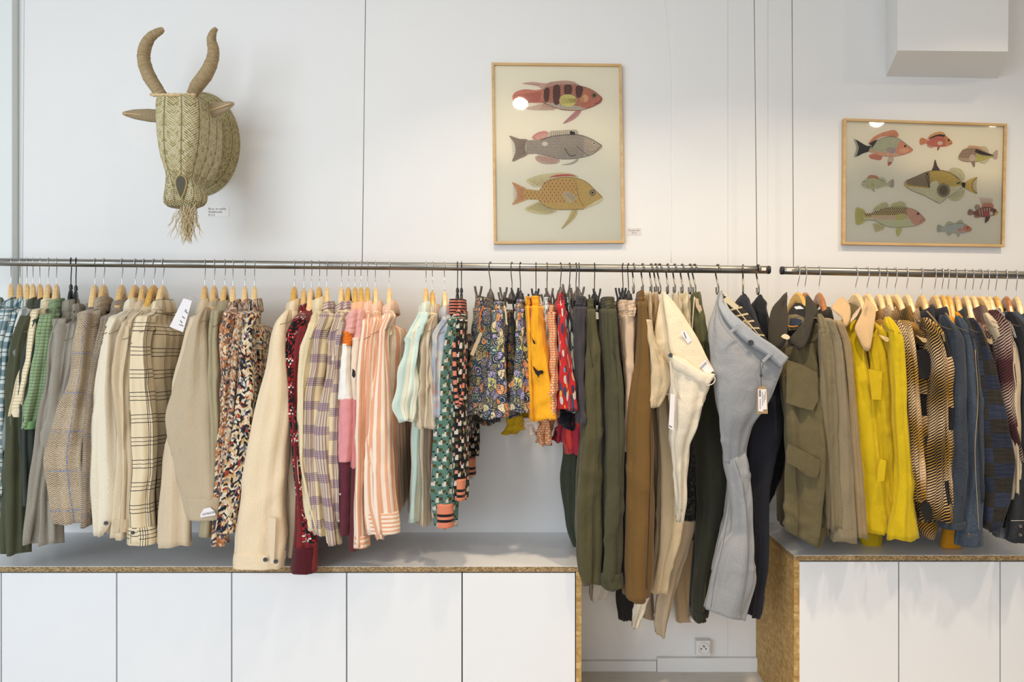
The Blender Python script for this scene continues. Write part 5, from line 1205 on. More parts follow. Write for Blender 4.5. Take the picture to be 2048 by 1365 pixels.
G_('last beige and purple plaid shirt', 'beige and purple plaid shirt, rightmost of the three and next to the colour block shirts', 'shirt', 697, 2, PL, [(645, 678, 698), (700, 671, 688), (780, 666, 684), (900, 662, 680), (1040, 664, 684)], 1030, group=GC, seed=36)
def patch(labelkey, short, label, px, sl, colr, seed):
    r = G_(short, label, 'shirt', px, 2, plain((222, 162, 156), .4), sl, 1040, collar_mat=plain((240, 186, 146), .3), group=GC, seed=seed, sleeve=False, far=False, body_mat=None)
    return r
r1 = patch('', 'left colour block shirt', 'colour block shirt with an orange patch, mint brush marks and plum lower sleeve', 710, [(640, 700, 722), (668, 690, 712), (790, 682, 706), (1060, 682, 706)], 0, 37)
o = r1[0]
column('sleeve_yoke', [(618, 702, 718), (634, 696, 716), (668, 687, 710)], -.476, .05, plain((226, 168, 160), .3), o, seed=1, dome=8, fold=.002)
column('sleeve_patch', [(664, 687, 708), (680, 686, 706), (692, 686, 703)], -.477, .055, plain((226, 116, 26), .3), o, seed=1, fold=.002)
column('sleeve_panel', [(688, 686, 703), (740, 681, 703), (799, 679, 708)], -.476, .055, brushprint(), o, seed=2, fold=.002)
column('sleeve_panel', [(797, 680, 708), (860, 679, 709), (923, 679, 702)], -.476, .055, plain((222, 148, 150), .4), o, seed=2, fold=.002)
column('sleeve_panel', [(921, 679, 701), (1000, 680, 700), (1070, 682, 700)], -.474, .05, plain((94, 36, 52), .4), o, seed=2, fold=.002)
r2 = patch('', 'right colour block shirt', 'colour block shirt with a cream panel, black spot and long maroon sleeve', 722, [(640, 712, 734), (668, 704, 726), (790, 700, 722), (1090, 700, 722)], 0, 38)
o = r2[0]
column('sleeve_yoke', [(618, 716, 732), (634, 710, 730), (680, 704, 727)], -.462, .05, plain((226, 170, 160), .3), o, seed=1, dome=8, fold=.002)
column('sleeve_panel', [(676, 705, 726), (740, 703, 724), (801, 706, 722)], -.462, .055, plain((236, 216, 192), .3), o, seed=3, fold=.002)
column('sleeve_panel', [(799, 704, 722), (860, 704, 722), (936, 704, 726)], -.462, .055, plain((212, 134, 130), .4), o, seed=3, fold=.002)
column('sleeve_panel', [(934, 701, 726), (1000, 700, 722), (1100, 701, 716)], -.462, .05, plain((96, 42, 46), .4), o, seed=3, fold=.002)
slab('spot', [P(x, y, -.4915) for x, y in ((705, 738), (710, 742), (711, 752), (708, 757), (704, 752))], plain((40, 38, 40), .2), o, .001)
for (x, y) in ((680.5, 989), (678, 1042)): disc('button', P(x, y, -.497), (-.6, -1, 0), .0035, .002, M_SOCK, r1[0])
ST = stripes((240, 220, 198), (222, 156, 118), .0165, .5)
G_('first peach striped shirt', 'peach and white striped shirt, leftmost of the striped trio', 'shirt', 735, 2, ST, [(650, 726, 744), (700, 718, 740), (800, 714, 736), (900, 712, 734), (1000, 710, 734), (1092, 712, 736)], 1050, group=GC, seed=40, cuff=22, cuff_mat=stripes((240, 220, 198), (222, 156, 118), .0165, .5, 1))
G_('middle peach striped shirt', 'peach and white striped shirt, middle of the striped trio', 'shirt', 751, 0, ST, [(640, 744, 766), (676, 735, 757), (760, 732, 752), (850, 726, 748), (1000, 730, 752), (1076, 752, 770)], 1050, t=.045, group=GC, seed=41, csize=1.05)
G_('front peach striped shirt', 'peach and white striped shirt, rightmost of the trio with its cuff and back in view', 'shirt', 779, 0, stripes((242, 224, 204), (224, 158, 122), .0165, .5), [(634, 768, 788), (662, 757, 777), (720, 750, 778), (790, 736, 784), (850, 730, 786), (950, 727, 789), (1025, 728, 796), (1064, 735, 798)], 1040, cuff=40, cuff_mat=stripes((242, 224, 204), (224, 158, 122), .0135, .45, 1), t=.062, csize=1.12, group=GC, seed=42, fb=[(560, 806), (700, 812), (850, 806), (1060, 812)], farlen=1056, body_mat=stripes((240, 220, 198), (216, 150, 114), .046, .5))
# ---- section D
GD = 'clothes between the two gaps of the left rail'
MINT = stripes((226, 226, 206), (192, 216, 206), .024, .4, 0, .6, (206, 196, 168))
G_('pale mint striped short sleeved shirt', 'pale mint and cream striped shirt with a flared short sleeve', 'shirt', 852, 1, MINT, [(628, 840, 858), (660, 826, 846), (720, 812, 842), (790, 796, 842), (812, 791, 838), (842, 806, 832)], 1050, t=.045, st=.07, farlen=820, csize=1.05, group=GD, seed=50, nb=[(560, 838), (700, 842), (850, 834), (1050, 826)], fb=[(560, 862), (1050, 848)], fold=.006)
G_('beige striped short sleeved shirt', 'beige and white striped short sleeved shirt beside the pale mint one', 'shirt', 865, 2, stripes((206, 190, 164), (176, 158, 132), .022, .45, 0, .6, (226, 214, 194)), [(634, 860, 876), (680, 846, 866), (760, 842, 864), (820, 838, 866), (856, 838, 862)], 1060, t=.04, farlen=830, drop=.012, group=GD, seed=51, nb=[(560, 856), (700, 852), (1050, 846)], fold=.005)
G_('watercolour dyed shirt', 'pink, blue and orange watercolour dyed shirt with a pointed collar', 'shirt', 889, 0, watercolor(((196, 150, 132), (206, 196, 182), (156, 168, 186), (206, 140, 110), (190, 178, 176))), [(640, 886, 902), (676, 864, 886), (740, 862, 884), (800, 862, 884), (834, 866, 882)], 1040, t=.036, farlen=820, drop=.012, csize=1.1, group=GD, seed=52, nb=[(560, 878), (700, 872), (1030, 868)], fold=.005)
GK = geoknit((86, 122, 110))
r = G_('green geometric knit cardigan', 'green geometric patterned knit cardigan with a coral cuff banded in black', 'cardigan', 915, 0, geoknit((20, 20, 22), .0058, 1), [(640, 896, 922), (700, 884, 912), (760, 878, 908), (850, 873, 910), (950, 870, 911), (1006, 871, 909), (1053, 873, 907)], 900, hk='black', drop=.014, cmode='none', collar_mat=None, slmat=GK, t=.036, st=.06, group=GD, seed=53, farlen=940, nb=[(560, 912), (800, 912), (1000, 916)], hl='black plastic hanger carrying the green geometric knit cardigan', dome=5, cuff=None, w=.96)
column('cuff', [(1006, 872, 909), (1030, 872.5, 908.5), (1053, 873, 907.5)], -.476, .066, ribbed((226, 134, 104), (24, 22, 26), .004, 1), r[0], n=30, m=16, seed=2)
column('neckband', [(600, 900, 920), (615, 898, 921), (632, 896, 921)], -.30, .10, ribbed((222, 130, 104), (22, 20, 24), .0035), r[0], n=26, m=12)
r = G_('black geometric knit cardigan', 'black geometric patterned knit cardigan with a striped coral front band', 'cardigan', 923, 0, geoknit((22, 22, 22), .0056, 1), [(640, 914, 934), (700, 912, 934), (800, 912, 932), (900, 911, 934), (958, 911, 932), (998, 911, 932)], 880, hk='black', drop=.014, cmode='none', collar_mat=None, t=.036, st=.055, group=GD, seed=54, farlen=950, nb=[(560, 924), (800, 930), (1000, 936)], hl='black plastic hanger carrying the black geometric knit cardigan', fb=[(560, 934), (1000, 944)], w=.96)
column('cuff', [(957, 911, 932), (976, 911.5, 931.5), (999, 912, 931)], -.476, .062, ribbed((222, 136, 100), (24, 22, 26), .004, 1), r[0], n=30, m=16, seed=2)
column('cuff', [(916, 930, 951), (934, 931, 951), (950, 932, 952)], -.20, .06, ribbed((222, 136, 100), (24, 22, 26), .004, 1), r[0], n=30, m=16, seed=2)
RB = ribbed((222, 130, 104), (22, 20, 24), .0035)
pts = [P(x, y, yy) for x, y, yy in ((924, 604, -.30), (916, 630, -.40), (911, 660, -.47), (909, 720, -.50), (911, 780, -.505), (917, 812, -.505), (924, 790, -.50), (927, 730, -.49), (927, 680, -.47), (924, 655, -.46), (917, 652, -.47))]
v, f = tubedata(smoothpts(pts, 6), .0068, 10); mk('front_band', v, f, RB, r[0], uv=np.array([(k/10*.04, i*.006) for i in range(len(smoothpts(pts, 6))) for k in range(10)]))
column('neckband', [(600, 916, 932), (618, 914, 933), (634, 914, 933)], -.30, .10, RB, r[0], n=26, m=12)
# ---- shorts and trousers on clip hangers
def seg_mat(*a): return plain(*a)
def bottoms(short, label, cat, px, yaw, parts, grey=0, drop=.0, seed=0, group='shorts on clip hangers', hook=True, noh=False):
    """parts: (name, rows, Y, thickness, mat, kwargs)"""
    tone = 0
    if not noh:
        o_, z = hang('clipgrey' if grey else 'clip', px, yaw, '%s clip hanger holding the %s' % ('smoky grey' if grey else 'black', short), tone, drop, None, flip=-1)
    zt = rail_z(px)-.0775-drop
    nm = {'shorts': 'shorts', 'trousers': 'trousers'}[cat]
    o = empty(nm, (Xr(px), YR, zt-.05), 0, label, cat, group)
    for i, (n_, rows, Y, t, mat, kw) in enumerate(parts):
        k = dict(n=36, m=44, sq=2.6, fold=.009, nf=3, wave=.003, seed=seed+i*3, env=(.35, 1.0), jag=.005); k.update(kw)
        column(n_, rows, Y, t, mat, o, **k)
    return o
CIT = citrus(((72, 62, 118), (222, 138, 84), (206, 196, 110), (52, 104, 110), (150, 138, 190), (226, 204, 160), (86, 78, 44), (36, 52, 84)), 40)
CITD = citrus(((56, 52, 84), (170, 96, 50), (120, 110, 60), (36, 78, 82), (70, 62, 100), (140, 120, 80), (60, 56, 34), (24, 36, 52)), 40, 1.0)  # darker citrus copy; puts shade into the colour of the rear legs
WBK = dict(fold=.0025, jag=0, gather=.0)
o = bottoms('dark citrus print shorts', 'dark citrus print shorts with an orange drawstring, leftmost of the shorts', 'shorts', 981, -14, [
    ('waistband', [(600, 953, 984), (622, 949, 992)], -.33, .20, CITD, WBK), ('leg', [(620, 949, 994), (700, 944, 996), (780, 940, 994), (822, 932, 990)], -.34, .22, CITD, {}), ('leg', [(640, 985, 1006), (760, 975, 1006), (845, 950, 998)], -.18, .14, CITD, {})], 1, .005, 1)
mk('drawstring', *tubedata(smoothpts([P(x, y, -.455) for x, y in ((967, 612), (961, 630), (960, 655), (965, 664), (970, 655))], 5), .0022, 6), plain((214, 110, 40), .1), o)
tg = empty('hang_tag', P(950, 712, -.48), 0, 'narrow tan card tag hanging on the leftmost citrus shorts', 'tag')
slab('card', [P(x, y, -.485) for x, y in ((960, 664), (965, 667), (947, 713), (940, 709))], simple('tag_card_tan', (182, 160, 122), .7), tg, .001)
mk('string', *tubedata([P(962, 666, -.485), P(965, 655, -.47), P(967, 640, -.46)], .0006, 5), BTN_D, tg)
o = bottoms('purple citrus print shorts', 'purple, yellow and orange citrus print shorts with a white cord', 'shorts', 1024, -10, [
    ('waistband', [(606, 990, 1011), (626, 986, 1012)], -.36, .16, CIT, WBK), ('leg', [(622, 985, 1012), (700, 984, 1010), (770, 975, 1012), (834, 962, 1014)], -.40, .12, CIT, dict(fold=.009)), ('leg', [(622, 1008, 1028), (720, 1006, 1030), (826, 998, 1030)], -.27, .16, CITD, {})], 1, .008, 2)
mk('drawstring', *tubedata(smoothpts([P(x, y, -.452) for x, y in ((1009, 612), (1012, 630), (1013, 645), (1015, 650))], 5), .0026, 6), plain((222, 208, 178), .1), o)
bottoms('teal citrus print shorts', 'citrus print shorts right beside the yellow shorts', 'shorts', 1041, -6, [
    ('waistband', [(602, 1034, 1050), (622, 1032, 1051)], -.36, .16, CIT, WBK), ('leg', [(620, 1031, 1053), (700, 1032, 1055), (770, 1028, 1060), (822, 1022, 1064)], -.40, .13, CIT, dict(fold=.008)), ('leg', [(640, 1012, 1034), (760, 1010, 1034), (832, 1012, 1036)], -.22, .14, CITD, {})], 0, .010, 3)
YEL = plain((238, 168, 30), .9); YEL_SHADED = plain((196, 158, 22), .7)  # the darker yellow has the inner leg's shade in its colour
o = bottoms('yellow shorts', 'bright yellow shorts with small black embroidered animals', 'shorts', 1072, 0, [
    ('waistband', [(596, 1052, 1061), (616, 1051, 1062)], -.37, .15, YEL, dict(fold=.002, gather=.9, jag=0)), ('waistband', [(595, 1062.5, 1080), (618, 1062, 1082)], -.37, .15, YEL, dict(fold=.002, gather=.9, jag=0)),
    ('leg', [(614, 1051, 1063), (700, 1056, 1066), (838, 1062, 1068)], -.42, .10, YEL, dict(fold=.003)), ('leg', [(614, 1062, 1082), (680, 1062, 1090), (760, 1064, 1102), (800, 1064, 1108), (838, 1063, 1114)], -.42, .12, YEL, dict(fold=.006)),
    ('lining_leg', [(800, 1016, 1062), (830, 1012, 1066), (852, 1018, 1050), (866, 1012, 1026)], -.18, .10, YEL_SHADED, {}), ('pocket_bag', [(835, 1046, 1078), (850, 1050, 1080), (866, 1062, 1078)], -.24, .08, plain((226, 204, 188), .4), dict(m=16))], 0, .012, 4)  # inner leg of the shorts, its shade painted as darker yellow
EMB = plain((34, 28, 24), .1)
for k, q in enumerate(([(1063, 673), (1066, 679), (1070, 684), (1071, 689), (1067, 688), (1065, 682)], [(1065, 731), (1069, 737), (1076, 742), (1085, 741), (1088, 746), (1085, 744), (1086, 750), (1082, 748), (1078, 752), (1077, 757), (1074, 751), (1071, 748), (1067, 739)])):
    slab('embroidered_animal', [P(x, y, -.4835) for x, y in q], EMB, o, .0012, nrm=(0, -1, 0))
bottoms('white and blue floral shorts', 'white shorts with a fine blue floral print behind the orange dotted ones', 'shorts', 1094, 4, [
    ('waistband', [(598, 1086, 1100), (618, 1085, 1101)], -.34, .16, tropical((222, 228, 226), (((70, 110, 140), .5, .30), ((120, 160, 170), -.7, .28)), 1.4), WBK), ('leg', [(616, 1085, 1102), (720, 1088, 1106), (816, 1090, 1106)], -.33, .18, tropical((222, 228, 226), (((70, 110, 140), .5, .30), ((120, 160, 170), -.7, .28)), 1.4), {})], 1, .010, 5)
FOU = foulard((214, 118, 40)); 
bottoms('orange dotted shorts', 'orange shorts with tiny white and black dots, narrow and long', 'shorts', 1101, 6, [
    ('waistband', [(612, 1097, 1109), (628, 1097, 1110)], -.41, .11, FOU, WBK), ('leg', [(626, 1096, 1112), (720, 1098, 1114), (836, 1102, 1114)], -.41, .12, FOU, {}), ('leg', [(820, 1078, 1104), (850, 1074, 1104), (888, 1082, 1098)], -.22, .10, FOU, dict(m=20))], 1, .012, 6, noh=True)
TRO = tropical((190, 34, 38), (((60, 62, 84), .5, .36), ((208, 196, 186), -.6, .27), ((52, 46, 60), 1.2, .26), ((220, 150, 60), .1, .20), ((120, 130, 150), -1.1, .24)))
bottoms('red tropical print shorts', 'red tropical print shorts with grey leaves and toucans', 'shorts', 1121, 8, [
    ('waistband', [(588, 1117, 1125), (612, 1113, 1130)], -.38, .14, TRO, WBK), ('leg', [(610, 1113, 1131), (680, 1113, 1138), (760, 1113, 1148), (818, 1113, 1153)], -.42, .12, TRO, dict(fold=.007)), ('leg', [(800, 1118, 1146), (850, 1116, 1140), (882, 1111, 1128)], -.20, .09, tropical((150, 38, 52), (((196, 150, 150), .5, .15),)), dict(m=20))], 1, -.004, 7)
bottoms('navy leaf print shorts', 'navy and mint leaf print shorts between the red tropical shorts and the charcoal ones', 'shorts', 1139, 6, [
    ('waistband', [(598, 1129, 1140), (620, 1128, 1143)], -.35, .16, tropical((38, 42, 62), (((186, 206, 186), .4, .42), ((90, 110, 120), -.8, .3))), WBK), ('leg', [(618, 1128, 1144), (720, 1136, 1148), (822, 1140, 1156)], -.35, .16, tropical((38, 42, 62), (((186, 206, 186), .4, .42), ((90, 110, 120), -.8, .3))), {}), ('leg', [(808, 1120, 1156), (830, 1114, 1158), (858, 1136, 1154)], -.27, .09, plain((26, 28, 36), .5), dict(m=20))], 1, .008, 8)
CHA = plain((62, 58, 62), 1.0)
bottoms('charcoal crinkled shorts', 'charcoal grey crinkled shorts beside the first olive trousers', 'shorts', 1152, 4, [
    ('waistband', [(596, 1152, 1172), (618, 1147, 1172)], -.37, .14, CHA, dict(fold=.002, gather=.9, jag=0)), ('leg', [(616, 1146, 1172), (700, 1146, 1171), (780, 1150, 1168), (848, 1156, 1168)], -.40, .13, CHA, dict(fold=.005))], 1, .008, 9)
bottoms('berry red swim shorts', 'berry red swim shorts with a thin white squiggle showing below the black ones', 'shorts', 1158, 0, [
    ('leg', [(700, 1140, 1160), (820, 1134, 1160), (880, 1131, 1161), (906, 1136, 1162)], -.26, .10, tropical((166, 40, 56), (((214, 170, 170), .5, .12), ((206, 60, 44), -.3, .4)), .5), {})], 1, .004, 10)
# trousers
GT = 'trousers on clip hangers'
OL = plain((82, 77, 50), .8); OLD = plain((54, 53, 38), .7); OL2 = plain((72, 70, 48), .8)  # darkest olive paints shade into the rear legs; also piping and seams
bottoms('dark green jogging trousers', 'dark green trousers seen as a strip left of the first olive trousers', 'trousers', 1170, 0, [
    ('leg', [(620, 1150, 1172), (860, 1136, 1168), (960, 1129, 1164), (1040, 1136, 1162), (1120, 1158, 1170)], -.16, .12, plain((56, 62, 46), .5), {})], 0, .01, 11, GT, noh=True)
bottoms('first olive trousers', 'olive drawstring trousers with gathered hem, the leftmost olive pair', 'trousers', 1189, 0, [
    ('waistband', [(600, 1172, 1186), (622, 1171, 1188)], -.38, .14, OL, dict(fold=.002, gather=.8, jag=0)), ('leg', [(620, 1171, 1190), (700, 1171, 1200), (800, 1165, 1206), (900, 1158, 1206), (1000, 1149, 1203), (1080, 1150, 1202), (1140, 1160, 1198), (1160, 1168, 1195)], -.40, .13, OL, dict(gather=.03, m=60)),
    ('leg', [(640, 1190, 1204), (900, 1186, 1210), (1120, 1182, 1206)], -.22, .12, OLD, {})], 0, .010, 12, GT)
o = [q for q in COL.objects if q.get('label', '').startswith('olive drawstring')][0]
mk('pocket_piping', *tubedata(smoothpts([P(x, y, yy) for x, y, yy in ((1172, 628, -.455), (1175, 660, -.468), (1180, 700, -.47), (1186, 735, -.468))], 5), .0016, 6), OLD, o)
mk('side_seam', *tubedata(smoothpts([P(x, y, -.472) for x, y in ((1190, 740), (1192, 900), (1186, 1000), (1184, 1130))], 6), .0010, 5), OLD, o)
bottoms('pale jogging trousers', 'off white trousers whose gathered ankle shows below the olive hems', 'trousers', 1200, 0, [
    ('leg', [(900, 1182, 1210), (1120, 1182, 1214), (1180, 1181, 1212), (1197, 1184, 1203)], -.18, .08, plain((206, 200, 192), .5), dict(gather=.05))], 0, .010, 13, GT, noh=True)
o = bottoms('second olive trousers', 'olive trousers with turned up cuffs and a slanted pocket', 'trousers', 1246, -12, [
    ('waistband', [(597, 1202, 1227), (622, 1200, 1229)], -.37, .16, OL2, dict(fold=.003, jag=0)), ('leg', [(620, 1199, 1230), (660, 1201, 1234), (720, 1203, 1240), (800, 1204, 1250), (880, 1204, 1250), (1000, 1203, 1246), (1080, 1203, 1244), (1150, 1199, 1243)], -.40, .14, OL2, dict(m=60)),
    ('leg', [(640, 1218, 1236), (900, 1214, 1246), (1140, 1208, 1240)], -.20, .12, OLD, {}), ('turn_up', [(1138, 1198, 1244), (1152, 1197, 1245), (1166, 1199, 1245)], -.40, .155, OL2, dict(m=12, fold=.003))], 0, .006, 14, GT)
mk('pocket_piping', *tubedata(smoothpts([P(x, y, yy) for x, y, yy in ((1206, 630, -.452), (1216, 665, -.462), (1226, 705, -.468), (1235, 732, -.462))], 4), .0024, 6), OLD, o)
mk('side_seam', *tubedata(smoothpts([P(x, y, -.470) for x, y in ((1224, 632), (1234, 760), (1238, 900), (1236, 1000), (1234, 1134))], 6), .0010, 5), OLD, o)
FLC = plain((206, 178, 150), .6)
bottoms('beige fleece trousers', 'beige fleece jogging trousers with a ribbed elastic waist', 'trousers', 1257, -16, [
    ('waistband', [(604, 1229, 1252), (620, 1228, 1262), (640, 1232, 1262)], -.33, .20, FLC, dict(fold=.002, gather=.9, jag=0)), ('waistband', [(602, 1253, 1270), (616, 1252, 1271), (634, 1252, 1271)], -.43, .06, FLC, dict(fold=.003, jag=0, gather=.9)), ('leg', [(632, 1236, 1272), (700, 1240, 1270), (780, 1246, 1262), (900, 1244, 1260)], -.37, .16, FLC, dict(fold=.005))], 0, .006, 15, GT)
MU = plain((112, 82, 38), .6)
o = empty('trousers', P(1280, 600, YR), 0, 'mustard brown straight trousers with a ribbed side seam, hung from the first s hook', 'trousers', 'trousers on s hooks')
for n_, rows, Y, t, k in (('waistband', [(583, 1276, 1286), (600, 1274, 1288), (610, 1273, 1289)], -.40, .11, dict(fold=.002, jag=0)), ('leg', [(606, 1273, 1290), (660, 1272, 1295), (720, 1268, 1300), (800, 1253, 1306), (900, 1251, 1307), (1000, 1250, 1306), (1100, 1246, 1303), (1192, 1248, 1297)], -.42, .13, dict(m=64, fold=.005)), ('leg', [(640, 1272, 1290), (900, 1258, 1300), (1180, 1252, 1290)], -.22, .12, {})):
    kw = dict(n=32, m=40, sq=2.6, fold=.005, nf=3, wave=.003, seed=31, env=(.4, 1.0), jag=.004); kw.update(k); column(n_, rows, Y, t, MU, o, **kw)
mk('side_seam', *tubedata(smoothpts([P(x, y, -.478) for x, y in ((1288, 612), (1293, 680), (1299, 760), (1301, 900), (1299, 1020), (1294, 1180))], 6), .0022, 6), plain((92, 62, 26), .1), o)
# s hooks
SH = [(1265, -84, 'first s hook from the left, holding the mustard brown trousers'), (1283, -80, 's hook holding the first sand chinos'), (1300, -80, 's hook holding the second sand chinos'), (1309, -78, 's hook close to the white jeans peak on its left'),
      (1317, -72, 's hook holding the white jeans'), (1333, -82, 's hook just right of the white jeans peak'), (1347, -80, 's hook holding the pale stone trousers'), (1362, -80, 's hook holding the pale cream trousers'), (1378, -76, 's hook, left one of the touching pair over the olive trousers'),
      (1387, -74, 's hook, right one of the touching pair over the olive trousers'), (1433, -78, 's hook holding the blue grey chinos'), (1484, -104, 's hook holding the navy trousers'), (1514, -84, 's hook nearest the right end of the left rail')]
for px, r, lab in SH: shook(px+2, r, 'steel '+lab)
GS = 'trousers on s hooks'
def slack(label, px, parts, seed=0, name='trousers'):
    o = empty(name, P(px, 590, YR), 0, label, 'trousers', GS)
    for i, (n_, rows, Y, t, mat, k) in enumerate(parts):
        kw = dict(n=32, m=46, sq=2.4, fold=.004, nf=3, wave=.003, seed=seed+i*3, env=(.5, 1.0), jag=.003); kw.update(k); column(n_, rows, Y, t, mat, o, **kw)
    return o
SAND = plain((206, 184, 148), .7); STONE = plain((206, 194, 168), .6); SHAD = plain((168, 150, 128), .5)  # last one: rear leg cloth with shade put into its colour
slack('sand coloured chinos hanging between the mustard and the white pairs, nearer the mustard', 1292, [('waist', [(586, 1294, 1299), (620, 1290, 1303), (680, 1292, 1306), (760, 1300, 1320)], -.36, .10, SAND, dict(m=30)), ('leg', [(640, 1290, 1300), (700, 1296, 1316), (750, 1298, 1338), (790, 1300, 1328), (815, 1300, 1312)], -.46, .05, SAND, dict(m=34, fold=.005)), ('leg', [(760, 1280, 1310), (1000, 1284, 1312), (1180, 1278, 1306), (1232, 1283, 1308)], -.16, .09, SHAD, {})], 41)
slack('sand coloured chinos with dark waist edges, immediately left of the white jeans', 1306, [('waist', [(586, 1307, 1312), (620, 1302, 1316), (700, 1302, 1322), (800, 1306, 1330)], -.34, .10, plain((186, 160, 124), .7), dict(m=30)), ('leg', [(790, 1306, 1336), (850, 1308, 1340), (900, 1310, 1356), (1000, 1311, 1363), (1060, 1311, 1360), (1120, 1308, 1340), (1180, 1302, 1328)], -.33, .10, SAND, dict(fold=.006)), ('leg', [(1040, 1330, 1392), (1100, 1322, 1374), (1180, 1316, 1348), (1240, 1310, 1334), (1266, 1313, 1327)], -.26, .09, plain((176, 156, 130), .5), {})], 42)
slack('black cropped trousers whose dark fold shows low behind the mustard leg', 1296, [('leg', [(1000, 1236, 1262), (1160, 1232, 1264), (1200, 1234, 1264), (1236, 1240, 1262)], -.14, .08, plain((34, 32, 32), .4), {})], 43)
WJ = plain((226, 214, 192), .8); WJ2 = plain((222, 206, 174), .6)
o = slack('white jeans hooked by the waist corner, its inside label and card showing', 1327, [
    ('seat', [(1322, 590, 1328, 590, .03, -.40), (1314, 625, 1336, 620, .04, -.41), (1308, 670, 1346, 655, .05, -.42), (1306, 710, 1356, 692, .05, -.425), (1310, 742, 1366, 735, .05, -.42), (1312, 780, 1362, 790, .05, -.41)], 0, 0, WJ2, dict(fold=.004)),
    ('waist_inside', [(1325, 585, 1330, 585, .012, -.43), (1328, 618, 1352, 610, .014, -.445), (1334, 656, 1374, 644, .014, -.46), (1340, 700, 1396, 680, .014, -.47), (1352, 722, 1414, 716, .014, -.475), (1380, 742, 1430, 746, .014, -.48)], 0, 0, plain((228, 212, 182), .5), dict(fold=.0015, wave=.0015, sq=4, m=40, bdir=(.2, -1, 0))),
    ('leg', [(1340, 708, 1380, 728, .05, -.47), (1342, 745, 1420, 766, .06, -.475), (1342, 790, 1408, 800, .065, -.475), (1344, 840, 1396, 845, .07, -.47), (1340, 880, 1380, 885, .06, -.46), (1346, 930, 1372, 935, .05, -.45), (1352, 1000, 1368, 1000, .05, -.44), (1354, 1040, 1362, 1042, .04, -.43)], 0, 0, WJ, dict(fold=.006, m=56)),
    ('leg', [(1130, 1272, 1300, .05, -.30), (1180, 1270, 1300, .05, -.30), (1215, 1267, 1290, .04, -.30), (1240, 1265, 1277, .02, -.30), (1257, 1266, 1271, .01, -.30)], -.30, .05, WJ, dict(m=24)),
    ('waistband', [(1335, 706, 1340, 724, .03, -.49), (1352, 714, 1350, 740, .034, -.494), (1376, 727, 1372, 752, .034, -.495), (1404, 742, 1392, 766, .034, -.495), (1430, 748, 1412, 776, .03, -.49)], 0, 0, WJ, dict(fold=.001, wave=.001, sq=3.4, m=24, jag=0, bdir=(0, -1, 0)))], 44)
slab('waist_label', [P(x, y, -.4795) for x, y in ((1360, 665), (1371, 661), (1384, 681), (1376, 688))], M_TAG, o, .0008, nrm=(0.1, -1, 0))
slab('stitching', [P(x, y, -.481) for x, y in ((1367, 665), (1368.2, 664.4), (1373, 677), (1371.8, 677.6))], BTN_D, o, .0003, nrm=(0.1, -1, 0))
slab('size_card', [P(x, y, -.4915) for x, y in ((1397, 734), (1410, 720), (1428, 741), (1417, 750))], M_TAG, o, .0008, nrm=(0.1, -1, 0))
for i in range(5): slab('printed_line', [P(x, y, -.4925) for x, y in ((1400+i*2.4, 735-i*2.4), (1401+i*2.4, 734.2-i*2.4), (1404+i*2.4, 738-i*2.4), (1403+i*2.4, 738.8-i*2.4))], INK, o, .0002, nrm=(0.1, -1, 0))
disc('button', P(1341, 711, -.508), (-.1, -1, .1), .0075, .004, BTN_D, o)
mk('pocket_seam', *tubedata(smoothpts([P(x, y, -.509) for x, y in ((1350, 745), (1349, 765), (1354, 785), (1364, 803), (1378, 811))], 5), .0011, 5), plain((196, 180, 150), .1), o)
mk('belt_loop', *tubedata(smoothpts([P(x, y, -.515) for x, y in ((1429, 754), (1430, 762), (1424, 769), (1414, 772))], 4), .0016, 6), WJ, o)
tg = empty('hang_tag', P(1344, 860, -.515), 0, 'slim white card tag hanging on the front of the white jeans', 'tag')
slab('card', [P(x, y, -.515) for x, y in ((1341, 788), (1350, 789), (1347, 862), (1337, 856))], M_TAG, tg, .0008)
slab('printed_line', [P(x, y, -.516) for x, y in ((1338, 851), (1344, 854), (1344, 856), (1338, 853))], INK, tg, .0002)
mk('string', *tubedata([P(1346, 789, -.515), P(1342, 760, -.516), P(1341, 722, -.514)], .0007, 5), M_TAG, tg)
slack('pale stone trousers right of the white jeans peak', 1347, [('waist', [(586, 1349, 1353), (610, 1342, 1362), (660, 1342, 1376), (720, 1352, 1384)], -.34, .10, STONE, dict(fold=.006)), ('leg', [(710, 1354, 1382), (900, 1360, 1398), (960, 1368, 1400)], -.20, .10, SHAD, {})], 45)
slack('pale cream trousers next to the olive pair, with a buttoned tab', 1365, [('waist', [(586, 1367, 1371), (610, 1362, 1378), (660, 1366, 1381), (720, 1372, 1384)], -.36, .09, plain((218, 202, 168), .6), dict(fold=.006)), ('leg', [(860, 1366, 1400), (920, 1366, 1402), (1040, 1350, 1394), (1140, 1342, 1384), (1200, 1348, 1386), (1242, 1352, 1396)], -.045, .04, plain((190, 166, 134), .5), {})], 46)
slack('dark houndstooth shorts peeking out between the white and olive legs', 1372, [('leg', [(880, 1374, 1390), (960, 1366, 1390), (1010, 1360, 1392), (1060, 1352, 1388), (1076, 1358, 1388)], -.24, .08, dashes(((30, 29, 28), (66, 62, 54), (38, 36, 34)), 150, 100, 0), dict(m=26))], 47)
OG = plain((88, 86, 56), .8); OGD = plain((44, 45, 32), .6)
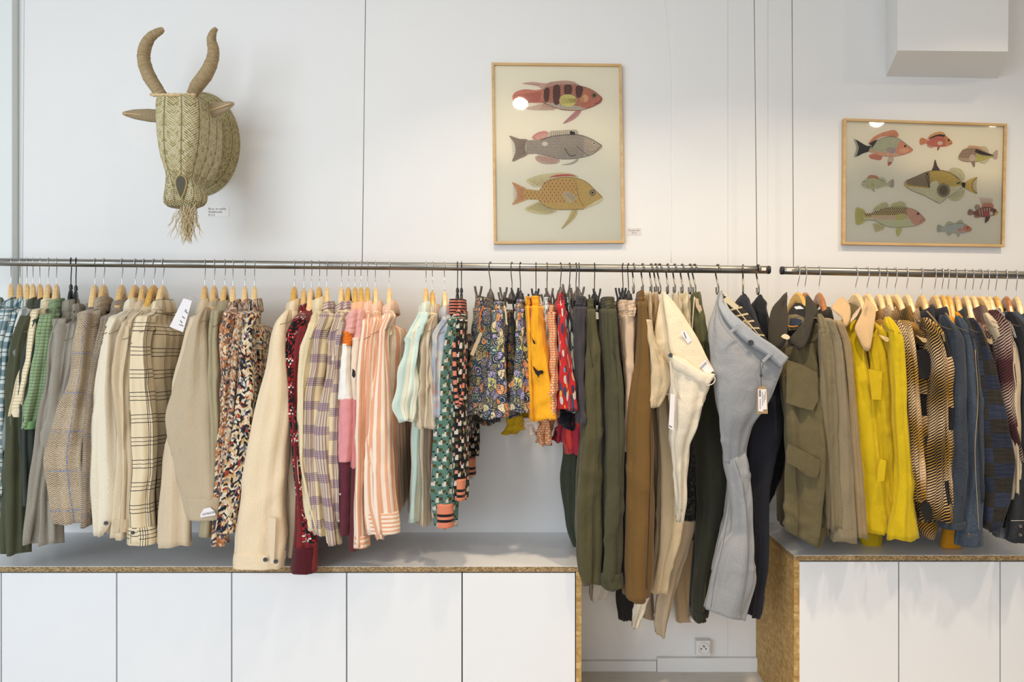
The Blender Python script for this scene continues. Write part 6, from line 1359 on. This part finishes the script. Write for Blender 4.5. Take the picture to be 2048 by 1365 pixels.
o = slack('olive trousers hanging from two touching hooks', 1388, [
    ('waist', [(586, 1387, 1392), (610, 1381, 1402), (650, 1380, 1412), (700, 1384, 1418), (760, 1390, 1430)], -.36, .10, OG, dict(fold=.006)),
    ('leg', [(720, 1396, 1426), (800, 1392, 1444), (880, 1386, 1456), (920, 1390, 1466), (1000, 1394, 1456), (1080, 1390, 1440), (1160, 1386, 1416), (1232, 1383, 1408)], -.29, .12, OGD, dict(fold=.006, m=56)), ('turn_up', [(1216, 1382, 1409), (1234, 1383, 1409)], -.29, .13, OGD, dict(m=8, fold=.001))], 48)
slab('waist_label', [P(x, y, -.412) for x, y in ((1390, 596), (1397, 598), (1404, 620), (1400, 628), (1392, 614))], plain((196, 170, 140), .1), o, .001, nrm=(0, -1, 0))
mk('inner_tape', *tubedata(smoothpts([P(x, y, -.413) for x, y in ((1389, 594), (1386, 630), (1384, 668))], 4), .0018, 6), BTN_L, o)
# blue grey chinos
BG = plain((150, 151, 153), 1.0); BGB = plain((156, 160, 166), .6)
o = slack('blue grey chinos hooked by one waist corner, buttoned waistband slanting across', 1440, [
    ('seat', [(1440, 584, 1443, 584, .012, -.40), (1432, 606, 1446, 602, .025, -.42), (1424, 636, 1462, 636, .045, -.44), (1419, 668, 1490, 660, .06, -.455), (1421, 705, 1532, 690, .07, -.465), (1424, 742, 1566, 726, .075, -.47), (1428, 780, 1553, 768, .075, -.47), (1433, 820, 1530, 812, .075, -.465), (1439, 860, 1500, 856, .06, -.45), (1444, 890, 1490, 888, .05, -.44), (1449, 925, 1488, 922, .03, -.43)], 0, 0, BG, dict(fold=.006, m=60, sq=2.4, wave=.003)),
    ('leg', [(1454, 872, 1478, 870, .02, -.41), (1449, 905, 1488, 900, .045, -.42), (1450, 930, 1493, 924, .06, -.43), (1456, 960, 1498, 950, .06, -.43), (1462, 1010, 1502, 1000, .06, -.43), (1462, 1060, 1507, 1060, .06, -.43), (1440, 1090, 1510, 1120, .06, -.44), (1424, 1150, 1510, 1165, .06, -.445), (1409, 1217, 1488, 1241, .06, -.45)], 0, 0, BG, dict(fold=.005, m=64, jag=0)),
    ('leg', [(1456, 950, 1476, 980, .04, -.40), (1450, 1020, 1476, 1030, .05, -.40), (1436, 1080, 1462, 1090, .05, -.41), (1422, 1140, 1440, 1150, .05, -.42)], 0, 0, BG, dict(fold=.003)),
    ('waistband', [(1441, 584, 1444, 588, .010, -.425), (1437, 606, 1447, 606, .009, -.445), (1447, 634, 1464, 624, .014, -.475), (1470, 664, 1488, 646, .014, -.497), (1500, 690, 1516, 670, .014, -.508), (1534, 712, 1546, 690, .014, -.510), (1560, 736, 1577, 715, .014, -.505)], 0, 0, BGB, dict(fold=.0008, wave=.0006, sq=4, m=44, jag=0, bdir=(.1, -1, 0)))], 51)
mk('waistband_seam', *tubedata(smoothpts([P(x, y, yy) for x, y, yy in ((1436, 612, -.452), (1446, 637, -.484), (1469, 667, -.506), (1499, 692, -.517), (1533, 714, -.519), (1560, 738, -.514))], 5), .0009, 5), plain((108, 110, 116), .1), o)
for (a, b) in (((1478, 650), (1458, 670)), ((1545, 704), (1524, 728))):
    slab('belt_loop', [P(x, y, -.5225) for x, y in ((a[0]-3, a[1]-1), (a[0]+3, a[1]+2), (b[0]+3, b[1]-2), (b[0]-2, b[1]-5))], BGB, o, .003, nrm=(0, -1, 0))
disc('button', P(1501, 686, -.518), (.05, -1, .1), .0095, .004, BTN_D, o)
mk('pocket_seam', *tubedata(smoothpts([P(x, y, yy) for x, y, yy in ((1560, 742, -.508), (1552, 762, -.512), (1540, 788, -.506))], 5), .0009, 5), plain((108, 110, 116), .1), o)
mk('pocket_seam', *tubedata(smoothpts([P(x, y, yy) for x, y, yy in ((1490, 694, -.5), (1476, 706, -.5), (1462, 718, -.495))], 5), .0009, 5), plain((108, 110, 116), .1), o)
column('waist_inside', [(1443, 586, 1447, 590, .008, -.40), (1450, 600, 1462, 600, .008, -.405), (1462, 622, 1486, 616, .008, -.42), (1484, 645, 1508, 642, .008, -.44), (1510, 668, 1528, 670, .008, -.455), (1534, 690, 1540, 690, .006, -.465)], 0, 0, stripes((40, 36, 34), (196, 180, 140), .03, .22, 1, .1), o, sq=3, m=26, bdir=(0, -1, 0))
slab('paper_label', [P(x, y, -.452) for x, y in ((1446, 600), (1454, 593), (1478, 613), (1470, 620))], simple('label_card', (206, 192, 160), .7), o, .001, nrm=(0, -1, 0))
slab('waist_label', [P(x, y, -.472) for x, y in ((1481, 646), (1491, 638), (1504, 652), (1495, 664))], simple('label_tan', (186, 160, 122), .7), o, .001, nrm=(0, -1, 0))
for i in range(3): slab('printed_line', [P(x, y, -.4735) for x, y in ((1486+i*3, 648+i*3), (1491+i*3, 643.5+i*3), (1492+i*3, 644.6+i*3), (1487+i*3, 649.2+i*3))], INK, o, .0002, nrm=(0, -1, 0))
mk('waist_tape', *tubedata(smoothpts([P(x, y, yy) for x, y, yy in ((1450, 588, -.425), (1476, 622, -.455), (1502, 652, -.475), (1520, 674, -.485), (1536, 694, -.495))], 4), .0015, 6), BTN_L, o)
tg = empty('hang_tag', P(1525, 827, -.53), 0, 'brown card tag with a barcode sticker on a dark cord, on the blue grey chinos', 'tag')
KR = simple('kraft_card', (168, 138, 98), .75)
slab('card', [P(x, y, -.531) for x, y in ((1514.5, 779), (1521, 772), (1527, 772), (1534, 779), (1535.5, 828), (1514, 828))], KR, tg, .0012, nrm=(0, -1, 0))
slab('sticker', [P(x, y, -.5325) for x, y in ((1516, 779), (1532.5, 779), (1534, 819), (1526.5, 820), (1526, 824), (1516.5, 823))], M_TAG, tg, .0004, nrm=(0, -1, 0))
for i in range(7): slab('barcode_bar', [P(x, y, -.5332) for x, y in ((1518, 781+i*1.9), (1522, 781+i*1.9), (1522, 782.1+i*1.9), (1518, 782.1+i*1.9))], INK, tg, .0002, nrm=(0, -1, 0))
for xx, y0, y1 in ((1524.5, 784, 812), (1527.5, 790, 806), (1530, 783, 800), (1520, 798, 818)): slab('printed_line', [P(x, y, -.5332) for x, y in ((xx, y0), (xx+.8, y0), (xx+.8, y1), (xx, y1))], INK, tg, .0002, nrm=(0, -1, 0))
mk('cord', *tubedata(smoothpts([P(x, y, -.532) for x, y in ((1523, 774), (1522, 762), (1522, 752), (1520.5, 735), (1521, 722), (1526, 728), (1523, 742), (1522.5, 752))], 5), .0009, 5), BTN_D, tg)
v, f = lathedata([(.0015, -.006), (.0042, -.003), (.0042, .003), (.0015, .006)], 10, 'z', tuple(P(1522.3, 751, -.533))); mk('cord_bead', v, f, BTN_D, tg)
for ln in ([(1459, 1010, -.47), (1448, 1080, -.475), (1432, 1150, -.478), (1422, 1216, -.482)], [(1470, 920, -.470), (1488, 980, -.464), (1496, 1060, -.468), (1496, 1140, -.478), (1480, 1232, -.484)]): mk('leg_seam', *tubedata(smoothpts([P(*q) for q in ln], 6), .0011, 5), plain((112, 116, 124), .1), o)
# navy pair
NV = plain((33, 35, 46), .6); NB = plain((22, 23, 30), .6)
o = slack('matt navy trousers peaking under the second hook from the rail end', 1486, [
    ('waist', [(1484, 590, 1489, 590, .02, -.36), (1472, 606, 1500, 606, .05, -.37), (1478, 630, 1511, 630, .06, -.38), (1496, 680, 1526, 680, .06, -.38), (1510, 720, 1540, 720, .06, -.38)], 0, 0, NV, {}),
    ('leg', [(1510, 700, 1556, 700, .07, -.33), (1500, 800, 1560, 790, .08, -.34), (1492, 870, 1560, 870, .08, -.35), (1488, 930, 1548, 930, .08, -.35), (1494, 1000, 1534, 1000, .08, -.36), (1502, 1060, 1532, 1060, .08, -.37), (1502, 1140, 1530, 1130, .07, -.38), (1494, 1228, 1514, 1231, .06, -.38)], 0, 0, plain((28, 28, 36), .6), dict(m=60, fold=.006)),
    ], 52)
mk('hanger_loop', *tubedata(smoothpts([P(x, y, -.38) for x, y in ((1476, 604), (1485, 590), (1492, 590), (1498, 604))], 4), .0012, 5), BTN_D, o)
o = slack('textured black navy trousers on the hook nearest the rail end', 1518, [
    ('waist', [(1516, 592, 1522, 592, .02, -.34), (1504, 610, 1530, 606, .05, -.35), (1510, 650, 1536, 640, .06, -.35), (1522, 720, 1540, 710, .06, -.35), (1528, 800, 1548, 790, .06, -.33)], 0, 0, NB, {}),
    ('leg', [(1530, 760, 1566, 760, .09, -.24), (1530, 830, 1580, 830, .09, -.24), (1526, 890, 1572, 890, .09, -.24), (1524, 940, 1556, 950, .08, -.24), (1520, 1000, 1534, 1005, .06, -.24)], 0, 0, NB, dict(m=46, fold=.006))], 53)
mk('hanger_loop', *tubedata(smoothpts([P(x, y, -.36) for x, y in ((1507, 608), (1517, 592), (1523, 592), (1528, 606))], 4), .0012, 5), BTN_D, o)
# ---- right rail
GR = 'clothes on the right rail'
WAX = plain((98, 88, 60), 1.0); WAX_LIT = plain((124, 112, 84), .7); CORD = plain((52, 47, 38), .4)  # second wax tone is the same cloth, lightened to paint a lit sleeve
def right(*a, **k):
    k.setdefault('group', GR); k.setdefault('fold', .0025); k.setdefault('wave', .0025); return garment(*a, **k)
# 1 waxed jacket, front open towards the room
r = right('olive waxed jacket', 'olive waxed jacket with a wide dark cord collar and flap pockets', 'jacket', 1595, 2, WAX, [(628, 1628, 1652), (662, 1636, 1664), (700, 1638, 1668), (780, 1640, 1674), (880, 1646, 1676), (980, 1652, 1676), (1058, 1656, 1680)], 1090, cmode='none', collar_mat=None, t=.075, st=.055, seed=60, nb=[(560, 1632), (700, 1640), (860, 1650), (1090, 1634)], fb=[(560, 1556), (700, 1552), (1050, 1560)], far=True, farlen=900, fold=.003, slmat=WAX_LIT, yaw=9, wave=.003)
o = r[0]
def pan(name, pts, Y, mat, th=.006, bulge=.004, nrm=(-.3, -1, .1)):
    P3 = [P(q[0], q[1], q[2] if len(q) > 2 else Y) for q in pts]
    if name.startswith('pocket'): return slab(name, P3, mat, o, th*.5, nrm=nrm)
    return slab(name, smoothpts(P3, 2, True), mat, o, th*.6, nrm=nrm, bulge=bulge*.35)
# front panel of the jacket: a real hanging sheet in front of the body
column('front_panel', [(1545, 700, 1622, 690, .05, -.40), (1560, 760, 1640, 750, .07, -.42), (1566, 820, 1648, 810, .08, -.44), (1571, 880, 1651, 880, .08, -.45), (1574, 950, 1652, 950, .08, -.45), (1578, 1010, 1648, 1020, .08, -.45), (1581, 1066, 1634, 1094, .07, -.45)], 0, 0, WAX, o, m=56, n=40, sq=3, fold=.008, wave=.006, nf=4, seed=5, env=(.7, 1.1), jag=0)
pan('lining', [(1572, 640, -.36), (1590, 606, -.33), (1612, 615, -.36), (1626, 640, -.40), (1610, 690, -.42), (1578, 690, -.40)], -.38, plain((42, 42, 40), .4), .01, .0, (0, -1, 0))
pan('collar', [(1574, 584, -.36), (1558, 600, -.385), (1545, 615, -.40), (1539, 635, -.42), (1536, 668, -.435), (1540, 700, -.44), (1562, 698, -.45), (1573, 680, -.455), (1576, 640, -.43), (1574, 610, -.40)], -.40, CORD, .010, .006)
pan('collar', [(1612, 590, -.36), (1624, 600, -.385), (1635, 618, -.41), (1628, 636, -.44), (1622, 662, -.465), (1612, 690, -.47), (1598, 702, -.47), (1588, 690, -.465), (1578, 680, -.455), (1592, 662, -.445), (1608, 642, -.42), (1611, 615, -.39)], -.42, CORD, .010, .006)
pan('woven_label', [(1577, 630, -.392), (1607, 634, -.402), (1604, 652, -.416), (1578, 662, -.408)], -.39, plain((120, 106, 80), .2), .001, 0, (0, -1, 0)); pan('woven_label', [(1581, 637, -.402), (1603, 640, -.412), (1600, 650, -.420), (1582, 656, -.414)], -.40, plain((36, 44, 62), .2), .001, 0, (0, -1, 0))
mk('leather_tab', *tubedata(smoothpts([P(1573, 652, -.435), P(1585, 654, -.44), (P(1596, 653, -.43))], 3), .0028, 8), simple('tan_leather', (176, 116, 56), .5), o)
slab('care_label', [P(x, y, -.415) for x, y in ((1588, 614), (1600, 612), (1608, 618), (1592, 619))], M_TAG, o, .001, nrm=(0, -1, 0))
pan('woven_label', [(1562, 674, -.46), (1570, 668, -.46), (1580, 674, -.465), (1575, 680, -.465)], -.46, simple('label_cream', (206, 190, 156), .7), .001, 0, (0, -1, 0))
YP = -.50
pan('pocket_flap', [(1577, 888, YP), (1606, 902, YP), (1640, 921, YP), (1640, 936, YP), (1634, 957, YP), (1618, 954, YP), (1590, 934, YP), (1574, 926, YP), (1572, 905, YP)], YP, WAX, .008, .004, (0, -1, .1))
pan('pocket_flap', [(1574, 720, -.475), (1604, 730, -.48), (1634, 746, -.485), (1636, 800, -.49), (1626, 822, -.49), (1598, 815, -.49), (1572, 806, -.485)], -.48, WAX, .006, .004, (0, -1, .1))
mk('side_seam', *tubedata(smoothpts([P(x, y, -.505) for x, y in ((1638, 660), (1650, 740), (1657, 850), (1660, 960), (1656, 1070))], 6), .0012, 5), THREAD, o)
r = right('grey tan cotton jacket', 'grey tan cotton jacket with a dark collar just right of the waxed one', 'jacket', 1610, 3, plain((138, 124, 98), .7), [(640, 1644, 1664), (680, 1660, 1682), (760, 1666, 1690), (860, 1668, 1698), (960, 1668, 1706), (1082, 1664, 1712)], 1080, fold=.0014, wave=.0014, collar_mat=CORD, t=.045, st=.055, seed=61, farlen=900, chgt=.045, fall=.06)
r = right('light tan cotton jacket', 'light tan cotton jacket behind the grey tan one, beside the yellow jacket', 'jacket', 1638, 3, plain((150, 128, 94), .7), [(648, 1668, 1684), (690, 1680, 1698), (780, 1690, 1706), (880, 1694, 1716), (980, 1700, 1726), (1074, 1706, 1733)], 1075, fold=.0014, wave=.0014, collar_mat=CORD, t=.04, seed=62, farlen=900)
# yellow jacket
YL = plain((198, 166, 8), .9); YL2 = plain((208, 178, 12), .7); TANC = plain((196, 164, 122), .25)
r = right('yellow jacket', 'bright yellow cotton jacket with a tan cord collar', 'jacket', 1711, 0, YL, [(634, 1760, 1788), (680, 1776, 1802), (760, 1780, 1810), (860, 1784, 1816), (960, 1790, 1824), (1078, 1776, 1832)], 1070, cmode='none', collar_mat=None, t=.055, st=.06, seed=63, slmat=YL2, nb=[(560, 1760), (800, 1772), (1080, 1786)], fb=[(560, 1690), (800, 1700), (1050, 1716)], farlen=960, fold=.0025)
o = r[0]
column('front_panel', [(1693, 655, 1712, 640, .04, -.38), (1696, 700, 1732, 720, .05, -.41), (1702, 760, 1742, 770, .06, -.43), (1708, 840, 1752, 845, .06, -.44), (1714, 920, 1758, 925, .06, -.44), (1722, 1000, 1762, 1005, .06, -.44), (1726, 1062, 1765, 1068, .06, -.44)], 0, 0, YL2, o, m=50, n=32, sq=2.6, fold=.003, wave=.003, seed=8, jag=0, env=(.5, 1.1))
column('front_panel', [(1734, 680, 1762, 650, .03, -.42), (1740, 720, 1778, 700, .04, -.44), (1746, 790, 1784, 780, .05, -.45), (1754, 860, 1786, 860, .05, -.455), (1762, 940, 1790, 940, .05, -.455), (1764, 1000, 1796, 1010, .05, -.455), (1768, 1066, 1800, 1074, .05, -.455)], 0, 0, YL, o, m=50, n=32, sq=2.6, fold=.007, wave=.005, seed=12, jag=0, env=(.6, 1.1))
column('hem', [(1040, 1720, 1768), (1070, 1718, 1764), (1093, 1726, 1762)], -.30, .05, YL, o, m=16)
pan('collar', [(1684, 594, -.36), (1672, 604, -.38), (1662, 614, -.39), (1668, 622, -.41), (1684, 636, -.43), (1690, 656, -.44), (1700, 640, -.43), (1700, 612, -.40)], -.40, TANC, .008, .004)
pan('collar', [(1731, 596, -.37), (1742, 606, -.40), (1752, 618, -.43), (1748, 650, -.455), (1743, 685, -.465), (1738, 702, -.468), (1728, 700, -.467), (1718, 680, -.46), (1709, 658, -.45), (1716, 640, -.43), (1726, 618, -.40)], -.42, TANC, .009, .006)
pan('collar_stripe', [(1722, 614, -.395), (1714, 632, -.425), (1700, 646, -.435), (1706, 630, -.42), (1718, 616, -.40)], -.42, stripes((206, 178, 156), (170, 140, 120), .006, .4), .002, 0)
pan('lining', [(1684, 620, -.36), (1700, 606, -.34), (1722, 620, -.36), (1716, 640, -.38), (1690, 640, -.38)], -.38, plain((96, 86, 56), .3), .008, 0, (0, -1, 0))
pan('pocket_flap', [(1760, 918, -.492), (1772, 922, -.494), (1768, 962, -.494), (1754, 964, -.492), (1755, 940, -.492)], -.49, YL2, .006, .003, (0, -1, 0))
pan('pocket', [(1736, 738, -.474), (1764, 744, -.484), (1762, 800, -.49), (1744, 800, -.482)], -.49, YL, .005, .003, (0, -1, 0))
# woven jacquard overshirts
JY = lambda s, bp=None: jacquard(((224, 200, 172), (204, 150, 52), (24, 21, 20)), bp, s)
right('black and yellow flecked overshirt', 'black and yellow flecked woven overshirt whose collar touches the yellow jacket', 'shirt', 1734, 0, JY(0.5), [(640, 1772, 1786), (690, 1786, 1800), (800, 1800, 1818), (1000, 1816, 1836)], 1050, seed=64, csize=1.1, Ys=-.43, st=.03, t=.036, farlen=900, far=False)
right('black and lemon checked overshirt', 'black and lemon woven overshirt with an upright collar, second of the chunky weaves', 'shirt', 1757, 0, JY(1.9), [(640, 1786, 1802), (700, 1800, 1816), (800, 1810, 1826), (1000, 1822, 1840)], 1050, seed=65, csize=1.15, chgt=.048, t=.036, far=False)
right('cream and mustard woven overshirt', 'cream and mustard woven overshirt, third of the chunky weaves', 'shirt', 1773, 0, JY(3.1), [(645, 1798, 1816), (700, 1808, 1826), (800, 1812, 1832), (1000, 1826, 1846)], 1050, seed=66, csize=1.1, t=.036, far=False)
JC = plain
r = right('large patterned woven overshirt', 'large woven overshirt in cream, mustard and black with solid black blocks', 'shirt', 1790, 0, jacquard(((228, 204, 176), (208, 154, 54), (22, 19, 19)), (.20, .24, .045, .075, .085, .10), 0.2), [(636, 1836, 1862), (680, 1850, 1888), (740, 1858, 1898), (820, 1858, 1902), (900, 1856, 1900), (960, 1858, 1896), (1000, 1854, 1904), (1040, 1846, 1910)], 1050, t=.07, st=.08, csize=1.25, chgt=.045, fall=.06, seed=67, nb=[(560, 1838), (800, 1850), (1040, 1862)], fb=[(560, 1786), (1050, 1824)], far=False, fold=.006)
o = r[0]
column('front_panel', [(1794, 650, 1836, 660, .03, -.36), (1802, 720, 1862, 730, .05, -.42), (1808, 800, 1874, 800, .06, -.44), (1814, 880, 1878, 880, .06, -.45), (1820, 960, 1882, 950, .06, -.45), (1832, 1010, 1890, 1000, .06, -.45), (1842, 1038, 1898, 1034, .05, -.45)], 0, 0, jacquard(((228, 204, 176), (208, 154, 54), (22, 19, 19)), (.19, .19, .042, .072, .06, .09), 1.4), o, m=50, n=36, sq=2.8, fold=.005, wave=.006, seed=3, jag=.004)
column('hem', [(1020, 1828, 1880), (1050, 1834, 1876), (1076, 1850, 1864)], -.36, .06, JY(4.0), o, m=16)
for q in ([(1830, 706), (1852, 699), (1861, 722), (1856, 757), (1838, 756), (1828, 748)], [(1850, 876), (1868, 864), (1878, 895), (1880, 922), (1864, 925), (1856, 905)], [(1840, 1010), (1858, 1005), (1865, 1036), (1850, 1041)]):
    slab('black_block', smoothpts([P(x, y, -.487 if q[0][1] < 900 else -.497) for x, y in q], 2, True), plain((26, 23, 22), .3), o, .002, nrm=(0, -1, 0))
right('pale woven overshirt', 'pale woven overshirt with a cream striped collar, just left of the first denim jacket', 'shirt', 1813, 0, JY(2.5), [(650, 1850, 1868), (720, 1874, 1890), (900, 1884, 1900), (1020, 1890, 1906)], 1040, seed=68, csize=1.15, t=.036, far=False)
# denim
DN = denim((34, 39, 48), (68, 76, 88)); DNL = denim((42, 49, 62), (80, 91, 106)); NC = plain((34, 34, 46), .25)
def stitch(o, pts, col=(206, 176, 120)): mk('contrast_stitching', *tubedata(smoothpts([P(*q) for q in pts], 6), .0007, 5), plain(col, .1), o)
r = right('first denim jacket', 'blue denim jacket with a navy collar and pale stitching, left of the two', 'jacket', 1843, 1, DN, [(630, 1872, 1896), (680, 1888, 1922), (740, 1892, 1928), (840, 1894, 1930), (940, 1892, 1932), (1000, 1886, 1928), (1054, 1880, 1924)], 1050, collar_mat=NC, chgt=.05, fall=.058, csize=1.1, t=.05, st=.07, seed=70, farlen=900, far=False, cuff=12)
for k in (0, 2.4): stitch(r[0], [(1852+k, 622, -.36), (1868+k, 640, -.42), (1882+k, 662, -.50), (1888+k, 684, -.517)])
r = right('second denim jacket', 'blue denim jacket with a buttoned cuff, right of the two', 'jacket', 1869, 1, DNL, [(632, 1904, 1926), (685, 1922, 1944), (760, 1928, 1954), (860, 1930, 1962), (940, 1930, 1964), (1020, 1922, 1960), (1088, 1912, 1961)], 1055, collar_mat=NC, chgt=.05, fall=.058, csize=1.1, t=.05, st=.06, seed=71, far=False, cuff=24)
for k in (0, 2.4): stitch(r[0], [(1890+k, 626, -.38), (1906+k, 648, -.46), (1918+k, 676, -.50)])
stitch(r[0], [(1950, 700, -.507), (1956, 800, -.510), (1950, 900, -.510), (1955, 1010, -.508), (1958, 1060, -.508)])
disc('button', P(1938, 1071, -.515), (0, -1, 0), .0065, .004, M_STEEL, r[0])
right('mustard sweater', 'mustard yellow fine knit sweater between the denim and the patchwork jackets', 'sweater', 1884, 2, plain((214, 142, 16), .3), [(624, 1904, 1920), (660, 1920, 1936), (700, 1932, 1944), (800, 1936, 1948), (1000, 1940, 1952)], 1040, cmode='crew', seed=72, t=.030, far=False, Ys=-.42, st=.03)
o = [q for q in COL.objects if q.get('label', '').startswith('mustard yellow fine')][0]
column('cuff', [(1040, 1888, 1922), (1070, 1885, 1924), (1095, 1881, 1922)], -.34, .05, plain((196, 132, 14), .3), o, m=14)
r = right('dark patchwork quilted jacket', 'dark navy and brown patchwork quilted jacket', 'jacket', 1912, 1, quiltcheck(), [(636, 1932, 1952), (690, 1942, 1972), (760, 1946, 1992), (850, 1952, 2014), (930, 1956, 2030), (980, 1960, 2024), (1030, 1962, 2008), (1058, 1968, 1994)], 1040, collar_mat=plain((40, 42, 48), .3), chgt=.045, t=.05, st=.06, seed=73, far=False)
right('charcoal lined jacket', 'charcoal jacket hidden behind the patchwork one, only its shoulder showing', 'jacket', 1896, 2, plain((44, 46, 52), .4), [(636, 1922, 1936), (700, 1936, 1948), (1000, 1946, 1958)], 1030, seed=69, collar_mat=None, cmode='none', far=False)
JB = jacquard(((226, 206, 184), (96, 42, 44), (56, 26, 30)), None, 1.0, 1.0)
r = right('burgundy and cream woven overshirt', 'burgundy and cream woven overshirt with a large folded collar', 'shirt', 1945, 0, JB, [(620, 1975, 1996), (660, 1984, 2018), (720, 1990, 2024), (780, 1994, 2026), (850, 2010, 2032), (900, 2026, 2038), (922, 2032, 2039)], 1020, chgt=.055, fall=.07, csize=1.25, t=.045, st=.06, seed=74, far=False, nb=[(560, 1978), (700, 1996), (1020, 2010)])
right('cream woven overshirt', 'cream woven overshirt showing behind the burgundy one', 'shirt', 1930, 0, plain((206, 186, 156), .4), [(626, 1962, 1980), (700, 1996, 2030), (800, 2016, 2034), (1000, 2020, 2036)], 1040, seed=75, collar_mat=None, cmode='none', far=False)
right('grey chambray shirt', 'grey chambray shirt whose pale hem shows beside the black denim', 'shirt', 1960, 0, plain((108, 112, 118), .4), [(640, 2000, 2016), (800, 2010, 2030), (960, 1998, 2026), (1074, 1990, 2020)], 1075, seed=76, collar_mat=None, cmode='none', far=False, Ys=-.40)
BD = denim((26, 27, 30), (52, 54, 58))
r = right('black denim jacket', 'black denim jacket with white contrast stitching at the right frame edge', 'jacket', 1976, 0, BD, [(624, 2008, 2030), (670, 2024, 2060), (720, 2034, 2070), (850, 2036, 2072), (960, 2030, 2064), (1030, 2022, 2056), (1080, 2016, 2052)], 1060, collar_mat=plain((32, 32, 36), .3), chgt=.046, fall=.06, csize=1.1, t=.05, st=.07, seed=77, far=False, cuff=38, fold=.004)
for k in (0, 2.6): stitch(r[0], [(1986+k, 612, -.38), (2008+k, 632, -.44), (2022+k, 652, -.49), (2030+k, 676, -.515)], (222, 216, 206))
stitch(r[0], [(2022, 1042, -.518), (2036, 1042, -.520), (2052, 1042, -.518)], (222, 216, 206))
for y in (1053, 1070): disc('button', P(2040, y, -.522), (-.2, -1, 0), .0055, .004, M_STEEL, r[0])
CB = cable((40, 48, 64), (104, 118, 142))
for i, (px, lab) in enumerate(((1991, 'first'), (2012, 'second'), (2032, 'third'))):
    right('%s blue knitted cardigan' % lab, '%s of the three slate blue chunky knitted cardigans at the right end' % {'first': 'leftmost', 'second': 'middle', 'third': 'rightmost'}[lab], 'cardigan', px, (2, 3, 0)[i], CB, [(624, px+30, px+50), (670, px+44, px+70), (900, px+56, px+84), (1040, px+50, px+78)], 1040, cmode='fold', seed=80+i, csize=1.05, t=.045, far=False)
